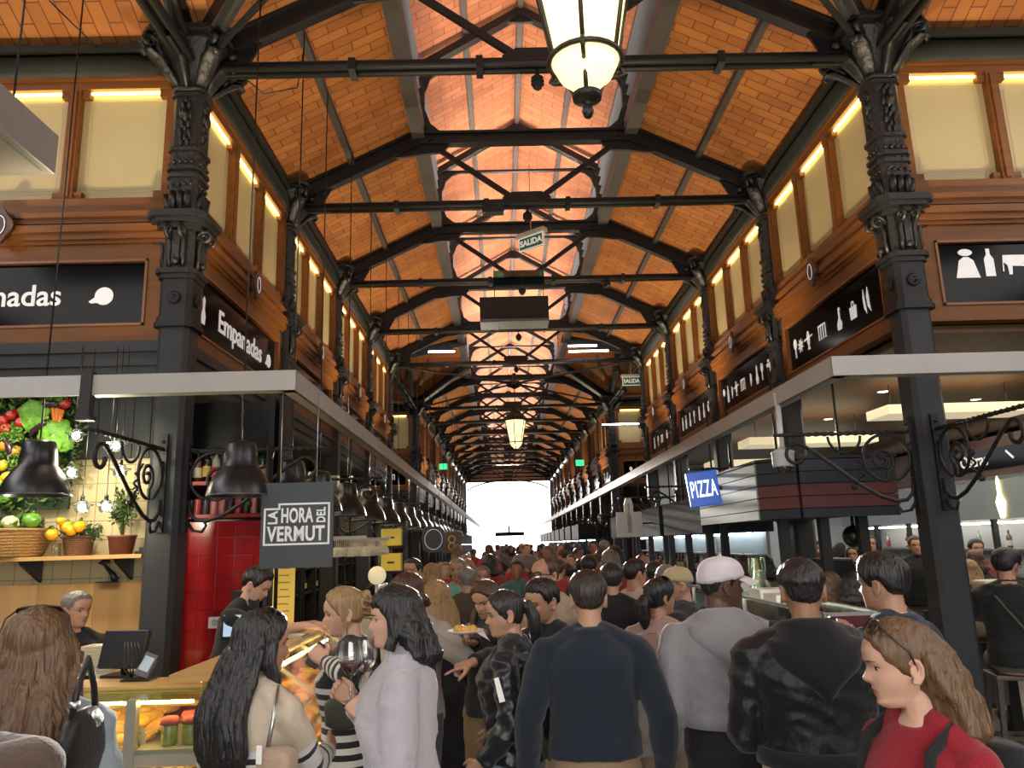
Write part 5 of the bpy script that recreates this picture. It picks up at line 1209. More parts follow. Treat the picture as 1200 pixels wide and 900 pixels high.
mb = MB(); mb.box(-.2, .2, -.02, .02, 0, .38); mb.prism([(-.07, .36), (.07, .36), (.07, .5), (.04, .6), (-.04, .6), (-.07, .5)], -.02, .02, Matrix.Rotation(R(90), 4, 'X')); mb.build('board', mat('menu_white', (.62, .64, .6), .6, 0, .06), t)
mb = MB(); mb.prism([(-.03, .06), (.03, .06), (.035, .3), (.012, .38), (.012, .52), (-.012, .52), (-.012, .38), (-.035, .3)], .021, .025, Matrix.Rotation(R(90), 4, 'X')); mb.build('emblem', mat('menu_grey', (.3, .32, .3), .6), t)
mb = MB(); mb.tube([(.18, .0, .2), (.4, .0, .2)], .012, 5); mb.build('arm', IRON, t)
t = thing('water_dispenser', 'pale blue plastic jug on the second right stall counter', 'jug', (2.32, 11.9, 1.05))
mb = MB(); mb.lathe([(.09, 0), (.1, .02), (.1, .22), (.05, .28), (.05, .3)], 16); mb.build('body', mat('jug_blue', (.25, .55, .65), .3, emit=(.3, .7, .85), estr=.2), t); mb = MB(); mb.tube([(.1, 0, .2), (.16, 0, .16), (.16, 0, .08), (.1, 0, .05)], .012, 6); mb.build('handle', mat('jug_blue', ()), t)
# stalls beyond the crossing, both sides
for i in range(9):
    for sx, side, xf in ((1, 'right', 2.25), (-1, 'left', -1.4)):
        y0 = 23.3 + i * 2.8; t = thing('stall_unit', 'small distant stall on the %s, %s beyond the far crossing' % (side, ORD[i]), 'stall', (xf, y0, 0))
        a, b = sorted((0, sx * .7))
        mb = MB(); mb.box(a, b, 0, 2.4, 0, 1.0); mb.build('counter', mat('stall_counter', ()), t)
        mb = MB(); mb.box(*((a, b) if sx > 0 else (-.78, -.62)), .1, 2.3, 1.9, 2.35); mb.tube([(sx * .65, .4, 2.3), (sx * .65, .4, 3.4)], .012, 5); mb.build('fascia', mat('stall_navy', ()), t)
        for y in (.05, 1.2, 2.35): mb = MB(); mb.box(sx * .55 - .04, sx * .55 + .04, y - .04, y + .04, 1.0, 2.4); mb.build('post', IRON, t)
        mb = MB(); mb.tube([(sx * .5, .3, 1.87), (sx * .5, 2.1, 1.87)], .014, 6); mb.build('light_strip', emat('stall_cool_led', ()), t)
# stall facade at the right outer side
t = thing('oyster_stall', 'far right stall with a wooden OSTRAS board and a grey lit fascia', 'stall', (7.4, 0, 0))
mb = MB(); mb.box(0, .1, 8.5, 16.8, 2.62, 3.2); mb.build('wood_board', WOOD_D, t)
mb = MB(); mb.box(-.03, 0, 10.6, 13.2, 2.72, 3.02); mb.build('black_panel', BLACKGLASS, t)
text('Ostras', .26, SIGNWHITE, t, (-.034, 11.9, 2.87), rot=(R(90), 0, R(-90)), bold=.003)
mb = MB()
for y in (12.6, 12.85): mb.bar((-.034, y, 2.8), (-.034, y + .08, 2.94), .01, .03)
mb.bar((-.034, 11.1, 2.95), (-.034, 10.95, 2.83), .01, .03); mb.build('icon', SIGNWHITE, t)
mb = MB(); mb.box(-.05, .1, 9.0, 16.8, 1.98, 2.55); mb.build('fascia', mat('fascia_grey', (.22, .25, .25), .5), t)
text('MAR FRITO', .28, emat('warm_letters', (1, .82, .42), 5), t, (-.07, 13.2, 2.32), rot=(R(90), 0, R(-90)), bold=.008, scale=(1.0, 1.1, 1), align='CENTER') if 0 else None
text('FRITO', .30, emat('warm_letters', (1, .82, .42), 5), t, (-.07, 12.95, 2.32), rot=(R(90), 0, R(-90)), bold=.008, scale=(1.25, 1.0, 1))
mb = MB(); mb.box(-.07, -.055, 12.75, 13.6, 2.07, 2.13); mb.build('lettering', emat('warm_letters', ()), t)
mb = MB(); mb.prism([(-.04, -.05), (.04, -.05), (.10, .18), (.03, .3), (.025, .48), (0, .56), (-.025, .48), (-.03, .3), (-.10, .18)], 0, .02, Matrix.Translation((-.055, 11.35, 2.04)) @ Matrix.Rotation(R(-90), 4, 'Z') @ Matrix.Rotation(R(90), 4, 'X')); mb.build('bottle_light', emat('warm_yellow_lamp', (1, .8, .3), 6), t)
for k in range(7):
    mb = MB(); mb.box(.0, .07, 9.2 + k * 1.25, 9.27 + k * 1.25, 0, 2.0); mb.build('post', IRON, t)
mb = MB(); mb.box(.75, .8, 8.5, 16.8, 0, 3.3); mb.build('back', mat('stall_back_white', (.55, .56, .55), .5, 0, .15, 2), t)
for z in (1.1, 1.5): mb = MB(); mb.box(.45, .75, 8.6, 16.7, z, z + .03); mb.build('shelf', STEEL, t)
mb = MB(); mb.tube([(.35, 8.7, 1.93), (.35, 16.5, 1.93)], .016, 6); mb.build('light_strip', emat('stall_white_led', (1, .95, .85), 20), t)
mb = MB(); mb.box(-.35, .25, 8.6, 16.7, 0, 1.05); mb.build('counter', mat('stall_counter', ()), t)
for k in range(20): bottle(k, (8.0, 8.8 + k * .39, 1.53 if k % 2 else 1.13), 'bottle on the white shelves of the far right stall', 'bottles in the far right stall')
wallquad('wall_front', XR + .1, 9.9, 17.0, 0, 3.42, mat('pale_partition', (.4, .42, .42), .6, 0, .2, 2), kind='structure', label='pale partition closing the right stalls before the far crossing', cat='wall')
wallquad('wall_front', -9.1, -3.7, 17.0, 0, 3.42, mat('dark_partition', (.08, .07, .06), .6, 0, .2, 2), kind='structure', label='dark partition behind the left bars', cat='wall')
# ceiling fittings on the right
for i, (x, y) in enumerate(((3.75, 7.2), (5.1, 7.6), (4.4, 8.6), (5.9, 9.3), (4.6, 10.6), (3.8, 10.2), (6.3, 7.3), (5.3, 12.0))):
    t = thing('downlight', 'round recessed downlight in the right stall ceiling, number by depth: %s' % ORD[i], 'downlight', (x, y, 3.415)); t['label'] = 'small bright round downlight set in the right wooden ceiling'; t['group'] = 'downlights in the right wooden ceiling'
    mb = MB(); mb.lathe([(.001, -.004), (.055, -.004), (.055, .003)], 18); mb.build('lens', emat('downlight_white', (1, .93, .8), 18), t)
    mb = MB(); mb.tube([(.062 * math.cos(a), .062 * math.sin(a), -.003) for a in [k * math.pi / 9 for k in range(19)]], .009, 5); mb.build('ring', WHITE, t)
for i, (x, y, w_, d_) in enumerate(((4.9, 8.2, 1.6, .5), (4.1, 10.2, 1.7, .5), (4.6, 12.6, 2.4, .55))):
    t = thing('panel_light', 'cream glowing panel light under the right ceiling, %s from the camera' % ORD[i], 'lamp', (x, y, 3.05 - .05 * i))
    mb = MB(); mb.box(-w_ / 2, w_ / 2, -d_ / 2, d_ / 2, 0, .1); mb.build('diffuser', mat('panel_cream', (.7, .6, .4), .5, emit=(1, .85, .55), estr=.45), t)
    mb = MB(); [mb.tube([(s * w_ * .4, 0, .1), (s * w_ * .4, 0, .36 + .05 * i)], .004, 4) for s in (-1, 1)]; mb.build('cord', BLACK, t)
lamp('AREA', 'right_hall_light', (5.5, 9.5, 3.3), 110, (1, .88, .7), (0, 0, 0), 3.5, sy=5)
lamp('AREA', 'right_hall_light', (5.0, 14.5, 3.3), 70, (.95, .97, 1), (0, 0, 0), 3.0, sy=4)
# bar table and stools at the right
def stool(loc, rz, label):
    t = thing('bar_stool', label, 'stool', loc, rz); H = .74
    mb = MB(); mb.box(-.19, .19, -.16, .16, H - .035, H); mb.build('seat', mat('stool_seat', (.10, .075, .05), .4, 0, .2), t, bevel=.008)
    for sx in (-1, 1):
        for sy in (-1, 1): mb = MB(); mb.bar((sx * .21, sy * .18, 0), (sx * .165, sy * .135, H - .03), .035, .035, up=(0, 1, 0)); mb.build('leg', mat('stool_dark', (.035, .03, .026), .45), t)
    mb = MB()
    for a, b in (((-.19, -.16), (.19, -.16)), ((-.19, .16), (.19, .16)), ((-.19, -.16), (-.19, .16)), ((.19, -.16), (.19, .16))): mb.bar((*a, .27), (*b, .27), .022, .022)
    mb.build('stretcher', mat('stool_dark', ()), t)
stool((3.92, 6.2, 0), R(-15), 'dark wooden bar stool under the seated man in glasses')
stool((4.45, 5.75, 0), R(-10), 'dark wooden bar stool at the right picture edge')
t = thing('bar_table', 'dark high bar table at the right edge of the picture', 'table', (4.6, 6.7, 0))
mb = MB(); mb.box(-.35, .5, -.9, .9, 1.02, 1.07); mb.build('top', mat('stool_seat', ()), t)
for y in (-.7, .7): mb = MB(); mb.box(-.05, .05, y - .05, y + .05, 0, 1.02); mb.build('leg', IRON, t)
t = thing('napkin_box', 'cream napkin dispenser on the high bar table', 'dispenser', (4.5, 7.3, 1.07)); mb = MB(); mb.box(-.12, .12, -.1, .1, 0, .3); mb.build('body', mat('napkin_cream', (.6, .54, .4), .5), t, bevel=.03); mb = MB(); mb.box(-.08, .08, -.105, -.09, .06, .16); mb.build('slot', BLACK, t)
t = thing('back_counter', 'low dark counter under the kiosk carrying the black and white machine', 'counter', (3.05, 7.6, 0)); mb = MB(); mb.box(-.25, .4, -.6, .7, 0, .96); mb.build('body', mat('stall_counter', ()), t); mb = MB(); mb.box(-.28, .43, -.63, .73, .96, 1.0); mb.build('top', mat('counter_top', ()), t)
t = thing('coffee_machine', 'black and white machine behind the navy sweater man', 'machine', (3.0, 7.6, 1.0))
mb = MB(); mb.box(-.1, .3, -.2, .2, 0, .6); mb.build('body', BLACK, t, bevel=.02); mb = MB(); mb.box(-.2, -.1, -.14, .14, .15, .58); mb.build('panel', mat('machine_white', (.55, .56, .55), .4), t, bevel=.01)
t = thing('round_spotlight', 'black round spotlight hanging under the kiosk', 'spotlight', (3.15, 7.0, 1.8)); mb = MB(); mb.ball((0, 0, 0), .1); mb.build('head', BLACK, t); mb = MB(); mb.tube([(0, 0, .08), (0, 0, .2)], .015, 6); mb.build('stem', IRON, t)
# low platform edge under the right column
# ================================================================ PEOPLE
SKINS = [mat('skin_light', (.56, .33, .235), .5, 0, .08, 30, .06, 220, sss=.15), mat('skin_mid', (.42, .225, .145), .5, 0, .08, 30, .06, 220, sss=.12), mat('skin_tan', (.30, .15, .09), .5, 0, .08, 30, .06, 220, sss=.1), mat('skin_dark', (.10, .05, .032), .45, 0, .1, 30, .06, 220)]
LIPS = [mat('lips_a', (.44, .16, .14), .4, 0, .05), mat('lips_b', (.33, .12, .10), .4, 0, .05), mat('lips_c', (.24, .09, .07), .4, 0, .05), mat('lips_d', (.12, .05, .045), .4, 0, .05)]
EYEW, IRIS = mat('eye_white', (.42, .40, .38), .2, 0, 0), mat('iris', (.03, .018, .01), .15, 0, 0)
def hairmat(k):
    c = dict(black=(.010, .009, .010), dark=(.022, .014, .010), brown=(.055, .028, .014), lightbrown=(.13, .07, .032), blond=(.30, .19, .085), grey=(.16, .15, .14), auburn=(.07, .028, .015))[k]
    return mat('hair_' + k, c, .38, 0, .55, 1.0, .9, 1.6, stretch=(70, 70, 5), spec=.55)
def cloth(name, c=(.5,.5,.5), rough=.85, bump=.25, bs=90, var=.12, sheen=.15, coat=0, spec=.3): return mat('cloth_' + name, c, rough, 0, var, 7, bump, bs, sheen=sheen, coat=coat, spec=spec)
HH = .225
_T = [0, .03, .08, .15, .22, .30, .37, .45, .50, .54, .60, .70, .80, .88, .94, .98, 1.0]
_F = [.062, .080, .088, .084, .085, .086, .086, .085, .0845, .089, .093, .092, .082, .065, .044, .022, .004]
_B = [.010, .000, .022, .045, .065, .078, .085, .091, .095, .098, .101, .100, .090, .072, .050, .026, .005]
_W = [.020, .032, .043, .052, .058, .063, .066, .0685, .070, .072, .075, .0765, .070, .057, .040, .021, .004]
def head_point(t, a, fem, off=None):
    f, b, w = np.interp(t, _T, _F), np.interp(t, _T, _B), np.interp(t, _T, _W)
    if fem: w *= .97 - .15 * math.exp(-((t - .13) / .12) ** 2); f -= .004 * math.exp(-((t - .02) / .05) ** 2)
    ca, sa = math.cos(a), math.sin(a)
    n = 2 / 2.35
    x = w * math.copysign(abs(sa) ** n, sa); y = (f if ca > 0 else b) * math.copysign(abs(ca) ** n, ca)
    if ca > 0:
        g = lambda v, c, s: math.exp(-((v - c) / s) ** 2)
        N = np.interp(t, [.30, .335, .37, .40, .45, .50, .535], [0, .015, .0265, .022, .0145, .007, 0]) * (1.0 if fem else 1.08); sx = np.interp(t, [.3, .37, .45, .5], [.016, .0165, .011, .010])
        ax = abs(x)
        y += N * math.exp(-(x / sx) ** 2)
        y -= .0105 * g(ax, .032, .015) * g(t, .50, .042)
        y += (.0025 if fem else .0045) * g(ax, .030, .022) * g(t, .572, .03)
        y += .004 * g(ax, .043, .018) * g(t, .40, .07)
        lx = math.exp(-(x / .021) ** 2)
        y += lx * (.0065 * g(t, .187, .022) + .007 * g(t, .25, .02) - .004 * g(t, .219, .012) - .004 * g(t, .135, .025))
    z = (t - .5) * HH
    p = Vector((x, y, z))
    if off:
        d = Vector((x, y * .8, (t - .45) * .16 if t > .45 else 0)); d.normalize(); p += d * off(t, a)
    return p
def head_grid(mb, M, fem, off=None, nt=46, na=56, mi=0):
    ts = [.5 - .5 * math.cos(math.pi * (i + .35) / (nt - .3)) for i in range(nt)]
    rings = [[M @ head_point(t, 2 * math.pi * j / na, fem, off) for j in range(na)] for t in ts]
    mb.loft(rings, mi)
def remesh(mb, vox, smooth=2, disp=None, name='body', mats=None, parent=None, decim=None):
    me = mb.mesh('tmp', mats if isinstance(mats, (list, tuple)) else [mats]); o = bpy.data.objects.new('tmp', me); COL.objects.link(o)
    r = o.modifiers.new('r', 'REMESH'); r.mode = 'VOXEL'; r.voxel_size = vox; r.use_smooth_shade = True
    if smooth: s = o.modifiers.new('s', 'SMOOTH'); s.factor = .5; s.iterations = smooth
    dg = bpy.context.evaluated_depsgraph_get(); m2 = bpy.data.meshes.new_from_object(o.evaluated_get(dg)); m2.name = name
    bpy.data.objects.remove(o); bpy.data.meshes.remove(me)
    n = len(m2.polygons); m2.polygons.foreach_set('use_smooth', [True] * n); m2.polygons.foreach_set('material_index', [0] * n)
    m2.materials.clear()
    for m in (mats if isinstance(mats, (list, tuple)) else [mats]): m2.materials.append(m)
    if disp:
        amp, sc = disp; nv = len(m2.vertices); co = np.empty(nv * 3, 'f'); m2.vertices.foreach_get('co', co); co = co.reshape(-1, 3)
        nr = np.empty(nv * 3, 'f'); m2.vertices.foreach_get('normal', nr); nr = nr.reshape(-1, 3)
        nz = mnoise.noise
        if name == 'hair': d = np.array([nz(Vector((c[0] * sc[0], c[1] * sc[1], c[2] * sc[2]))) + .5 * nz(Vector((c[0] * sc[0] * 2.1 + 5, c[1] * sc[1] * 2.1, c[2] * sc[2] * 2.1))) for c in co], 'f')
        else:
            d = np.empty(nv, 'f')
            for i, c in enumerate(co):
                x, y, z = float(c[0]), float(c[1]), float(c[2]); w = nz(Vector((x * 3, y * 3, z * 3)))
                r1 = nz(Vector((x * sc[0] + w * 1.5, y * sc[1], z * sc[2] + (x + y) * 2.5))); r2 = nz(Vector((x * sc[0] * 2.2, y * sc[1] * 2.2 + w, z * sc[2] * 1.9 - x * 4)))
                d[i] = (.55 - 1.6 * abs(r1)) + .45 * (.4 - 1.4 * abs(r2)) + .5 * w
        co += nr * (d * amp)[:, None]; m2.vertices.foreach_set('co', co.ravel()); m2.update()
    o = bpy.data.objects.new(name, m2); COL.objects.link(o)
    if parent: o.parent = parent
    return o
def limb(mb, a, b, ra, rb, n=12, cap=True, flat=1.0):
    a = Vector(a); b = Vector(b)
    mb.tube([a, a.lerp(b, .25), a.lerp(b, .5), a.lerp(b, .75), b], [ra, ra * .8 + rb * .2 + (.003 if ra > .03 else 0), (ra + rb) / 2 + (.003 if ra > .03 else 0), ra * .25 + rb * .75, rb], n)
    if cap: mb.ball(a, ra * .99, n=n, k=8); mb.ball(b, rb * .99, n=n, k=8)
def ik(s, w, l1, l2, hint):
    s, w = Vector(s), Vector(w); d = w - s; L = min(d.length, (l1 + l2) * .995); u = d.normalized(); w = s + u * L
    c = (l1 * l1 + L * L - l2 * l2) / (2 * L); h = math.sqrt(max(0, l1 * l1 - c * c)); hv = Vector(hint); hv = (hv - u * hv.dot(u)).normalized()
    return s + u * c + hv * h, w
CURL = dict(relax=(18, 28, 22), grip=(48, 62, 40), flat=(6, 8, 6), pinch=(40, 45, 25))
def hand(mb, wr, f, n, side, pose='relax', s=1.0):
    """wrist point, finger direction, palm normal, side=+1 right hand"""
    f = Vector(f).normalized(); n = Vector(n); n = (n - f * n.dot(f)).normalized(); a = f.cross(n) * side   # a: towards the thumb side
    wr = Vector(wr)
    rings = []
    for u, w, th in ((-.02, .024, .019), (.0, .027, .019), (.03, .036, .018), (.06, .042, .016), (.088, .040, .013), (.096, .03, .008)):
        c = wr + f * u * s; rings.append([c + a * (w * s * math.copysign(abs(math.cos(t)) ** .8, math.cos(t))) + n * (th * s * math.sin(t)) for t in [k * math.pi / 8 for k in range(16)]])
    mb.loft(rings)
    for i, (off, L) in enumerate(((.030, .070), (.0105, .078), (-.0095, .072), (-.029, .057))):
        cu = CURL.get(pose, CURL['relax'])
        if pose == 'point': cu = (4, 6, 4) if i == 0 else (62, 75, 45)
        p = wr + f * (.085 - .004 * abs(i - 1.2)) * s + a * off * s; ang = 0; pts = [p - f * .012 * s, p]
        spread = R((1.3 - i) * 3)
        for k, fr in enumerate((.45, .30, .25)):
            ang += R(cu[k]); d = (f * math.cos(ang) + n * math.sin(ang)) * math.cos(spread) + a * math.sin(spread) * (1 if k == 0 else .3); p = p + d.normalized() * L * fr * s; pts.append(p)
        mb.tube(pts, [.0095 * s, .0095 * s, .009 * s, .0083 * s, .0065 * s], 8); mb.ball(pts[-1], .0066 * s, n=8, k=6); mb.ball(pts[2], .0092 * s, n=8, k=6)
    th = 1.0 if pose in ('grip', 'pinch', 'point') else .45
    p = wr + f * .022 * s + a * .026 * s; d1 = (f * .62 + a * .62 + n * .5 * th).normalized(); d2 = (f * .85 + a * .15 + n * .55 * th).normalized()
    pts = [p, p + d1 * .04 * s, p + d1 * .04 * s + d2 * .03 * s, p + d1 * .04 * s + d2 * .052 * s]
    mb.tube(pts, [.015 * s, .0125 * s, .0105 * s, .007 * s], 8); mb.ball(pts[-1], .0072 * s, n=8, k=6)
    return wr + f * .085 * s + n * .035 * s     # grip centre
TM = [(.80, .150, .100, -.01), (.88, .168, .115, -.015), (.96, .165, .115, -.01), (1.04, .155, .108, 0), (1.12, .153, .108, .006), (1.22, .170, .120, .008), (1.30, .180, .118, .0), (1.355, .160, .100, -.008), (1.40, .118, .082, -.016), (1.435, .080, .068, -.018), (1.46, .062, .060, -.02)]
TF = [(.80, .155, .105, -.015), (.88, .178, .122, -.02), (.96, .168, .112, -.012), (1.04, .138, .096, 0), (1.10, .130, .094, .004), (1.20, .145, .112, .014), (1.27, .153, .118, .018), (1.34, .142, .096, .0), (1.39, .105, .076, -.012), (1.425, .070, .060, -.016), (1.45, .055, .054, -.018)]
def person(label, loc, h, H=1.7, fem=False, wide=1.0, lean=0, side_lean=0, twist=0, hy=0, hp=0, hr=0, top=None, bottom=None, hair=('short', 'dark'), R_=None, L_=None, vox=.0075, skin=0, sit=None, stride=.0, shoes=(.02, .02, .022), group=None, face=True, extra=None, cvox=None, name='person', bodyvox=None):
    """local frame: facing +y, right hand at +x; returns dict of useful frames"""
    s = H / 1.70; rz = -R(h)
    root = thing(name, label, 'person', loc, rz, group); root.scale = (s, s, s)
    dz = 0 if sit is None else sit / s + .085 - .88
    tab = [(z, w * wide, d * (1 + (wide - 1) * 1.3), y) for z, w, d, y in (TF if fem else TM)]
    piv = Vector((0, 0, .94)); MT = Matrix.Translation((0, 0, dz)) @ Matrix.Translation(piv) @ Matrix.Rotation(R(side_lean), 4, 'Y') @ Matrix.Rotation(-R(lean), 4, 'X') @ Matrix.Translation(-piv)
    def T(p):
        p = Vector(p); u = min(1, max(0, (p.z - .9) / .4)); M = MT if p.z > .9 else Matrix.Translation((0, 0, dz))
        if p.z > .9 and p.z < 1.04:
            k = (p.z - .9) / .14; M0 = Matrix.Translation((0, 0, dz)); q0 = M0 @ p; q1 = MT @ (rz_m(-R(twist) * u) @ p); return q0.lerp(q1, k)
        return M @ (rz_m(-R(twist) * u) @ p)
    def torso(mb, e=0, z0=.80, z1=9, flare=0, ee=0):
        rows = [r for r in tab if z0 - .001 <= r[0] <= z1]
        if rows[0][0] > z0 + .005:
            zz = [r[0] for r in tab]; rows = [(z0,) + tuple(np.interp(z0, zz, [r[k] for r in tab]) for k in (1, 2, 3))] + rows
        rings = []
        for z, w, d, y in rows:
            k = e + (flare * max(0, (1.0 - z)) if flare else 0); taper = min(1, max(.6, (1.48 - z) / .10)) if z > 1.38 else 1
            rings.append([T((math.copysign(abs(math.cos(a)) ** .85, math.cos(a)) * (w + k * taper), y + math.copysign(abs(math.sin(a)) ** .9, math.sin(a)) * (d + k * taper * 1.1), z)) for a in [j * math.pi / 15 for j in range(30)]])
        mb.loft(rings)
    sw = (.163 if fem else .188) * (1 + (wide - 1) * .8)
    sh = {1: T((sw, -.012, 1.352)), -1: T((-sw, -.012, 1.352))}
    AL = (.275, .24) if fem else (.29, .25)
    arms = {}
    for sd, A in ((1, R_), (-1, L_)):
        A = A or {}
        tgt = A.get('to', (sd * (sw + .055), .05, .875)); tgt = Vector(tgt)
        if A.get('world'): tgt = (rz_m(-rz) @ (Vector(A['world']) - Vector(loc))) / s
        elif dz and 'to' not in A: tgt.z += dz
        elb, wr = ik(sh[sd], tgt, *AL, A.get('hint', (sd * .5, -1, -.25)))
        f = Vector(A.get('f') or (wr - elb).normalized() * .9 + Vector((0, .1, 0))); n = Vector(A.get('n', (-sd, -.25, 0)))
        arms[sd] = dict(elb=elb, wr=wr, f=f, n=n, pose=A.get('pose', 'relax'))
    hipz = .90 + dz
    legs = {}
    for sd in (1, -1):
        hip = Vector((sd * .088 * (1 + (wide - 1) * .6), -.005, hipz - .02))
        if sit is None:
            st = stride * sd; knee = Vector((sd * .098, .02 + st * .5, .49)); ank = Vector((sd * .105, -.02 + st, .085))
        else:
            knee = hip + Vector((sd * .06, .40, -.03)); ank = knee + Vector((0, -.10, -.36))
        legs[sd] = (hip, knee, ank)
    PH = T((0, .0, 1.50)); MH = Matrix.Translation(PH) @ Matrix.Rotation(-R(twist), 4, 'Z') @ Matrix.Rotation(-R(hy), 4, 'Z') @ Matrix.Rotation(-R(hp), 4, 'X') @ Matrix.Rotation(R(hr), 4, 'Y') @ Matrix.Translation((0, .018, .088))
    # ------------------------------------------------ body
    mb = MB(); torso(mb); g = .90 if fem else 1.0
    limb(mb, T((0, -.018, 1.41)), MH @ Vector((0, -.03, -.05)), .056 * g, .052 * g)
    head_grid(mb, MH, fem)
    for sd in (1, -1):
        Me = MH @ Matrix.Translation((sd * .071, -.012, -.012)) @ Matrix.Rotation(sd * R(-18), 4, 'Z')
        if vox < .012:
            mb.tube([Me @ Vector(p) for p in ((0, .012, -.028), (sd * .008, .0, -.031), (sd * .013, -.012, -.018), (sd * .016, -.018, .004), (sd * .015, -.012, .024), (sd * .011, .002, .029), (sd * .006, .012, .018))], [.007, .008, .0065, .006, .006, .006, .006], 7)
            mb.ball(Me @ Vector((sd * .003, -.002, -.002)), (.007, .017, .022), n=10, k=8)
        else: mb.ball(Me @ Vector((0, 0, 0)), (.014, .02, .03), n=8, k=6)
        a = arms[sd]; q = .86 if fem else 1.0
        limb(mb, T((sd * .04, -.022, 1.425)), sh[sd], .040, .046 * q); limb(mb, sh[sd], a['elb'], .050 * q, .039 * q); limb(mb, a['elb'], a['wr'], .039 * q, .0265 * q)
        a['grip'] = hand(mb, a['wr'], a['f'], a['n'], sd, a['pose'], .93 if fem else 1.03)
        hip, knee, ank = legs[sd]; limb(mb, hip, knee, .085, .055); limb(mb, knee, ank, .054, .036)
        foot = ank + Vector((sd * .015, .13, -.055)); limb(mb, ank + Vector((0, -.01, -.03)), foot, .036, .028)
    body = remesh(mb, bodyvox or vox, 2, None, 'body', [SKINS[skin], LIPS[skin]], root)
    if face and vox < .012:
        Mi = MH.inverted(); me = body.data; nv = len(me.vertices); co = np.empty(nv * 3, 'f'); me.vertices.foreach_get('co', co); co = co.reshape(-1, 3)
        A_ = np.array(Mi.to_3x3(), 'f'); loc_ = co @ A_.T + np.array(Mi.translation, 'f')
        t = loc_[:, 2] / HH + .5; lip = (loc_[:, 1] > .07) & (((np.abs(loc_[:, 0]) / .023) ** 2 + ((t - .219) / .048) ** 2) < 1)
        idx = [1 if lip[p.vertices[0]] and lip[p.vertices[2]] else 0 for p in me.polygons]; me.polygons.foreach_set('material_index', idx)
        for sd in (1, -1):
            ex = sd * .032; best = min((abs(head_point(.5, a, fem).x - ex), head_point(.5, a, fem).y) for a in [k * .01 for k in range(-100, 101)])[1]
            mbe = MB(); c = Vector((ex, best - .0058, .0)); mbe.ball(MH @ c, .0125, 0, 14, 10)
            gz = Vector((.0, .0068, -.0008)); mbe.ball(MH @ (c + gz), (.0082, .0075, .0082), 1, 10, 8)
            lid = []
            for i in range(7):
                th = R(8 + i * 13); lid.append([MH @ (c + Vector((.0136 * math.cos(ph), .0136 * math.sin(ph) * math.sin(th) if 0 else .0138 * math.sin(ph) * math.cos(R(78 - i * 19)), .0138 * math.sin(ph) * math.sin(R(78 - i * 19)) + .001))) for ph in [k * math.pi / 10 for k in range(11)]])
            vs = [p for r in lid[:4] for p in r]; mbe.add(vs, [(i * 11 + j, i * 11 + j + 1, (i + 1) * 11 + j + 1, (i + 1) * 11 + j) for i in range(3) for j in range(10)], 2, True)
            mbe.tube([MH @ (c + Vector((.0145 * math.cos(ph), .0142 * math.sin(ph) * .93, .0142 * math.sin(ph) * .34 + .0005))) for ph in [k * math.pi / 10 for k in range(11)]], .0014, 5, 1)
            mbe.build('eye', [EYEW, IRIS, SKINS[skin]], root)
            mbb = MB(); pts = []
            for k in range(6):
                xx = sd * (.014 + k * .0075); tt = .578 + .014 * math.sin(k / 5 * 2.6); aa = math.asin(min(1, (abs(xx) / np.interp(tt, _T, _W)) ** (2.35 / 2))) * sd
                pts.append(MH @ (head_point(tt, aa, fem) + Vector((0, .0005, 0))))
            mbb.tube(pts, [.002, .003, .003, .003, .0025, .0012], 6); mbb.build('eyebrow', hairmat(hair[1] if hair[1] not in ('blond', 'grey') else 'brown'), root)
    # ------------------------------------------------ clothes
    cv = cvox or max(vox * 1.25, .009)
    if bottom:
        mb = MB(); e = bottom.get('e', .014)
        if bottom.get('kind') == 'skirt':
            zz = [.0 + bottom.get('hem', .5), .7, .9, 1.0]; rings = []
            for i, z in enumerate(zz):
                w = (.19 + .10 * (1 - z)) if z < .95 else .15; rings.append([Vector((w * math.cos(a), w * .75 * math.sin(a), z)) for a in [j * math.pi / 15 for j in range(30)]])
            mb.loft(rings)
        else:
            torso(mb, e * .7, .82, 1.04)
            for sd in (1, -1):
                hip, knee, ank = legs[sd]; w = bottom.get('w', 1.0); mb.ball(hip, .105 * w, n=14, k=10)
                limb(mb, hip, knee, .098 * w, .072 * w); end = knee.lerp(ank, bottom.get('len', .93)); limb(mb, knee, end, .072 * w, bottom.get('hemr', .060 * w), cap=False); mb.ball(knee, .072 * w)
        remesh(mb, cv, 2, (.006, (5, 5, 9)) if vox < .012 else None, 'trousers' if bottom.get('kind') != 'skirt' else 'skirt', bottom['m'], root)
    if shoes:
        for sd in (1, -1):
            hip, knee, ank = legs[sd]; mb = MB(); zb = ank.z - .085; rings = []
            for yy, w, hh in ((-.085, .02, .03), (-.07, .036, .075), (-.02, .04, .085), (.04, .043, .07), (.10, .047, .052), (.155, .04, .042), (.185, .018, .03)):
                rings.append([Vector((ank.x + sd * .012 * max(0, yy * 6) + w * math.cos(a), ank.y + yy, zb + max(.0, hh * .5 + hh * .5 * math.copysign(abs(math.sin(a)) ** .6, math.sin(a))))) for a in [k * math.pi / 8 for k in range(16)]])
            mb.loft(rings); mb.build('shoe', cloth('shoe_%d' % int(shoes[0] * 1000), shoes, .5), root)
    if top:
        k = top.get('kind', 'sweater'); e = top.get('e', .018); mb = MB(); hem = top.get('hem', .86)
        torso(mb, e, max(.80, hem), top.get('neck', 1.45 if k in ('tee', 'jacket', 'fleece', 'coat') else 1.47), top.get('flare', 0))
        if hem < .80:
            w0 = tab[0]; rings = []
            for i in range(6):
                z = .84 + (hem - .84) * i / 5; rings.append([Vector(((w0[1] + e + .035 * i / 5) * math.cos(a), -.012 + (w0[2] + e + .04 * i / 5) * math.sin(a), z + dz)) for a in [j * math.pi / 15 for j in range(30)]])
            mb.loft(rings)
        se = top.get('se', e)
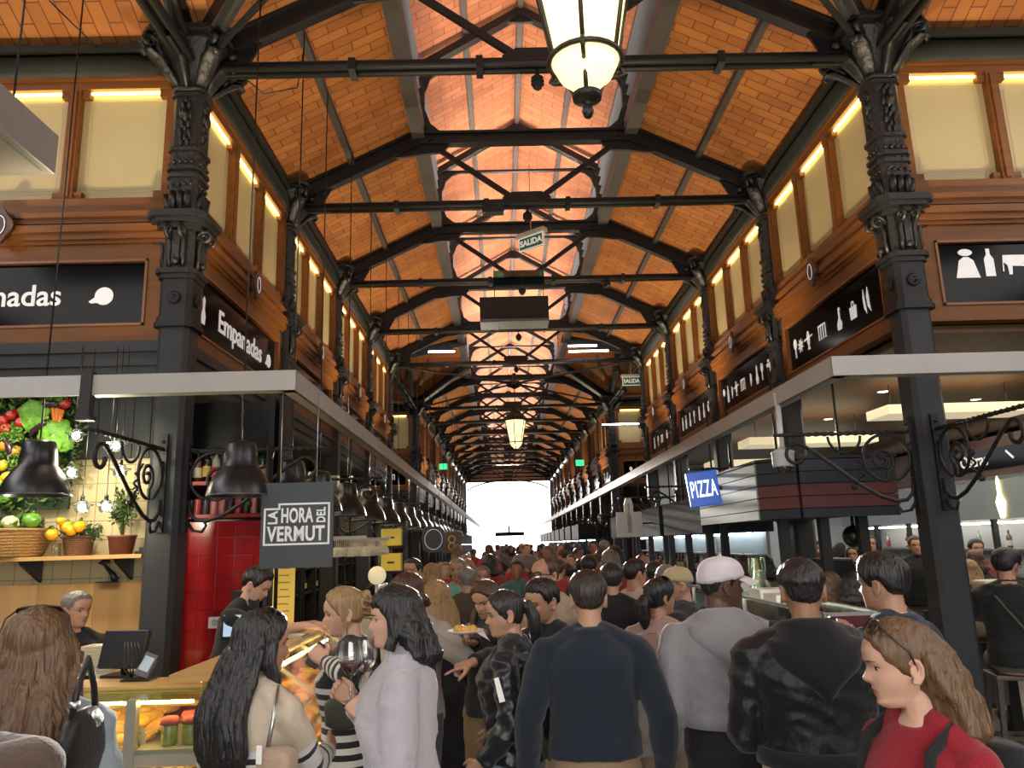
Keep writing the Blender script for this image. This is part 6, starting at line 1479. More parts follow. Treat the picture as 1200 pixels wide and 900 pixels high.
        for sd in (1, -1):
            a = arms[sd]; q = .86 if fem else 1.0; limb(mb, T((sd * .042, -.022, 1.425)), sh[sd], .044 + e * .7, .046 * q + se * .75); mb.ball(sh[sd], .050 * q + se * .85, n=14, k=10)
            if top.get('sleeve') == 'short':
                mid = sh[sd].lerp(a['elb'], .62); limb(mb, sh[sd], mid, .052 * q + se, .052 * q + se, cap=False)
            elif top.get('sleeve') != 'none':
                limb(mb, sh[sd], a['elb'], .050 * q + se * .9, .041 * q + se * .9); end = a['elb'].lerp(a['wr'], top.get('slen', .95)); limb(mb, a['elb'], end, .041 * q + se * .9, .029 * q + se * .7, cap=False); mb.ball(a['elb'], .041 * q + se * .9, n=12, k=8)
                if top.get('cuff'): mb.tube([end.lerp(a['elb'], .12), end], .033 * q + se * .7, 12)
        if k in ('sweater', 'tee', 'hoodie'): mb.tube([T((.064 * math.cos(a), -.018 + .062 * math.sin(a), (1.45 if k != 'tee' else 1.435) + .008 * -math.sin(a))) for a in [j * math.pi / 12 for j in range(25)]], .012, 8)
        if k in ('jacket', 'shirt', 'fleece'): # stand collar
            mb.loft([[T((r * math.cos(a), -.016 + r * math.sin(a), z)) for a in [j * math.pi / 12 for j in range(24)]] for r, z in ((.09, 1.39), (.072, 1.44), (.068, 1.475 if k != 'shirt' else 1.46), (.060, 1.475 if k != 'shirt' else 1.46), (.056, 1.40))])
        amp = top.get('fold', .007)
        ob = remesh(mb, cv, 2, (amp, top.get('fs', (5, 5, 9))) if vox < .013 else None, top.get('name', k), top['m'], root)
        if top.get('stripes'):
            me = ob.data; nv = len(me.vertices); co = np.empty(nv * 3, 'f'); me.vertices.foreach_get('co', co); co = co.reshape(-1, 3); val = co[:, 2].copy().astype('f')
            bd = np.full(nv, 1e9, 'f')
            for sd in (1, -1):
                a = arms[sd]; off = 0
                for p, q, L0 in ((sh[sd], a['elb'], 0), (a['elb'], a['wr'], AL[0])):
                    p_, q_ = np.array(p), np.array(q); d = q_ - p_; L = np.linalg.norm(d); d /= L; u = np.clip((co - p_) @ d, 0, L); dist = np.linalg.norm(co - (p_ + u[:, None] * d), axis=1)
                    sel = (dist < .085) & (dist < bd) & ((np.abs(co[:, 0]) > sw * .88) | (L0 > 0) | (np.abs(co[:, 1]) > .14)); val[sel] = 1.38 - (L0 + u[sel]); bd[sel] = dist[sel]
            at_ = me.attributes.new('stripe', 'FLOAT', 'POINT'); at_.data.foreach_set('value', val)
        if top.get('hood'):
            mb = MB(); hw = top.get('hoodw', 1.0)
            mb.tube([T((.088 * math.cos(R(a)), -.03 + .078 * math.sin(R(a)), 1.452 - .014 * math.sin(R(a)))) for a in range(-40, -321, -14)], [.018] + [.034] * 19 + [.018], 10)
            rings = []
            for u in range(11):
                v = u / 10; z = 1.475 - .23 * v * hw; w = (.105 + .06 * math.sin(math.pi * min(1, v * 1.15)) * hw) * (1 if v < .62 else math.cos((v - .62) / .38 * 1.35)); d = .055 * (1 - v * .35) + .012; cy = -.082 - .078 * math.sin(v * 1.9)
                rings.append([T((w * math.copysign(abs(math.cos(a)) ** .8, math.cos(a)), cy - .028 * math.cos(a * 1.0) ** 2 * 0 + d * math.sin(a) + .045 * abs(math.cos(a)) ** 2, z + .03 * abs(math.cos(a)) ** 2 * (v > .2))) for a in [j * math.pi / 12 for j in range(24)]])
            mb.loft(rings); remesh(mb, cv, 3, (.003, (6, 6, 9)), 'hood', top['m'] if not isinstance(top['hood'], bpy.types.Material) else top['hood'], root)
        if top.get('rib'):
            mb = MB(); zz = [r[0] for r in tab]; w, d = (np.interp(hem, zz, [r[k_] for r in tab]) for k_ in (1, 2))
            mb.loft([[T(((w + e * b) * math.cos(a), -.012 + (d + e * b) * math.sin(a), z)) for a in [j * math.pi / 20 for j in range(40)]] for z, b in ((hem + .06, 1.0), (hem + .055, 1.35), (hem, 1.3), (hem - .004, .9))]); mb.build('waistband', top['rib'] if isinstance(top['rib'], bpy.types.Material) else top['m'], root)
    # ------------------------------------------------ hair
    if hair:
        st, col = hair[0], hair[1]; hm = hairmat(col); mb = MB(); kw = hair[2] if len(hair) > 2 else {}
        d = kw.get('d', .012)
        def off(t, a):
            aa = abs(((a + math.pi) % (2 * math.pi)) - math.pi); aa = aa / math.pi * 180     # 0 front .. 180 back
            if st in ('short', 'fade'): line = np.interp(aa, [0, 35, 55, 70, 82, 100, 130, 180], [.80, .80, .74, .56, .42, .52, .30, .22])
            elif st == 'bald': line = np.interp(aa, [0, 40, 70, 82, 100, 130, 180], [1.02, 1.0, .70, .45, .5, .3, .22])
            else: line = np.interp(aa, [0, 25, 50, 65, 80, 100, 180], [.83 - kw.get('fringe', 0), .80 - kw.get('fringe', 0), .70, .55, .42, .30, .10])
            v = min(1, max(0, (t - line) / (.11 if st in ('short', 'fade', 'bald') else .06))); th = d * (1 + .35 * max(0, (t - .6)) ) * (.45 if st == 'fade' and t < .62 else 1) * (1 + kw.get('front', 0) * max(0, 1 - aa / 60) * (t > .75))
            return -.006 + (th + .006) * v + .0022 * mnoise.noise(Vector((a * 5, t * 9, loc[0] * 3))) * v
        head_grid(mb, MH, fem, off, 40, 48)
        if st in ('long', 'bob', 'shoulder'):
            zend = kw.get('end', 1.12 if st == 'long' else 1.40); zs_ = np.concatenate([[1.672, 1.645, 1.612], np.linspace(1.575, zend, 9)]); wd = kw.get('w', .092)
            rings = []
            for i, z in enumerate(zs_):
                u = i / 11; yaw = -R(hy) * (1 - .55 * u) - R(twist); low = max(0, 1.44 - z) / .35
                cy = -.032 - .075 * min(1, max(0, 1.5 - z) / .14) * kw.get('back', 1) + .02 * max(0, low - .5); w = (wd + kw.get('flare', .02) * math.sin(min(1, u * 1.2) * 1.6) + .008 * math.sin(u * 9 + loc[0] * 5)) * (1 - .55 * max(0, u - .86) / .14); dd = (.078 - .028 * min(1, low + .0) + kw.get('dd', 0)) * (1 - .5 * max(0, u - .86) / .14)
                cx = kw.get('cx', 0) * u
                fs_ = (.50, .76, .92)[i] if i < 3 else 1; w *= fs_; dd *= fs_; cy += kw.get('yo', 0)
                Mr = rz_m(yaw); c = MT @ Vector((0, 0, z)) if z < 1.52 else MH @ Vector((0, -.018, z - 1.588))
                rings.append([c + Mr @ Vector((cx + w * math.cos(a) * (1 + .05 * math.sin(a * 7 + u * 6)), cy + (.018 if z > 1.52 else 0) + dd * math.sin(a) * (1 + .06 * math.sin(a * 9 + u * 4)) - (.0 if math.sin(a) < 0 else dd * .55 * math.sin(a)), 0)) for a in [j * math.pi / 18 for j in range(36)]])
            mb.loft(rings)
            rng = random.Random(int(loc[0] * 100 + 77))
            for k_ in range(kw.get('strands', 60)):      # locks along the surface and ends
                a = rng.uniform(math.pi * .98, math.pi * 2.02); i0 = rng.randint(3, 6); pts = []
                for i in range(i0, 12): r_ = rings[i]; q = r_[int(a / (2 * math.pi) * 36) % 36]; c = sum(r_, Vector()) / 36; pts.append(c + (q - c) * (1.0 + .05 * math.sin(i * 1.1 + k_)))
                pts.append(pts[-1] + Vector((rng.uniform(-.012, .012), rng.uniform(-.012, .012), -rng.uniform(.01, .05)))); mb.tube(pts, [.006 + .003 * rng.random()] * (len(pts) - 1) + [.002], 5)
            for sd in kw.get('sides', (1, -1)):
                fl = kw.get('side_end', zend + .02)
                pts = [MH @ Vector((sd * .066, .022, .055)), MH @ Vector((sd * .082, .012, .0)), MH @ Vector((sd * .088, .008, -.06))]
                pts.append(pts[-1] + Vector((sd * .01, .02, -.05))); 
                if fl < 1.40: pts += [pts[-1] + Vector((sd * .0, .02, -.09)), pts[-1] + Vector((-sd * .01, .02, -.15)) if fl > 1.2 else pts[-1] + Vector((0, .01, -.20))]
                mb.tube(pts, [.016, .024, .024, .022] + [.018, .006][:len(pts) - 4], 8, flat=1.5)
        if st == 'ponytail':
            q0 = MH @ Vector((0, -.10, kw.get('pz', .03))); pts = [q0, q0 + Vector((0, -.05, .0)), q0 + Vector((0, -.075, -.07)), q0 + Vector((0, -.065, -.16)), q0 + Vector((0, -.05, -.22))] 
            pts = [MH @ Vector((0, -.088, kw.get('pz', .03))), MH @ Vector((0, -.125, kw.get('pz', .03) + .005)), MH @ Vector((0, -.15, -.04)), MH @ Vector((.005, -.145, -.12)), MH @ Vector((0, -.13, -.19))]; r_ = kw.get('pr', .03); mb.tube(pts, [r_ * .6, r_, r_ * 1.15, r_, r_ * .35], 10)
        if st == 'updo':
            mb.ball(MH @ Vector((0, -.10, .035)), (.05, .04, .05)); mb.ball(MH @ Vector((.015, -.115, .0)), (.04, .035, .045))
            for k_ in range(10): a = k_ * .62; mb.tube([MH @ Vector((.05 * math.cos(a), -.08, .02 + .06 * math.sin(a))), MH @ Vector((.062 * math.cos(a + .5), -.13, .02 + .06 * math.sin(a + .5))), MH @ Vector((.03 * math.cos(a + 1), -.15, .02))], .009, 6)
            for sd in (1, -1): mb.tube([MH @ Vector((sd * .066, .03, .06)), MH @ Vector((sd * .078, .018, .0)), MH @ Vector((sd * .078, .0, -.07)), MH @ Vector((sd * .066, .0, -.11))], [.008, .011, .009, .003], 6)
        remesh(mb, kw.get('vox', max(.0056, vox * .9)), 1, (kw.get('amp', .0042), (75, 75, 7)) if vox < .013 else None, 'hair', hm, root)
    return dict(root=root, T=T, MH=MH, arms=arms, s=s, M=Matrix.Translation(loc) @ rz_m(rz) @ Matrix.Scale(s, 4), fem=fem)
def part(P, mb, name, m, **k): return mb.build(name, m, P['root'], **k)
def cap(P, m, brim=True):
    mb = MB(); MH = P['MH']
    off = lambda t, a: -.02 + .033 * min(1, max(0, (t - (.58 + .07 * math.cos(a))) / .03)) + (.012 * math.exp(-((t - .90) / .12) ** 2))
    head_grid(mb, MH, P['fem'], off, 44, 48); mb.ball(MH @ Vector((0, 0, .133)), .009, n=8, k=6); cc = mb.build('cap_crown', m, P['root'])
    mb = MB(); g = []
    for i in range(7):
        for j in range(11):
            u = i / 6; a = R(-62 + 124 * j / 10); r0 = .096; x = .086 * math.sin(a); y = .098 * math.cos(a) + u * .085 * math.cos(a * .75); z = .045 - .030 * u - .022 * (math.sin(a) ** 2)
            g.append(Vector((x * (1 + .05 * u), y, z)))
    top_ = [MH @ p for p in g]; bot = [MH @ (p + Vector((0, 0, -.005))) for p in g]; n = len(g)
    fs = [(i * 11 + j, i * 11 + j + 1, (i + 1) * 11 + j + 1, (i + 1) * 11 + j) for i in range(6) for j in range(10)]
    ed = [j for j in range(11)] + [i * 11 + 10 for i in range(1, 7)] + [66 + j for j in range(9, -1, -1)] + [i * 11 for i in range(5, 0, -1)]
    mb.add(top_ + bot, fs + [tuple(q + n for q in f) for f in fs] + [(ed[k], ed[(k + 1) % len(ed)], ed[(k + 1) % len(ed)] + n, ed[k] + n) for k in range(len(ed))], 0, True); mb.build('brim', m, cc)
def sunglasses(P, up=.075, y=.055, tint=(.02, .018, .018), wear=False, pitch=35):
    mb = MB(); Mg = P['MH'] @ Matrix.Translation((0, y, up)) @ Matrix.Rotation(R(0 if wear else pitch), 4, 'X')
    lens = MB()
    for sd in (1, -1):
        c = [(sd * .033 + .027 * math.copysign(abs(math.cos(a)) ** .7, math.cos(a)), .022 * math.copysign(abs(math.sin(a)) ** .7, math.sin(a))) for a in [k * math.pi / 10 for k in range(20)]]
        mb.tube([Mg @ Vector((x, .0 - abs(x) * .12, z)) for x, z in c + c[:1]], .0026, 6)
        lens.add([Mg @ Vector((x, -abs(x) * .12, z)) for x, z in c] + [Mg @ Vector((x, -.002 - abs(x) * .12, z)) for x, z in c], [tuple(range(20)), tuple(range(39, 19, -1))])
        mb.tube([Mg @ Vector((sd * .060, -.008, .006)), Mg @ Vector((sd * (.074 if wear else .084), -.03, .004)), Mg @ Vector((sd * (.080 if wear else .096), -.095, .0)), Mg @ Vector((sd * (.078 if wear else .096), -.125, -.02))], .0028, 6)
    mb.tube([Mg @ Vector((-.008, 0, .004)), Mg @ Vector((0, .004, .008)), Mg @ Vector((.008, 0, .004))], .0026, 6)
    fr = part(P, mb, 'glasses_frame', mat('glasses_frame', (.03, .018, .012), .25, 0, .3, 40)); lens.build('lens', mat('dark_lens', (.03, .025, .025), .08, 0, 0) if not wear else GLASS, fr)
def strap(P, pts, r, m, name='strap', flat=.35):
    mb = MB(); mb.tube([P['T'](p) for p in pts], r, 8, flat=flat); return part(P, mb, name, m)
def W(P, p): return P['M'] @ Vector(p)
# ================================================================ THE PEOPLE IN THE HALL
_CX, _CY, _CZ = (0.99952534, -0.01087571, -0.02882374), (0.02599352, -0.20446333, 0.97852904), (0.01653559, 0.97881381, 0.20408358)
def spot(px, py, y):
    """where the line of sight through a photo pixel meets the depth y (metres)"""
    u, v = (px - 600) / 900, (450 - py) / 900; d = [_CX[k] * u + _CY[k] * v + _CZ[k] for k in range(3)]; t = y / d[1]
    return Vector((d[0] * t, y, 1.82 + d[2] * t))
def stand(px, py, y):
    p = spot(px, py, y); return (p.x, p.y, 0), p.z
def stripe_mat(name, hi, lo, dark, period, duty, zmax):
    m = mat(name, hi, .85, 0, .08, 7, .35, 120, sheen=.15); nt = m.node_tree; b = nt.nodes['Principled BSDF']
    at_ = nt.nodes.new('ShaderNodeAttribute'); at_.attribute_name = 'stripe'
    def M_(op, a, bv):
        n = nt.nodes.new('ShaderNodeMath'); n.operation = op; nt.links.new(a, n.inputs[0]); n.inputs[1].default_value = bv; return n.outputs[0]
    fr = M_('FRACT', M_('DIVIDE', at_.outputs['Fac'], period), 0); st = M_('LESS_THAN', fr, duty); lt = M_('LESS_THAN', at_.outputs['Fac'], zmax)
    ml = nt.nodes.new('ShaderNodeMath'); ml.operation = 'MULTIPLY'; nt.links.new(st, ml.inputs[0]); nt.links.new(lt, ml.inputs[1])
    m1 = nt.nodes.new('ShaderNodeMix'); m1.data_type = 'RGBA'; m1.inputs['A'].default_value = (*hi, 1); m1.inputs['B'].default_value = (*lo, 1); nt.links.new(lt, m1.inputs['Factor'])
    m2 = nt.nodes.new('ShaderNodeMix'); m2.data_type = 'RGBA'; m2.inputs['B'].default_value = (*dark, 1); nt.links.new(m1.outputs['Result'], m2.inputs['A']); nt.links.new(ml.outputs[0], m2.inputs['Factor'])
    nt.links.new(m2.outputs['Result'], b.inputs['Base Color']); return m
KHAKI = dict(m=cloth('khaki', (.24, .16, .095), .85)); JEANS = dict(m=cloth('jeans', (.06, .10, .17), .85)); BLACKP = dict(m=cloth('black_trousers', (.012, .011, .013), .8)); BEIGEP = dict(m=cloth('beige_trousers', (.46, .36, .25), .85)); GREYP = dict(m=cloth('grey_trousers', (.07, .07, .075), .85))
NAVYK = cloth('navy_knit', (.010, .016, .026), .9, .5, 220); BLK = cloth('black_cotton', (.010, .010, .011), .85)
ALL = {}
# --- girl in red, right foreground
loc, z = stand(1062, 726, 2.1)
P = ALL['girl'] = person('young woman in a red jumper walking past at lower right, brown hair loose', loc, 252, z, True, hy=30, hp=8, vox=.0045, bodyvox=.0042, skin=0, top=dict(kind='jumper', m=cloth('red_knit', (.26, .012, .022), .9, .5, 160), neck=1.43, e=.014, fold=.004), bottom=JEANS, hair=('long', 'lightbrown', dict(end=1.37, w=.092, strands=110, d=.012, sides=(), yo=-.026, back=.25, dd=.016, flare=.035)), stride=.12)
sunglasses(P, .112, .055, pitch=48)
for sd in (1, -1): strap(P, [(sd * .11, .10, 1.10), (sd * .115, .125, 1.25), (sd * .11, .085, 1.38), (sd * .105, .0, 1.432), (sd * .11, -.10, 1.36), (sd * .12, -.15, 1.2)], .021, BLK, 'backpack_strap')
mb = MB(); mb.loft([[P['T']((.14 * math.cos(a), -.19 + .07 * math.sin(a), zz)) for a in [k * math.pi / 10 for k in range(20)]] for zz in (1.0, 1.06, 1.25, 1.34, 1.37)]); part(P, mb, 'backpack', BLK)
mb = MB(); mb.ball(P['T']((.0, .125, 1.30)), .008); part(P, mb, 'pendant', WHITE)
# --- woman in lilac fleece with the wine glass
loc, z = stand(470, 689, 3.1)
P = ALL['wine'] = person('woman in a pale lilac zip fleece holding a glass of red wine, dark bob', loc, 268, z, True, wide=1.06, hy=-6, hp=3, vox=.0058, skin=0,
    top=dict(kind='fleece', m=cloth('lilac_fleece', (.40, .37, .41), .95, .5, 140, sheen=.5), e=.03, hem=.84, fold=.012, cuff=1), bottom=BLACKP, hair=('shoulder', 'black', dict(end=1.41, w=.098, strands=70, d=.016, fringe=.12, dd=.02, sides=(1, -1), side_end=1.45)),
    R_=dict(world=(-.60, 3.20, 1.235), pose='grip', f=(.2, .75, .55), n=(-.8, .3, .2)), L_=dict(world=(-.52, 3.0, 1.22), pose='grip', f=(.5, .7, .6), n=(.7, .1, -.3), hint=(-.6, -.6, -.9)))
mb = MB(); mb.tube([P['T']((-.155, .02, .93)), P['T']((-.165, .06, 1.0))], .006, 6); part(P, mb, 'pocket_zip', BLK)
def goblet(loc, label, wine=True):
    t = thing('wine_glass', label, 'wine glass', loc)
    mb = MB(); mb.lathe([(.034, -.10), (.033, -.097), (.006, -.09), (.0045, -.01), (.02, .0), (.04, .03), (.047, .06), (.044, .095), (.038, .12)], 20, caps=False); mb.build('glass', glass_mat('goblet_glass', (.86, .87, .88), .35), t)
    if wine: mb = MB(); mb.lathe([(.001, .002), (.02, .003), (.038, .03), (.042, .045), (.001, .046)], 18); mb.build('red_wine', mat('red_wine', (.06, .004, .012), .1, spec=.6), t)
goblet(tuple(spot(411, 790, 3.06)), 'glass of red wine held by the woman in the lilac fleece')
goblet(tuple(spot(428, 786, 3.2)), 'second wine glass just behind the glass of red wine', False)
# --- blonde with striped top
loc, z = stand(410, 689, 3.85)
P = ALL['blonde'] = person('blonde woman with pinned up hair in a black and white striped top', loc, 276, z, True, hy=-22, hp=8, vox=.006, skin=0,
    top=dict(kind='sweater', m=stripe_mat('stripes_black', (.012, .012, .013), (.62, .6, .55), (.012, .012, .013), .052, .5, 1.27), e=.016, stripes=True), bottom=KHAKI, hair=('updo', 'blond', dict(d=.015)),
    R_=dict(world=tuple(spot(388, 792, 3.80)), pose='pinch', f=(-.2, .6, .9), n=(-.6, .4, .2)), L_=dict(world=tuple(spot(380, 776, 3.62)), pose='pinch', f=(.3, .7, .6), n=(.7, .2, 0)))
t = thing('phone', 'black phone in the hand of the blonde woman', 'phone', tuple(spot(372, 768, 3.66)), R(20)); mb = MB(); mb.box(-.03, .03, -.004, .004, -.055, .055, M=Matrix.Rotation(R(35), 4, 'Y')); mb.build('body', BLACK, t, bevel=.004); mb = MB(); mb.box(-.027, .027, .0035, .0045, -.05, .05, M=Matrix.Rotation(R(35), 4, 'Y')); mb.build('screen', mat('phone_screen', (.02, .02, .025), .05), t)
mb = MB(); a = spot(386, 785, 3.72); mb.tube([a, a + Vector((-.015, 0, .09)), a + Vector((-.022, -.005, .15))], .004, 6); mb.build('fork', STEEL, label='fork held upright by the blonde woman at the case', cat='fork')
t = thing('waist_bag', 'dark green bag carried at the hip of the blonde woman', 'bag', tuple(spot(404, 832, 3.60)), R(20))
mb = MB(); mb.loft([[Vector(((.085 * b) * math.copysign(abs(math.cos(q)) ** .6, math.cos(q)), .05 * math.sin(q), zz)) for q in [k * math.pi / 10 for k in range(20)]] for zz, b in ((-.07, .7), (-.055, 1), (.03, 1.05), (.055, .8), (.06, .5))]); mb.build('body', cloth('bag_olive', (.05, .05, .035), .6), t); mb = MB(); mb.tube([(-.07, 0, .05), (-.05, -.01, .09), (.05, -.01, .09), (.07, 0, .05)], .007, 6); mb.build('strap', BLK, t)
# --- long haired woman in the striped jumper
loc, z = stand(300, 718, 2.9)
P = ALL['striped'] = person('woman in a cream jumper with black stripes, long black hair down her back', loc, 22, z, True, hy=38, hp=6, vox=.006, skin=1,
    top=dict(kind='sweater', m=stripe_mat('stripes_cream', (.50, .42, .32), (.60, .58, .56), (.012, .012, .014), .085, .24, 1.235), e=.022, stripes=True, fold=.008), bottom=BLACKP, hair=('long', 'black', dict(end=1.115, w=.098, strands=130, d=.018, flare=.045, back=.95, dd=.012, sides=(1,), side_end=1.1)),
    R_=dict(world=(-.70, 3.20, 1.06), pose='relax', hint=(.35, -.5, -1)), L_=dict(world=(-1.0, 3.25, 1.0), pose='relax', hint=(-.3, -.5, -1)))
sunglasses(P, .128, .03, pitch=62)
t = thing('shoulder_bag', 'beige shoulder bag hanging at the side of the striped woman', 'bag', tuple(spot(324, 915, 2.70)), R(-20))
mb = MB(); mb.loft([[Vector(((.065 * b) * math.copysign(abs(math.cos(q)) ** .4, math.cos(q)), .04 * b * math.copysign(abs(math.sin(q)) ** .6, math.sin(q)), zz)) for q in [k * math.pi / 12 for k in range(24)]] for zz, b in ((-.1, .9), (-.08, 1), (.07, 1), (.09, .9), (.10, .6))]); mb.build('body', cloth('bag_tan', (.35, .25, .18), .5), t)
mb = MB(); a = Vector(t.location); tp = W(P, P['T']((.13, -.02, 1.44))); mb.tube([(-.04, 0, .09), (-.01, -.01, .20), tuple(rz_m(R(20)) @ (tp - a))], .007, 6); mb.build('chain_strap', STEEL, t)
mb = MB(); mb.box(-.045, -.025, -.05, -.045, .06, .115); mb.build('tag', WHITE, t)
# --- woman in denim jacket, far left
loc, z = stand(45, 716, 2.4)
P = ALL['denim'] = person('woman with long light brown hair in a pale denim jacket at lower left', loc, 352, z, True, hy=-12, vox=.006, skin=0, wide=1.1,
    top=dict(kind='jacket', m=cloth('pale_denim', (.27, .33, .37), .8, .5, 80, var=.3), e=.035, fold=.014), bottom=JEANS, hair=('long', 'lightbrown', dict(end=1.27, w=.098, strands=140, d=.016, flare=.03, sides=(1, -1), back=.95, side_end=1.15)))
sunglasses(P, .118, .0, pitch=60)
t = thing('shoulder_bag', 'black leather bag under the arm of the denim jacket woman', 'bag', tuple(spot(95, 876, 2.30)), R(88))
mb = MB(); mb.loft([[Vector(((.12 * b) * math.copysign(abs(math.cos(q)) ** .5, math.cos(q)), .035 * b * math.sin(q), zz)) for q in [k * math.pi / 12 for k in range(24)]] for zz, b in ((-.16, .6), (-.14, .95), (-.02, 1), (.07, .7), (.10, .45))]); mb.build('body', cloth('bag_black', (.012, .011, .012), .35), t)
mb = MB(); mb.tube([(-.06, 0, .08), (-.04, 0, .16), (.0, .0, .235), (.04, 0, .16), (.06, 0, .08)], .010, 6); mb.build('strap', cloth('bag_black', ()), t); mb = MB(); mb.tube([(-.05, -.012, .12), (-.05, .012, .12)], .012, 8); mb.build('buckle', STEEL, t)
# --- person cut off at the left edge with a brown coat sleeve
loc = (-1.44, 1.80, 0)
P = ALL['brown'] = person('person in a brown suede coat at the left edge, only the bent sleeve in view', loc, 20, 1.66, True, vox=.009, skin=0, wide=1.1, top=dict(kind='jacket', m=cloth('brown_suede', (.085, .055, .04), .95, .5, 120, sheen=.4), e=.045, se=.04, fold=.008), bottom=BLACKP, hair=('bob', 'brown', dict(end=1.42)), R_=dict(to=(.06, .30, 1.38), hint=(1, .25, .05), pose='grip'))
# --- vendor behind the front case
loc, z = stand(88, 694, 5.15)
P = ALL['vendor'] = person('man with short greying hair in a black T-shirt serving behind the pastry case', loc, 150, z, False, hy=-38, hp=6, vox=.0065, skin=1, top=dict(kind='tee', m=BLK, sleeve='short', e=.014), bottom=BLACKP, hair=('fade', 'grey', dict(d=.012)), R_=dict(to=(.26, .32, 1.02)), L_=dict(to=(-.26, .32, 1.0)))
# --- young barman leaning over the bar
loc = (-1.98, 5.75, 0)
P = ALL['barman'] = person('young barman in black leaning over the pastry case, dark hair', loc, 96, 1.74, False, lean=14, hy=0, hp=30, vox=.0065, skin=0, top=dict(kind='tee', m=BLK, sleeve='short', e=.016), bottom=BLACKP, hair=('short', 'black', dict(d=.02)), R_=dict(world=(-1.38, 5.62, 1.30), pose='relax', f=(0, 1, -.1), n=(0, 0, -1)), L_=dict(world=(-1.40, 5.9, 1.29), pose='relax', f=(0, 1, -.1), n=(0, 0, -1)))
# --- man holding a cup
loc, z = stand(483, 672, 4.75)
P = ALL['cupman'] = person('brown haired person in a grey top holding a cup, strap across the chest', loc, 200, z, False, hy=22, hp=16, vox=.007, skin=1, top=dict(kind='sweater', m=cloth('warm_grey', (.30, .27, .25), .9), e=.02), bottom=GREYP, hair=('bob', 'brown', dict(end=1.50, w=.085, strands=40, d=.018, sides=(1, -1), side_end=1.5)), L_=dict(world=tuple(spot(502, 748, 4.52)), pose='grip', f=(.2, .6, .8), n=(.8, .2, 0)), R_=dict(world=tuple(spot(492, 760, 4.5)), pose='grip', f=(-.3, .5, .8), n=(-.8, .3, 0)))
strap(P, [(.14, .0, 1.42), (.10, .12, 1.32), (.0, .15, 1.15), (-.15, .12, .95)], .014, BLK)
t = thing('paper_cup', 'small paper cup held by the person with the chest strap', 'cup', tuple(spot(500, 741, 4.42))); mb = MB(); mb.lathe([(.001, -.04), (.03, -.04), (.038, .05), (.036, .05), (.03, -.03)], 18); mb.build('cup', mat('paper_cup', (.6, .5, .4), .5), t)
# --- curly blond woman in the long black coat
loc, z = stand(512, 690, 5.55)
P = ALL['curly'] = person('woman with curly blond hair in a long black coat seen from behind', loc, 345, max(z, 1.57), True, hy=-20, vox=.0075, skin=0, wide=1.05, top=dict(kind='coat', m=cloth('coat_black', (.014, .014, .017), .9, .3, 60), e=.035, hem=.42), bottom=BLACKP, hair=('long', 'blond', dict(end=1.25, w=.10, strands=90, d=.022, amp=.008, flare=.04)))
# --- woman with the plate
loc, z = stand(574, 679, 4.95)
P = ALL['plate'] = person('long haired woman in a dark speckled jacket holding a paper plate of food', loc, 205, z, True, hy=10, hp=20, vox=.007, skin=1, top=dict(kind='jacket', m=cloth('speckled', (.045, .045, .055), .9, .6, 30, var=.9), e=.025), bottom=dict(m=cloth('camel', (.32, .22, .11), .85), w=1.12, hemr=.10), hair=('long', 'brown', dict(end=1.26, w=.09, strands=60, d=.014)), R_=dict(world=tuple(spot(556, 757, 4.42)), pose='flat', f=(-.4, .9, .1), n=(0, .1, 1)), L_=dict(world=tuple(spot(566, 742, 4.48)), pose='pinch', f=(.6, .6, .2), n=(0, .1, -1)))
strap(P, [(.13, .02, 1.42), (.08, .13, 1.30), (-.04, .15, 1.12), (-.17, .10, .92)], .022, cloth('red_strap', (.38, .07, .05), .6), 'red_bag_strap')
t = thing('paper_plate', 'white paper plate with food and a napkin held in mid aisle', 'plate', tuple(spot(546, 742, 4.34))); mb = MB(); mb.lathe([(.001, 0), (.07, .002), (.10, .015), (.098, .018), (.07, .008), (.001, .006)], 22); mb.build('plate', WHITE, t); mb = MB(); [mb.ball((random.uniform(-.05, .05), random.uniform(-.05, .05), .02), .022, n=8, k=6) for _ in range(9)]; mb.build('snack', PAST[1], t); mb = MB(); mb.add([(.05, -.05, .01), (.12, -.06, -.03), (.13, .02, -.05), (.06, .03, .02), (.09, -.02, .02)], [(0, 1, 4), (1, 2, 4), (2, 3, 4), (3, 0, 4)]); mb.build('napkin', WHITE, t)
# --- dark ponytail woman in black shiny jacket
loc, z = stand(597, 692, 3.92)
P = ALL['pony'] = person('young woman in a glossy black jacket in profile, dark hair tied back', loc, 285, z, True, hy=-24, hp=8, vox=.006, skin=1, wide=1.04, top=dict(kind='jacket', m=cloth('glossy_black', (.006, .008, .013), .36, .25, 50, coat=.05, spec=.45), e=.028, hem=.90, fold=.018, cuff=1, fs=(7, 7, 12)), bottom=dict(m=cloth('washed_denim', (.17, .22, .27), .85), w=1.1), hair=('ponytail', 'black', dict(d=.010, pz=.02, pr=.032)), L_=dict(to=(-.24, .10, .92)), R_=dict(to=(.22, .14, .95)))
mb = MB(); mb.tube([P['T']((-.06, -.16, 1.33)), P['T']((-.16, -.12, 1.2)), P['T']((-.2, -.05, 1.1))], .006, 6); part(P, mb, 'white_piping', WHITE)
mb = MB(); mb.prism([(.008, .045), (.028, .05), (.055, -.05), (.03, -.055)], -.004, .004, Matrix.Translation(tuple(spot(577, 808, 3.58))) @ Matrix.Rotation(R(90), 4, 'X')); mb.build('folded_paper', WHITE, label='folded white paper tucked in the glossy black jacket pocket', cat='paper')
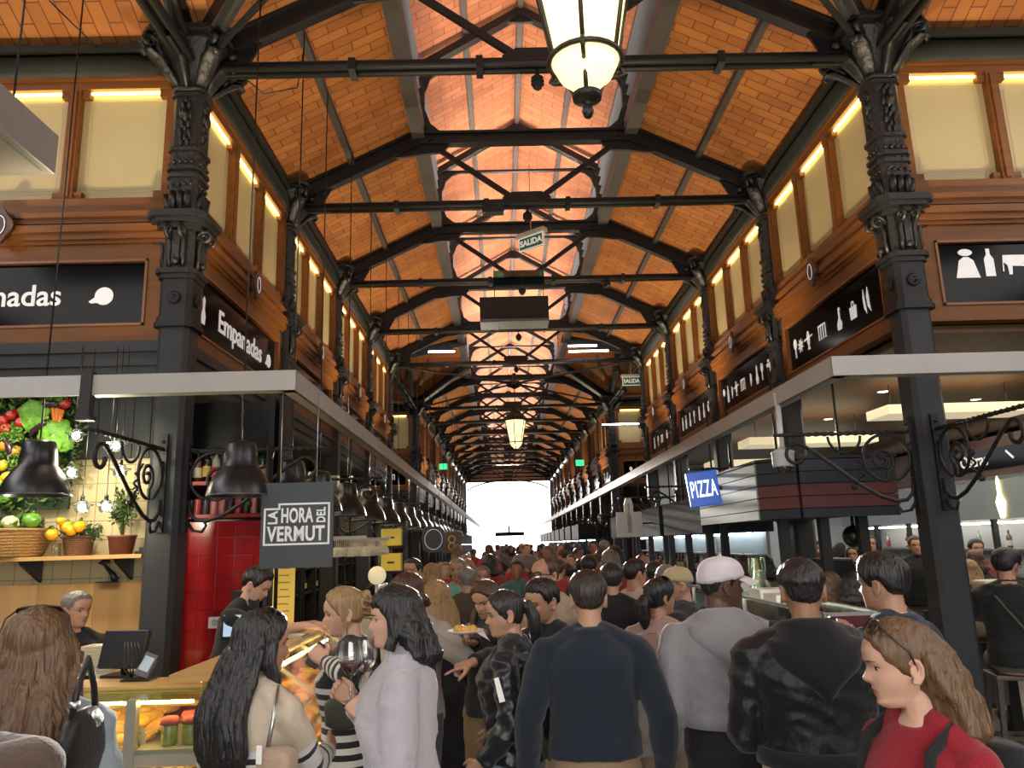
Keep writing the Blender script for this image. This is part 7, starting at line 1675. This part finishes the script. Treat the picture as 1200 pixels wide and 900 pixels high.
# --- man pointing
loc, z = stand(640, 679, 4.36)
P = ALL['point'] = person('dark haired man in navy pointing to the left across the aisle', loc, 236, z, False, hy=6, hp=14, twist=-12, vox=.0062, skin=1, top=dict(kind='sweater', m=cloth('navy_top', (.012, .014, .02), .85), e=.02), bottom=BEIGEP, hair=('short', 'black', dict(d=.020, front=.2)), R_=dict(world=tuple(spot(526, 788, 3.90)), pose='point', f=(rz_m(R(236)) @ Vector((-.93, -.12, -.22))), n=(rz_m(R(236)) @ Vector((-.2, .1, -1))), hint=(.3, -.5, -1)), L_=dict(to=(-.24, .08, .9)))
# --- tall man with glasses in beige
loc, z = stand(640, 654, 5.5)
P = ALL['glasses'] = person('tall man with glasses in a beige jacket, receding brown hair', loc, 215, z, False, hy=14, vox=.007, skin=1, wide=1.05, top=dict(kind='jacket', m=cloth('beige_jacket', (.33, .25, .19), .9), e=.03), bottom=GREYP, hair=('bald', 'brown', dict(d=.010)))
sunglasses(P, .003, .105, wear=True)
# --- man in the dark jumper, centre
loc, z = stand(688, 671, 3.6)
P = ALL['center'] = person('man in a dark navy jumper and khaki trousers seen from behind, mid aisle', loc, 2, z, False, vox=.006, skin=1, wide=1.1, top=dict(kind='sweater', m=NAVYK, e=.024, hem=.93, fold=.009), bottom=KHAKI, hair=('short', 'dark', dict(d=.014)), L_=dict(to=(-.30, .03, .855), n=(.6, -.6, 0), pose='relax'), R_=dict(to=(.30, .0, .855), n=(-.6, -.6, 0), pose='relax'))
# --- pink T-shirt woman with ponytail
loc, z = stand(770, 679, 4.75)
P = ALL['pink'] = person('woman in a dusty pink top with a dark ponytail and glasses on her head', loc, 28, z, True, hy=36, vox=.007, skin=1, wide=1.18, top=dict(kind='tee', m=cloth('dusty_pink', (.36, .22, .18), .9), sleeve='short', e=.014, se=.016), bottom=BEIGEP, hair=('ponytail', 'black', dict(d=.014, pz=-.02, pr=.045)))
sunglasses(P, .125, .03, pitch=60)
strap(P, [(-.13, .04, 1.42), (-.11, -.10, 1.36), (-.02, -.155, 1.2), (.14, -.13, .98)], .012, WHITE, 'strap')
t = thing('tote_bag', 'patterned cloth tote bag beside the woman in pink', 'bag', tuple(spot(765, 835, 4.55)), R(10)); mb = MB(); mb.loft([[Vector(((.17 * b) * math.copysign(abs(math.cos(q)) ** .5, math.cos(q)), .06 * b * math.sin(q), zz)) for q in [k * math.pi / 12 for k in range(24)]] for zz, b in ((-.22, .8), (-.2, 1), (.1, .95), (.22, .8))]); mb.build('body', cloth('patterned', (.36, .34, .30), .9, .3, 40, var=.8), t); mb = MB(); mb.tube([(-.1, 0, .2), (-.06, 0, .42), (.06, 0, .42), (.1, 0, .2)], .010, 6); mb.build('handle', cloth('patterned', ()), t)
# --- man in the cap
loc, z = stand(839, 649, 3.68)
P = ALL['cap'] = person('big man in a grey hooded gilet with black sleeves and a white cap', loc, 4, z - .03, False, hy=72, vox=.006, skin=3, wide=1.16, top=dict(kind='hoodie', m=cloth('marl_grey', (.235, .23, .245), .95, .4, 120, sheen=.3), e=.030, hem=1.0, hood=1, fold=.010, rib=1), bottom=BLACKP, hair=('fade', 'black', dict(d=.006)), L_=dict(to=(-.285, .08, .92), hint=(0, -1, 0)), R_=dict(to=(.27, .24, 1.02), hint=(.2, -.6, -1)))
cap(P, cloth('cap_white', (.62, .55, .62), .8, .2, 150))
# black right sleeve
mb = MB(); a = P['arms'][1]; limb(mb, P['T']((.225, -.02, 1.33)), a['elb'], .098, .085); limb(mb, a['elb'], a['elb'].lerp(a['wr'], .93), .085, .066); remesh(mb, .010, 2, (.008, (6, 6, 10)), 'black_sleeve', BLK, P['root'])
# --- man in the black leather jacket
loc, z = stand(937, 657, 3.08)
P = ALL['leather'] = person('man in a black leather hooded jacket and cream trousers seen from behind', loc, 6, z, False, hy=6, vox=.006, skin=2, wide=1.2, top=dict(kind='jacket', m=cloth('black_leather', (.0045, .005, .007), .42, .3, 60, coat=.0, spec=.35), e=.026, hem=.985, hood=cloth('black_hood', (.007, .007, .008), .9), hoodw=1.12, fold=.014, rib=BLK, cuff=1, fs=(6, 6, 10)), bottom=dict(m=cloth('cream_trousers', (.52, .42, .31), .85)), hair=('fade', 'black', dict(d=.012)), L_=dict(to=(-.21, .27, 1.04), hint=(-.28, -.6, -1)), R_=dict(to=(.20, .28, 1.07), hint=(.28, -.6, -1)))
# --- man in navy with white collar
loc, z = stand(1035, 653, 3.5)
P = ALL['navy'] = person('dark haired man in a navy jumper with a white collar raising his hand', loc, 328, z, False, hy=-4, hp=4, vox=.0065, skin=1, wide=1.12, top=dict(kind='sweater', m=cloth('navy_jumper', (.012, .018, .038), .9, .3, 160), e=.024), bottom=dict(m=cloth('navy_trousers', (.015, .018, .03), .85)), hair=('short', 'black', dict(d=.028)), L_=dict(world=tuple(spot(1001, 762, 3.78)), pose='relax', f=(rz_m(R(328)) @ Vector((-.25, .1, 1))), n=(.2, 1, 0), hint=(-.3, -.3, -1)))
mb = MB(); mb.tube([P['T']((.062 * math.cos(a), -.018 + .06 * math.sin(a), 1.452 - .008 * math.sin(a))) for a in [k * math.pi / 12 for k in range(25)]], .010, 7); part(P, mb, 'shirt_collar', WHITE)
# --- old man in the beige cap
loc, z = stand(797, 663, 5.4)
P = ALL['beigecap'] = person('man in a beige baseball cap looking left beyond the man with the white cap', loc, 300, z - .02, False, hy=-30, hp=4, vox=.0075, skin=1, top=dict(kind='jacket', m=cloth('dark_jacket', (.02, .022, .026), .8), e=.028), bottom=GREYP, hair=('fade', 'grey', dict(d=.008)))
cap(P, cloth('cap_beige', (.42, .34, .20), .85, .2, 150))
# --- black clad person from behind, light T-shirt man and neighbours
def simple(key, label, px, py, y, h, fem=False, hair=('short', 'dark'), top=None, bottom=GREYP, skin=1, **k):
    loc, z = stand(px, py, y); ALL[key] = person(label, loc, h, min(1.86, max(1.52, z)), fem, hair=hair, top=top, bottom=bottom, skin=skin, vox=k.pop('vox', .0105), **k); return ALL[key]
simple('blackback', 'person with dark hair in a black jacket behind the man in the dark jumper', 716, 663, 6.2, 0, hair=('short', 'black', dict(d=.022)), top=dict(kind='jacket', m=BLK, e=.03))
simple('darkhead', 'dark haired man beyond the glasses man, seen from behind', 690, 652, 8.2, 5, hair=('short', 'black', dict(d=.018)), top=dict(kind='jacket', m=cloth('charcoal', (.03, .03, .034), .85), e=.025))
simple('creamtee', 'man in a cream T-shirt in profile on the right of the aisle', 742, 656, 6.4, 40, hair=('short', 'black'), top=dict(kind='tee', m=cloth('cream_tee', (.55, .48, .38), .9), sleeve='short', e=.014), hy=20)
simple('blacktee', 'man in black standing beside the man in the cream T-shirt', 766, 659, 7.2, 15, hair=('short', 'black'), top=dict(kind='sweater', m=BLK, e=.016))
simple('greyfem', 'person with greying bobbed hair behind the woman in pink', 782, 663, 6.0, 350, True, ('bob', 'grey', dict(end=1.5)), dict(kind='sweater', m=cloth('teal_grey', (.10, .14, .14), .9), e=.02))
simple('teal', 'man in a turquoise top facing the camera on the left of the aisle', 537, 655, 8.0, 190, hair=('short', 'grey'), top=dict(kind='tee', m=cloth('turquoise', (.16, .42, .38), .85), sleeve='short', e=.014))
simple('greyman', 'grey haired man in a brown jacket walking away on the left', 547, 666, 7.3, 350, hair=('short', 'grey'), top=dict(kind='jacket', m=cloth('brown_jacket', (.07, .05, .035), .85), e=.025))
simple('redface', 'man with black hair and sunlit face at the left bar', 484, 655, 7.6, 200, hair=('short', 'black'), top=dict(kind='sweater', m=cloth('maroon', (.08, .03, .03), .85), e=.02))
simple('curl2', 'woman with short curly blond hair at the left bar', 505, 661, 8.2, 10, True, ('bob', 'blond', dict(end=1.5, amp=.008)), dict(kind='sweater', m=cloth('dark_green', (.03, .05, .04), .9), e=.02))
simple('rust', 'older man in glasses and a rust brown jumper facing the camera', 566, 664, 8.6, 185, hair=('short', 'grey'), top=dict(kind='sweater', m=cloth('rust_brown', (.14, .07, .04), .9), e=.02))
simple('orange', 'person in a bright orange jacket on the right side of the aisle', 664, 661, 9.5, 330, hair=('short', 'dark'), top=dict(kind='jacket', m=cloth('orange_jacket', (.62, .17, .04), .8), e=.035))
simple('redbeanie', 'man in a red patterned shirt standing at the right stalls', 700, 650, 11.0, 250, hair=('short', 'auburn'), top=dict(kind='shirt', m=cloth('red_shirt', (.28, .06, .05), .85), e=.02))
simple('blackcap', 'person in black with dark hair beside the right stalls', 682, 655, 10.4, 20, hair=('short', 'black', dict(d=.02)), top=dict(kind='jacket', m=BLK, e=.03))
simple('silhouette', 'dark silhouetted person at the left bar beyond the yellow boxes', 444, 668, 12.5, 120, hair=('short', 'black'), top=dict(kind='sweater', m=BLK, e=.02))
simple('bluetop', 'man in a grey blue shirt behind the tall man in beige', 700, 668, 7.2, 350, hair=('short', 'brown'), top=dict(kind='shirt', m=cloth('grey_blue', (.22, .26, .3), .85), e=.02))
# right hand side hall
simple('puffer', 'woman in a cream puffer jacket beyond the glass cabinet', 872, 652, 8.6, 20, True, ('bob', 'brown', dict(end=1.48)), dict(kind='jacket', m=cloth('cream_puffer', (.48, .43, .33), .7), e=.06, fold=.02, fs=(2, 2, 22)))
simple('olivecoat', 'woman with dark hair in an olive coat next to the cream puffer jacket', 897, 651, 8.9, 350, True, ('shoulder', 'dark', dict(end=1.42)), dict(kind='jacket', m=cloth('olive', (.16, .14, .09), .8), e=.035))
simple('longhair', 'woman with long wavy brown hair sitting beyond the glass cabinet', 974, 690, 6.4, 20, True, ('long', 'lightbrown', dict(end=1.15, w=.11, amp=.008)), dict(kind='jacket', m=cloth('grey_coat', (.10, .085, .075), .85), e=.03), vox=.009)
simple('burgundy', 'person in a burgundy jacket behind the navy jumper man', 1000, 682, 6.1, 10, True, ('bob', 'black', dict(end=1.45)), dict(kind='jacket', m=cloth('burgundy', (.12, .02, .03), .8), e=.03), vox=.009)
simple('photog', 'man in black raising both hands to his face across the right hall', 960, 634, 9.6, 200, hair=('short', 'black'), top=dict(kind='sweater', m=BLK, e=.022), R_=dict(to=(.08, .26, 1.5), pose='grip', f=(-.3, .2, 1)), L_=dict(to=(-.08, .26, 1.5), pose='grip', f=(.3, .2, 1)))
simple('rfem', 'long haired woman in dark clothes facing left in the right hall', 1000, 640, 10.5, 220, True, ('long', 'dark', dict(end=1.25)), dict(kind='sweater', m=BLK, e=.02))
simple('rman', 'dark haired man facing the camera in the right hall', 1017, 628, 11.0, 190, hair=('short', 'dark'), top=dict(kind='sweater', m=cloth('charcoal', ()), e=.02))
simple('rhat', 'man in a dark red cap standing in the right hall by the column', 1072, 629, 10.2, 200, hair=('short', 'auburn', dict(d=.02)), top=dict(kind='jacket', m=BLK, e=.03))
simple('rb1', 'person in olive with light wavy hair behind the seated man in glasses', 1137, 666, 8.1, 15, True, ('shoulder', 'blond', dict(end=1.40, amp=.007)), dict(kind='jacket', m=cloth('olive', ()), e=.03))
simple('rb2', 'auburn haired person further behind the seated man in glasses', 1142, 645, 8.6, 350, True, ('bob', 'auburn', dict(end=1.46)), dict(kind='sweater', m=cloth('charcoal', ()), e=.02))
simple('rb3', 'man in a black cap far behind the bar stools', 1142, 633, 10.5, 190, hair=('short', 'black', dict(d=.02)), top=dict(kind='tee', m=cloth('dark_red', (.2, .03, .03), .8), sleeve='short', e=.016))
P = ALL['seated'] = person('seated man in a black jacket and glasses on a bar stool at right', (3.93, 6.13, 0), 28, 1.74, False, hy=28, hp=4, lean=8, sit=.74, vox=.0075, skin=1, wide=1.1, top=dict(kind='jacket', m=cloth('black_jersey', (.012, .013, .013), .85), e=.026, fold=.01), bottom=dict(m=cloth('grey_green', (.10, .095, .075), .85)), hair=('short', 'black', dict(d=.024)), R_=dict(to=(.22, .42, 1.16)), L_=dict(to=(-.20, .42, 1.16)))
sunglasses(P, .003, .105, wear=True)
strap(P, [(-.14, -.03, 1.42), (-.10, -.155, 1.33), (.02, -.165, 1.14), (.16, -.12, .98)], .012, cloth('olive_strap', (.06, .06, .05), .7))
P = ALL['seated2'] = person('seated person in a light grey top and dark trousers cut by the right edge', (4.42, 5.62, 0), 35, 1.62, False, lean=6, sit=.74, vox=.009, skin=1, wide=1.12, top=dict(kind='sweater', m=cloth('light_grey', (.40, .39, .37), .9), e=.024), bottom=BLACKP, hair=('short', 'black'))
# --- far crowd: a few figures, each copied with its own clothes
PROTO = []
for i, (fem, hair, top, hd) in enumerate(((False, ('short', 'dark'), dict(kind='jacket', m=BLK, e=.03), 180), (True, ('shoulder', 'brown', dict(end=1.4, strands=0)), dict(kind='sweater', m=BLK, e=.02), 180), (False, ('short', 'black'), dict(kind='sweater', m=BLK, e=.022), 0), (True, ('long', 'blond', dict(end=1.25, strands=0)), dict(kind='jacket', m=BLK, e=.03), 0), (False, ('bald', 'grey'), dict(kind='shirt', m=BLK, e=.022), 180), (True, ('ponytail', 'dark'), dict(kind='tee', m=BLK, e=.016, sleeve='short'), 180))):
    PROTO.append((person('crowd', (0, -20 - i, 0), hd, 1.70, fem, hair=hair, top=top, bottom=GREYP, vox=.016, face=False, skin=i % 3, wide=1.05)['root'], hd))
CL = [(('black', 'black clothes'), (.012, .012, .014)), (('red', 'a red jacket'), (.38, .05, .045)), (('navy', 'navy'), (.02, .03, .06)), (('grey', 'a grey top'), (.16, .16, .165)), (('white', 'a white shirt'), (.55, .53, .5)), (('pink', 'a coral jumper'), (.5, .17, .13)), (('brown', 'a brown coat'), (.10, .06, .04)), (('teal', 'a blue green top'), (.06, .16, .17)), (('tan', 'a tan coat'), (.30, .21, .13))]
HC = ['black', 'dark', 'brown', 'lightbrown', 'blond', 'grey', 'auburn']
rng = random.Random(11); placed = [(o['root'].location.x, o['root'].location.y) for o in ALL.values()]; n = 0; cnt = {}
yy = 9.2; tries = 0
while n < 74 and tries < 6000:
    tries += 1; u = n / 74; y = 9.0 + 32 * u ** 1.25 + rng.uniform(-.6, .6); x = rng.uniform(-.95, 1.85)
    if any((x - a) ** 2 + (y - b) ** 2 < .46 ** 2 for a, b in placed): continue
    placed.append((x, y)); (cn, cdesc), c = rng.choice(CL if n % 3 else [CL[0], CL[2], CL[3], CL[1]]); pr, hd = PROTO[n % 6]
    away = rng.random() < .5; h = (0 if away else 180) + rng.uniform(-35, 35)
    key = (cn, away); cnt[key] = cnt.get(key, 0) + 1; hgt = rng.uniform(1.58, 1.84)
    r = dup(pr, (x, y, 0), -R(h)); r.scale = (hgt / 1.7,) * 3; r['group'] = 'crowd filling the far aisle'
    r['label'] = 'person in %s walking %s down the aisle, %s from the camera' % (cdesc, 'away' if away else 'towards us', ORD[min(26, cnt[key] - 1)])
    hc = rng.choice(HC)
    for ch in r.children:
        nm = ch.name.split('.')[0]; m = None
        if nm in ('jacket', 'sweater', 'shirt', 'tee'): m = cloth('crowd_' + cn, c)
        elif nm == 'trousers': m = rng.choice([JEANS, BLACKP, GREYP, KHAKI])['m']
        elif nm == 'hair': m = hairmat(hc)
        if m: ch.material_slots[0].link = 'OBJECT'; ch.material_slots[0].material = m
    n += 1
for pr, _ in PROTO:
    for ch in list(pr.children): bpy.data.objects.remove(ch)
    bpy.data.objects.remove(pr)
for o in [o for o in COL.objects if o.name.startswith('person')]: pass
# ================================================================ LIGHT + CAMERA
w = bpy.data.worlds.new('daylight'); SC.world = w; w.use_nodes = True
nt = w.node_tree; bg = nt.nodes['Background']
bg.inputs[0].default_value = (1.0, .97, .93, 1); bg.inputs[1].default_value = 4.6
lamp('SUN', 'sun', (0, 60, 20), 9.0, (1, .94, .85), (R(-85.6), 0, R(0.4)), .02)
# added bodiless spots just above the canopy bands, brightening the brick ceiling
for y in (5.6, 8.6, 11.6, 14.6, 17.6, 25, 30, 35, 40):
    for x, s in ((CANX_L - .05, -1), (CANX_R + .05, 1)):
        lamp('SPOT', 'ceiling_fill', (x, y, 3.05), 170 if y < 10 else 300 if y < 20 else 420, (1, .79, .52), (0, R(180 + s * 4), 0), .05, spot=105)
for x in (-2.4, -4.2, 3.2, 5.0):
    lamp('SPOT', 'ceiling_fill', (x, 4.95, 3.05), 170, (1, .79, .52), (R(186), 0, 0), .05, spot=105)
for y in NEAR_Y + FAR_Y + [3.0, 20.1]:  # unseen area lights without fittings, added to brighten the lantern roof
    lamp('AREA', 'lantern_fill', (XC, y + .02, 6.97), 34 if y < 10 else 70 if y < 20 else 110, (1, .86, .74), (R(180), 0, 0), 1.6, sy=.12)
for x, y in ((-3.09, 5.16), (-1.745, 5.16), (-1.7, 6.25), (-1.7, 7.2), (-1.7, 8.5)):
    lamp('SPOT', 'pendant_bulb', (x, y, 2.28), 30, (1, .85, .62), (0, 0, 0), .05, spot=150)
cam = bpy.data.cameras.new('camera'); co = bpy.data.objects.new('camera', cam); COL.objects.link(co); SC.camera = co
cam.sensor_width = 36; cam.lens = 27; cam.clip_start = .05; cam.clip_end = 300
CX = Vector((0.99952534, -0.01087571, -0.02882374)); CY = Vector((0.02599352, -0.20446333, 0.97852904)); CZ = Vector((0.01653559, 0.97881381, 0.20408358))
M = Matrix((CX, CY, -CZ)).transposed().to_4x4(); M.translation = (0, 0, 1.82); co.matrix_world = M
SC.view_settings.view_transform = 'Standard'; SC.view_settings.look = 'None'; SC.view_settings.gamma = 1; SC.view_settings.exposure = 0.2
SC.view_settings.use_curve_mapping = False
SC.cycles.use_denoising = True; SC.cycles.max_bounces = 6; SC.cycles.diffuse_bounces = 4; SC.cycles.glossy_bounces = 3; SC.cycles.transparent_max_bounces = 12
SC.cycles.sample_clamp_indirect = 6; SC.cycles.use_light_tree = True; SC.cycles.caustics_reflective = False; SC.cycles.caustics_refractive = False
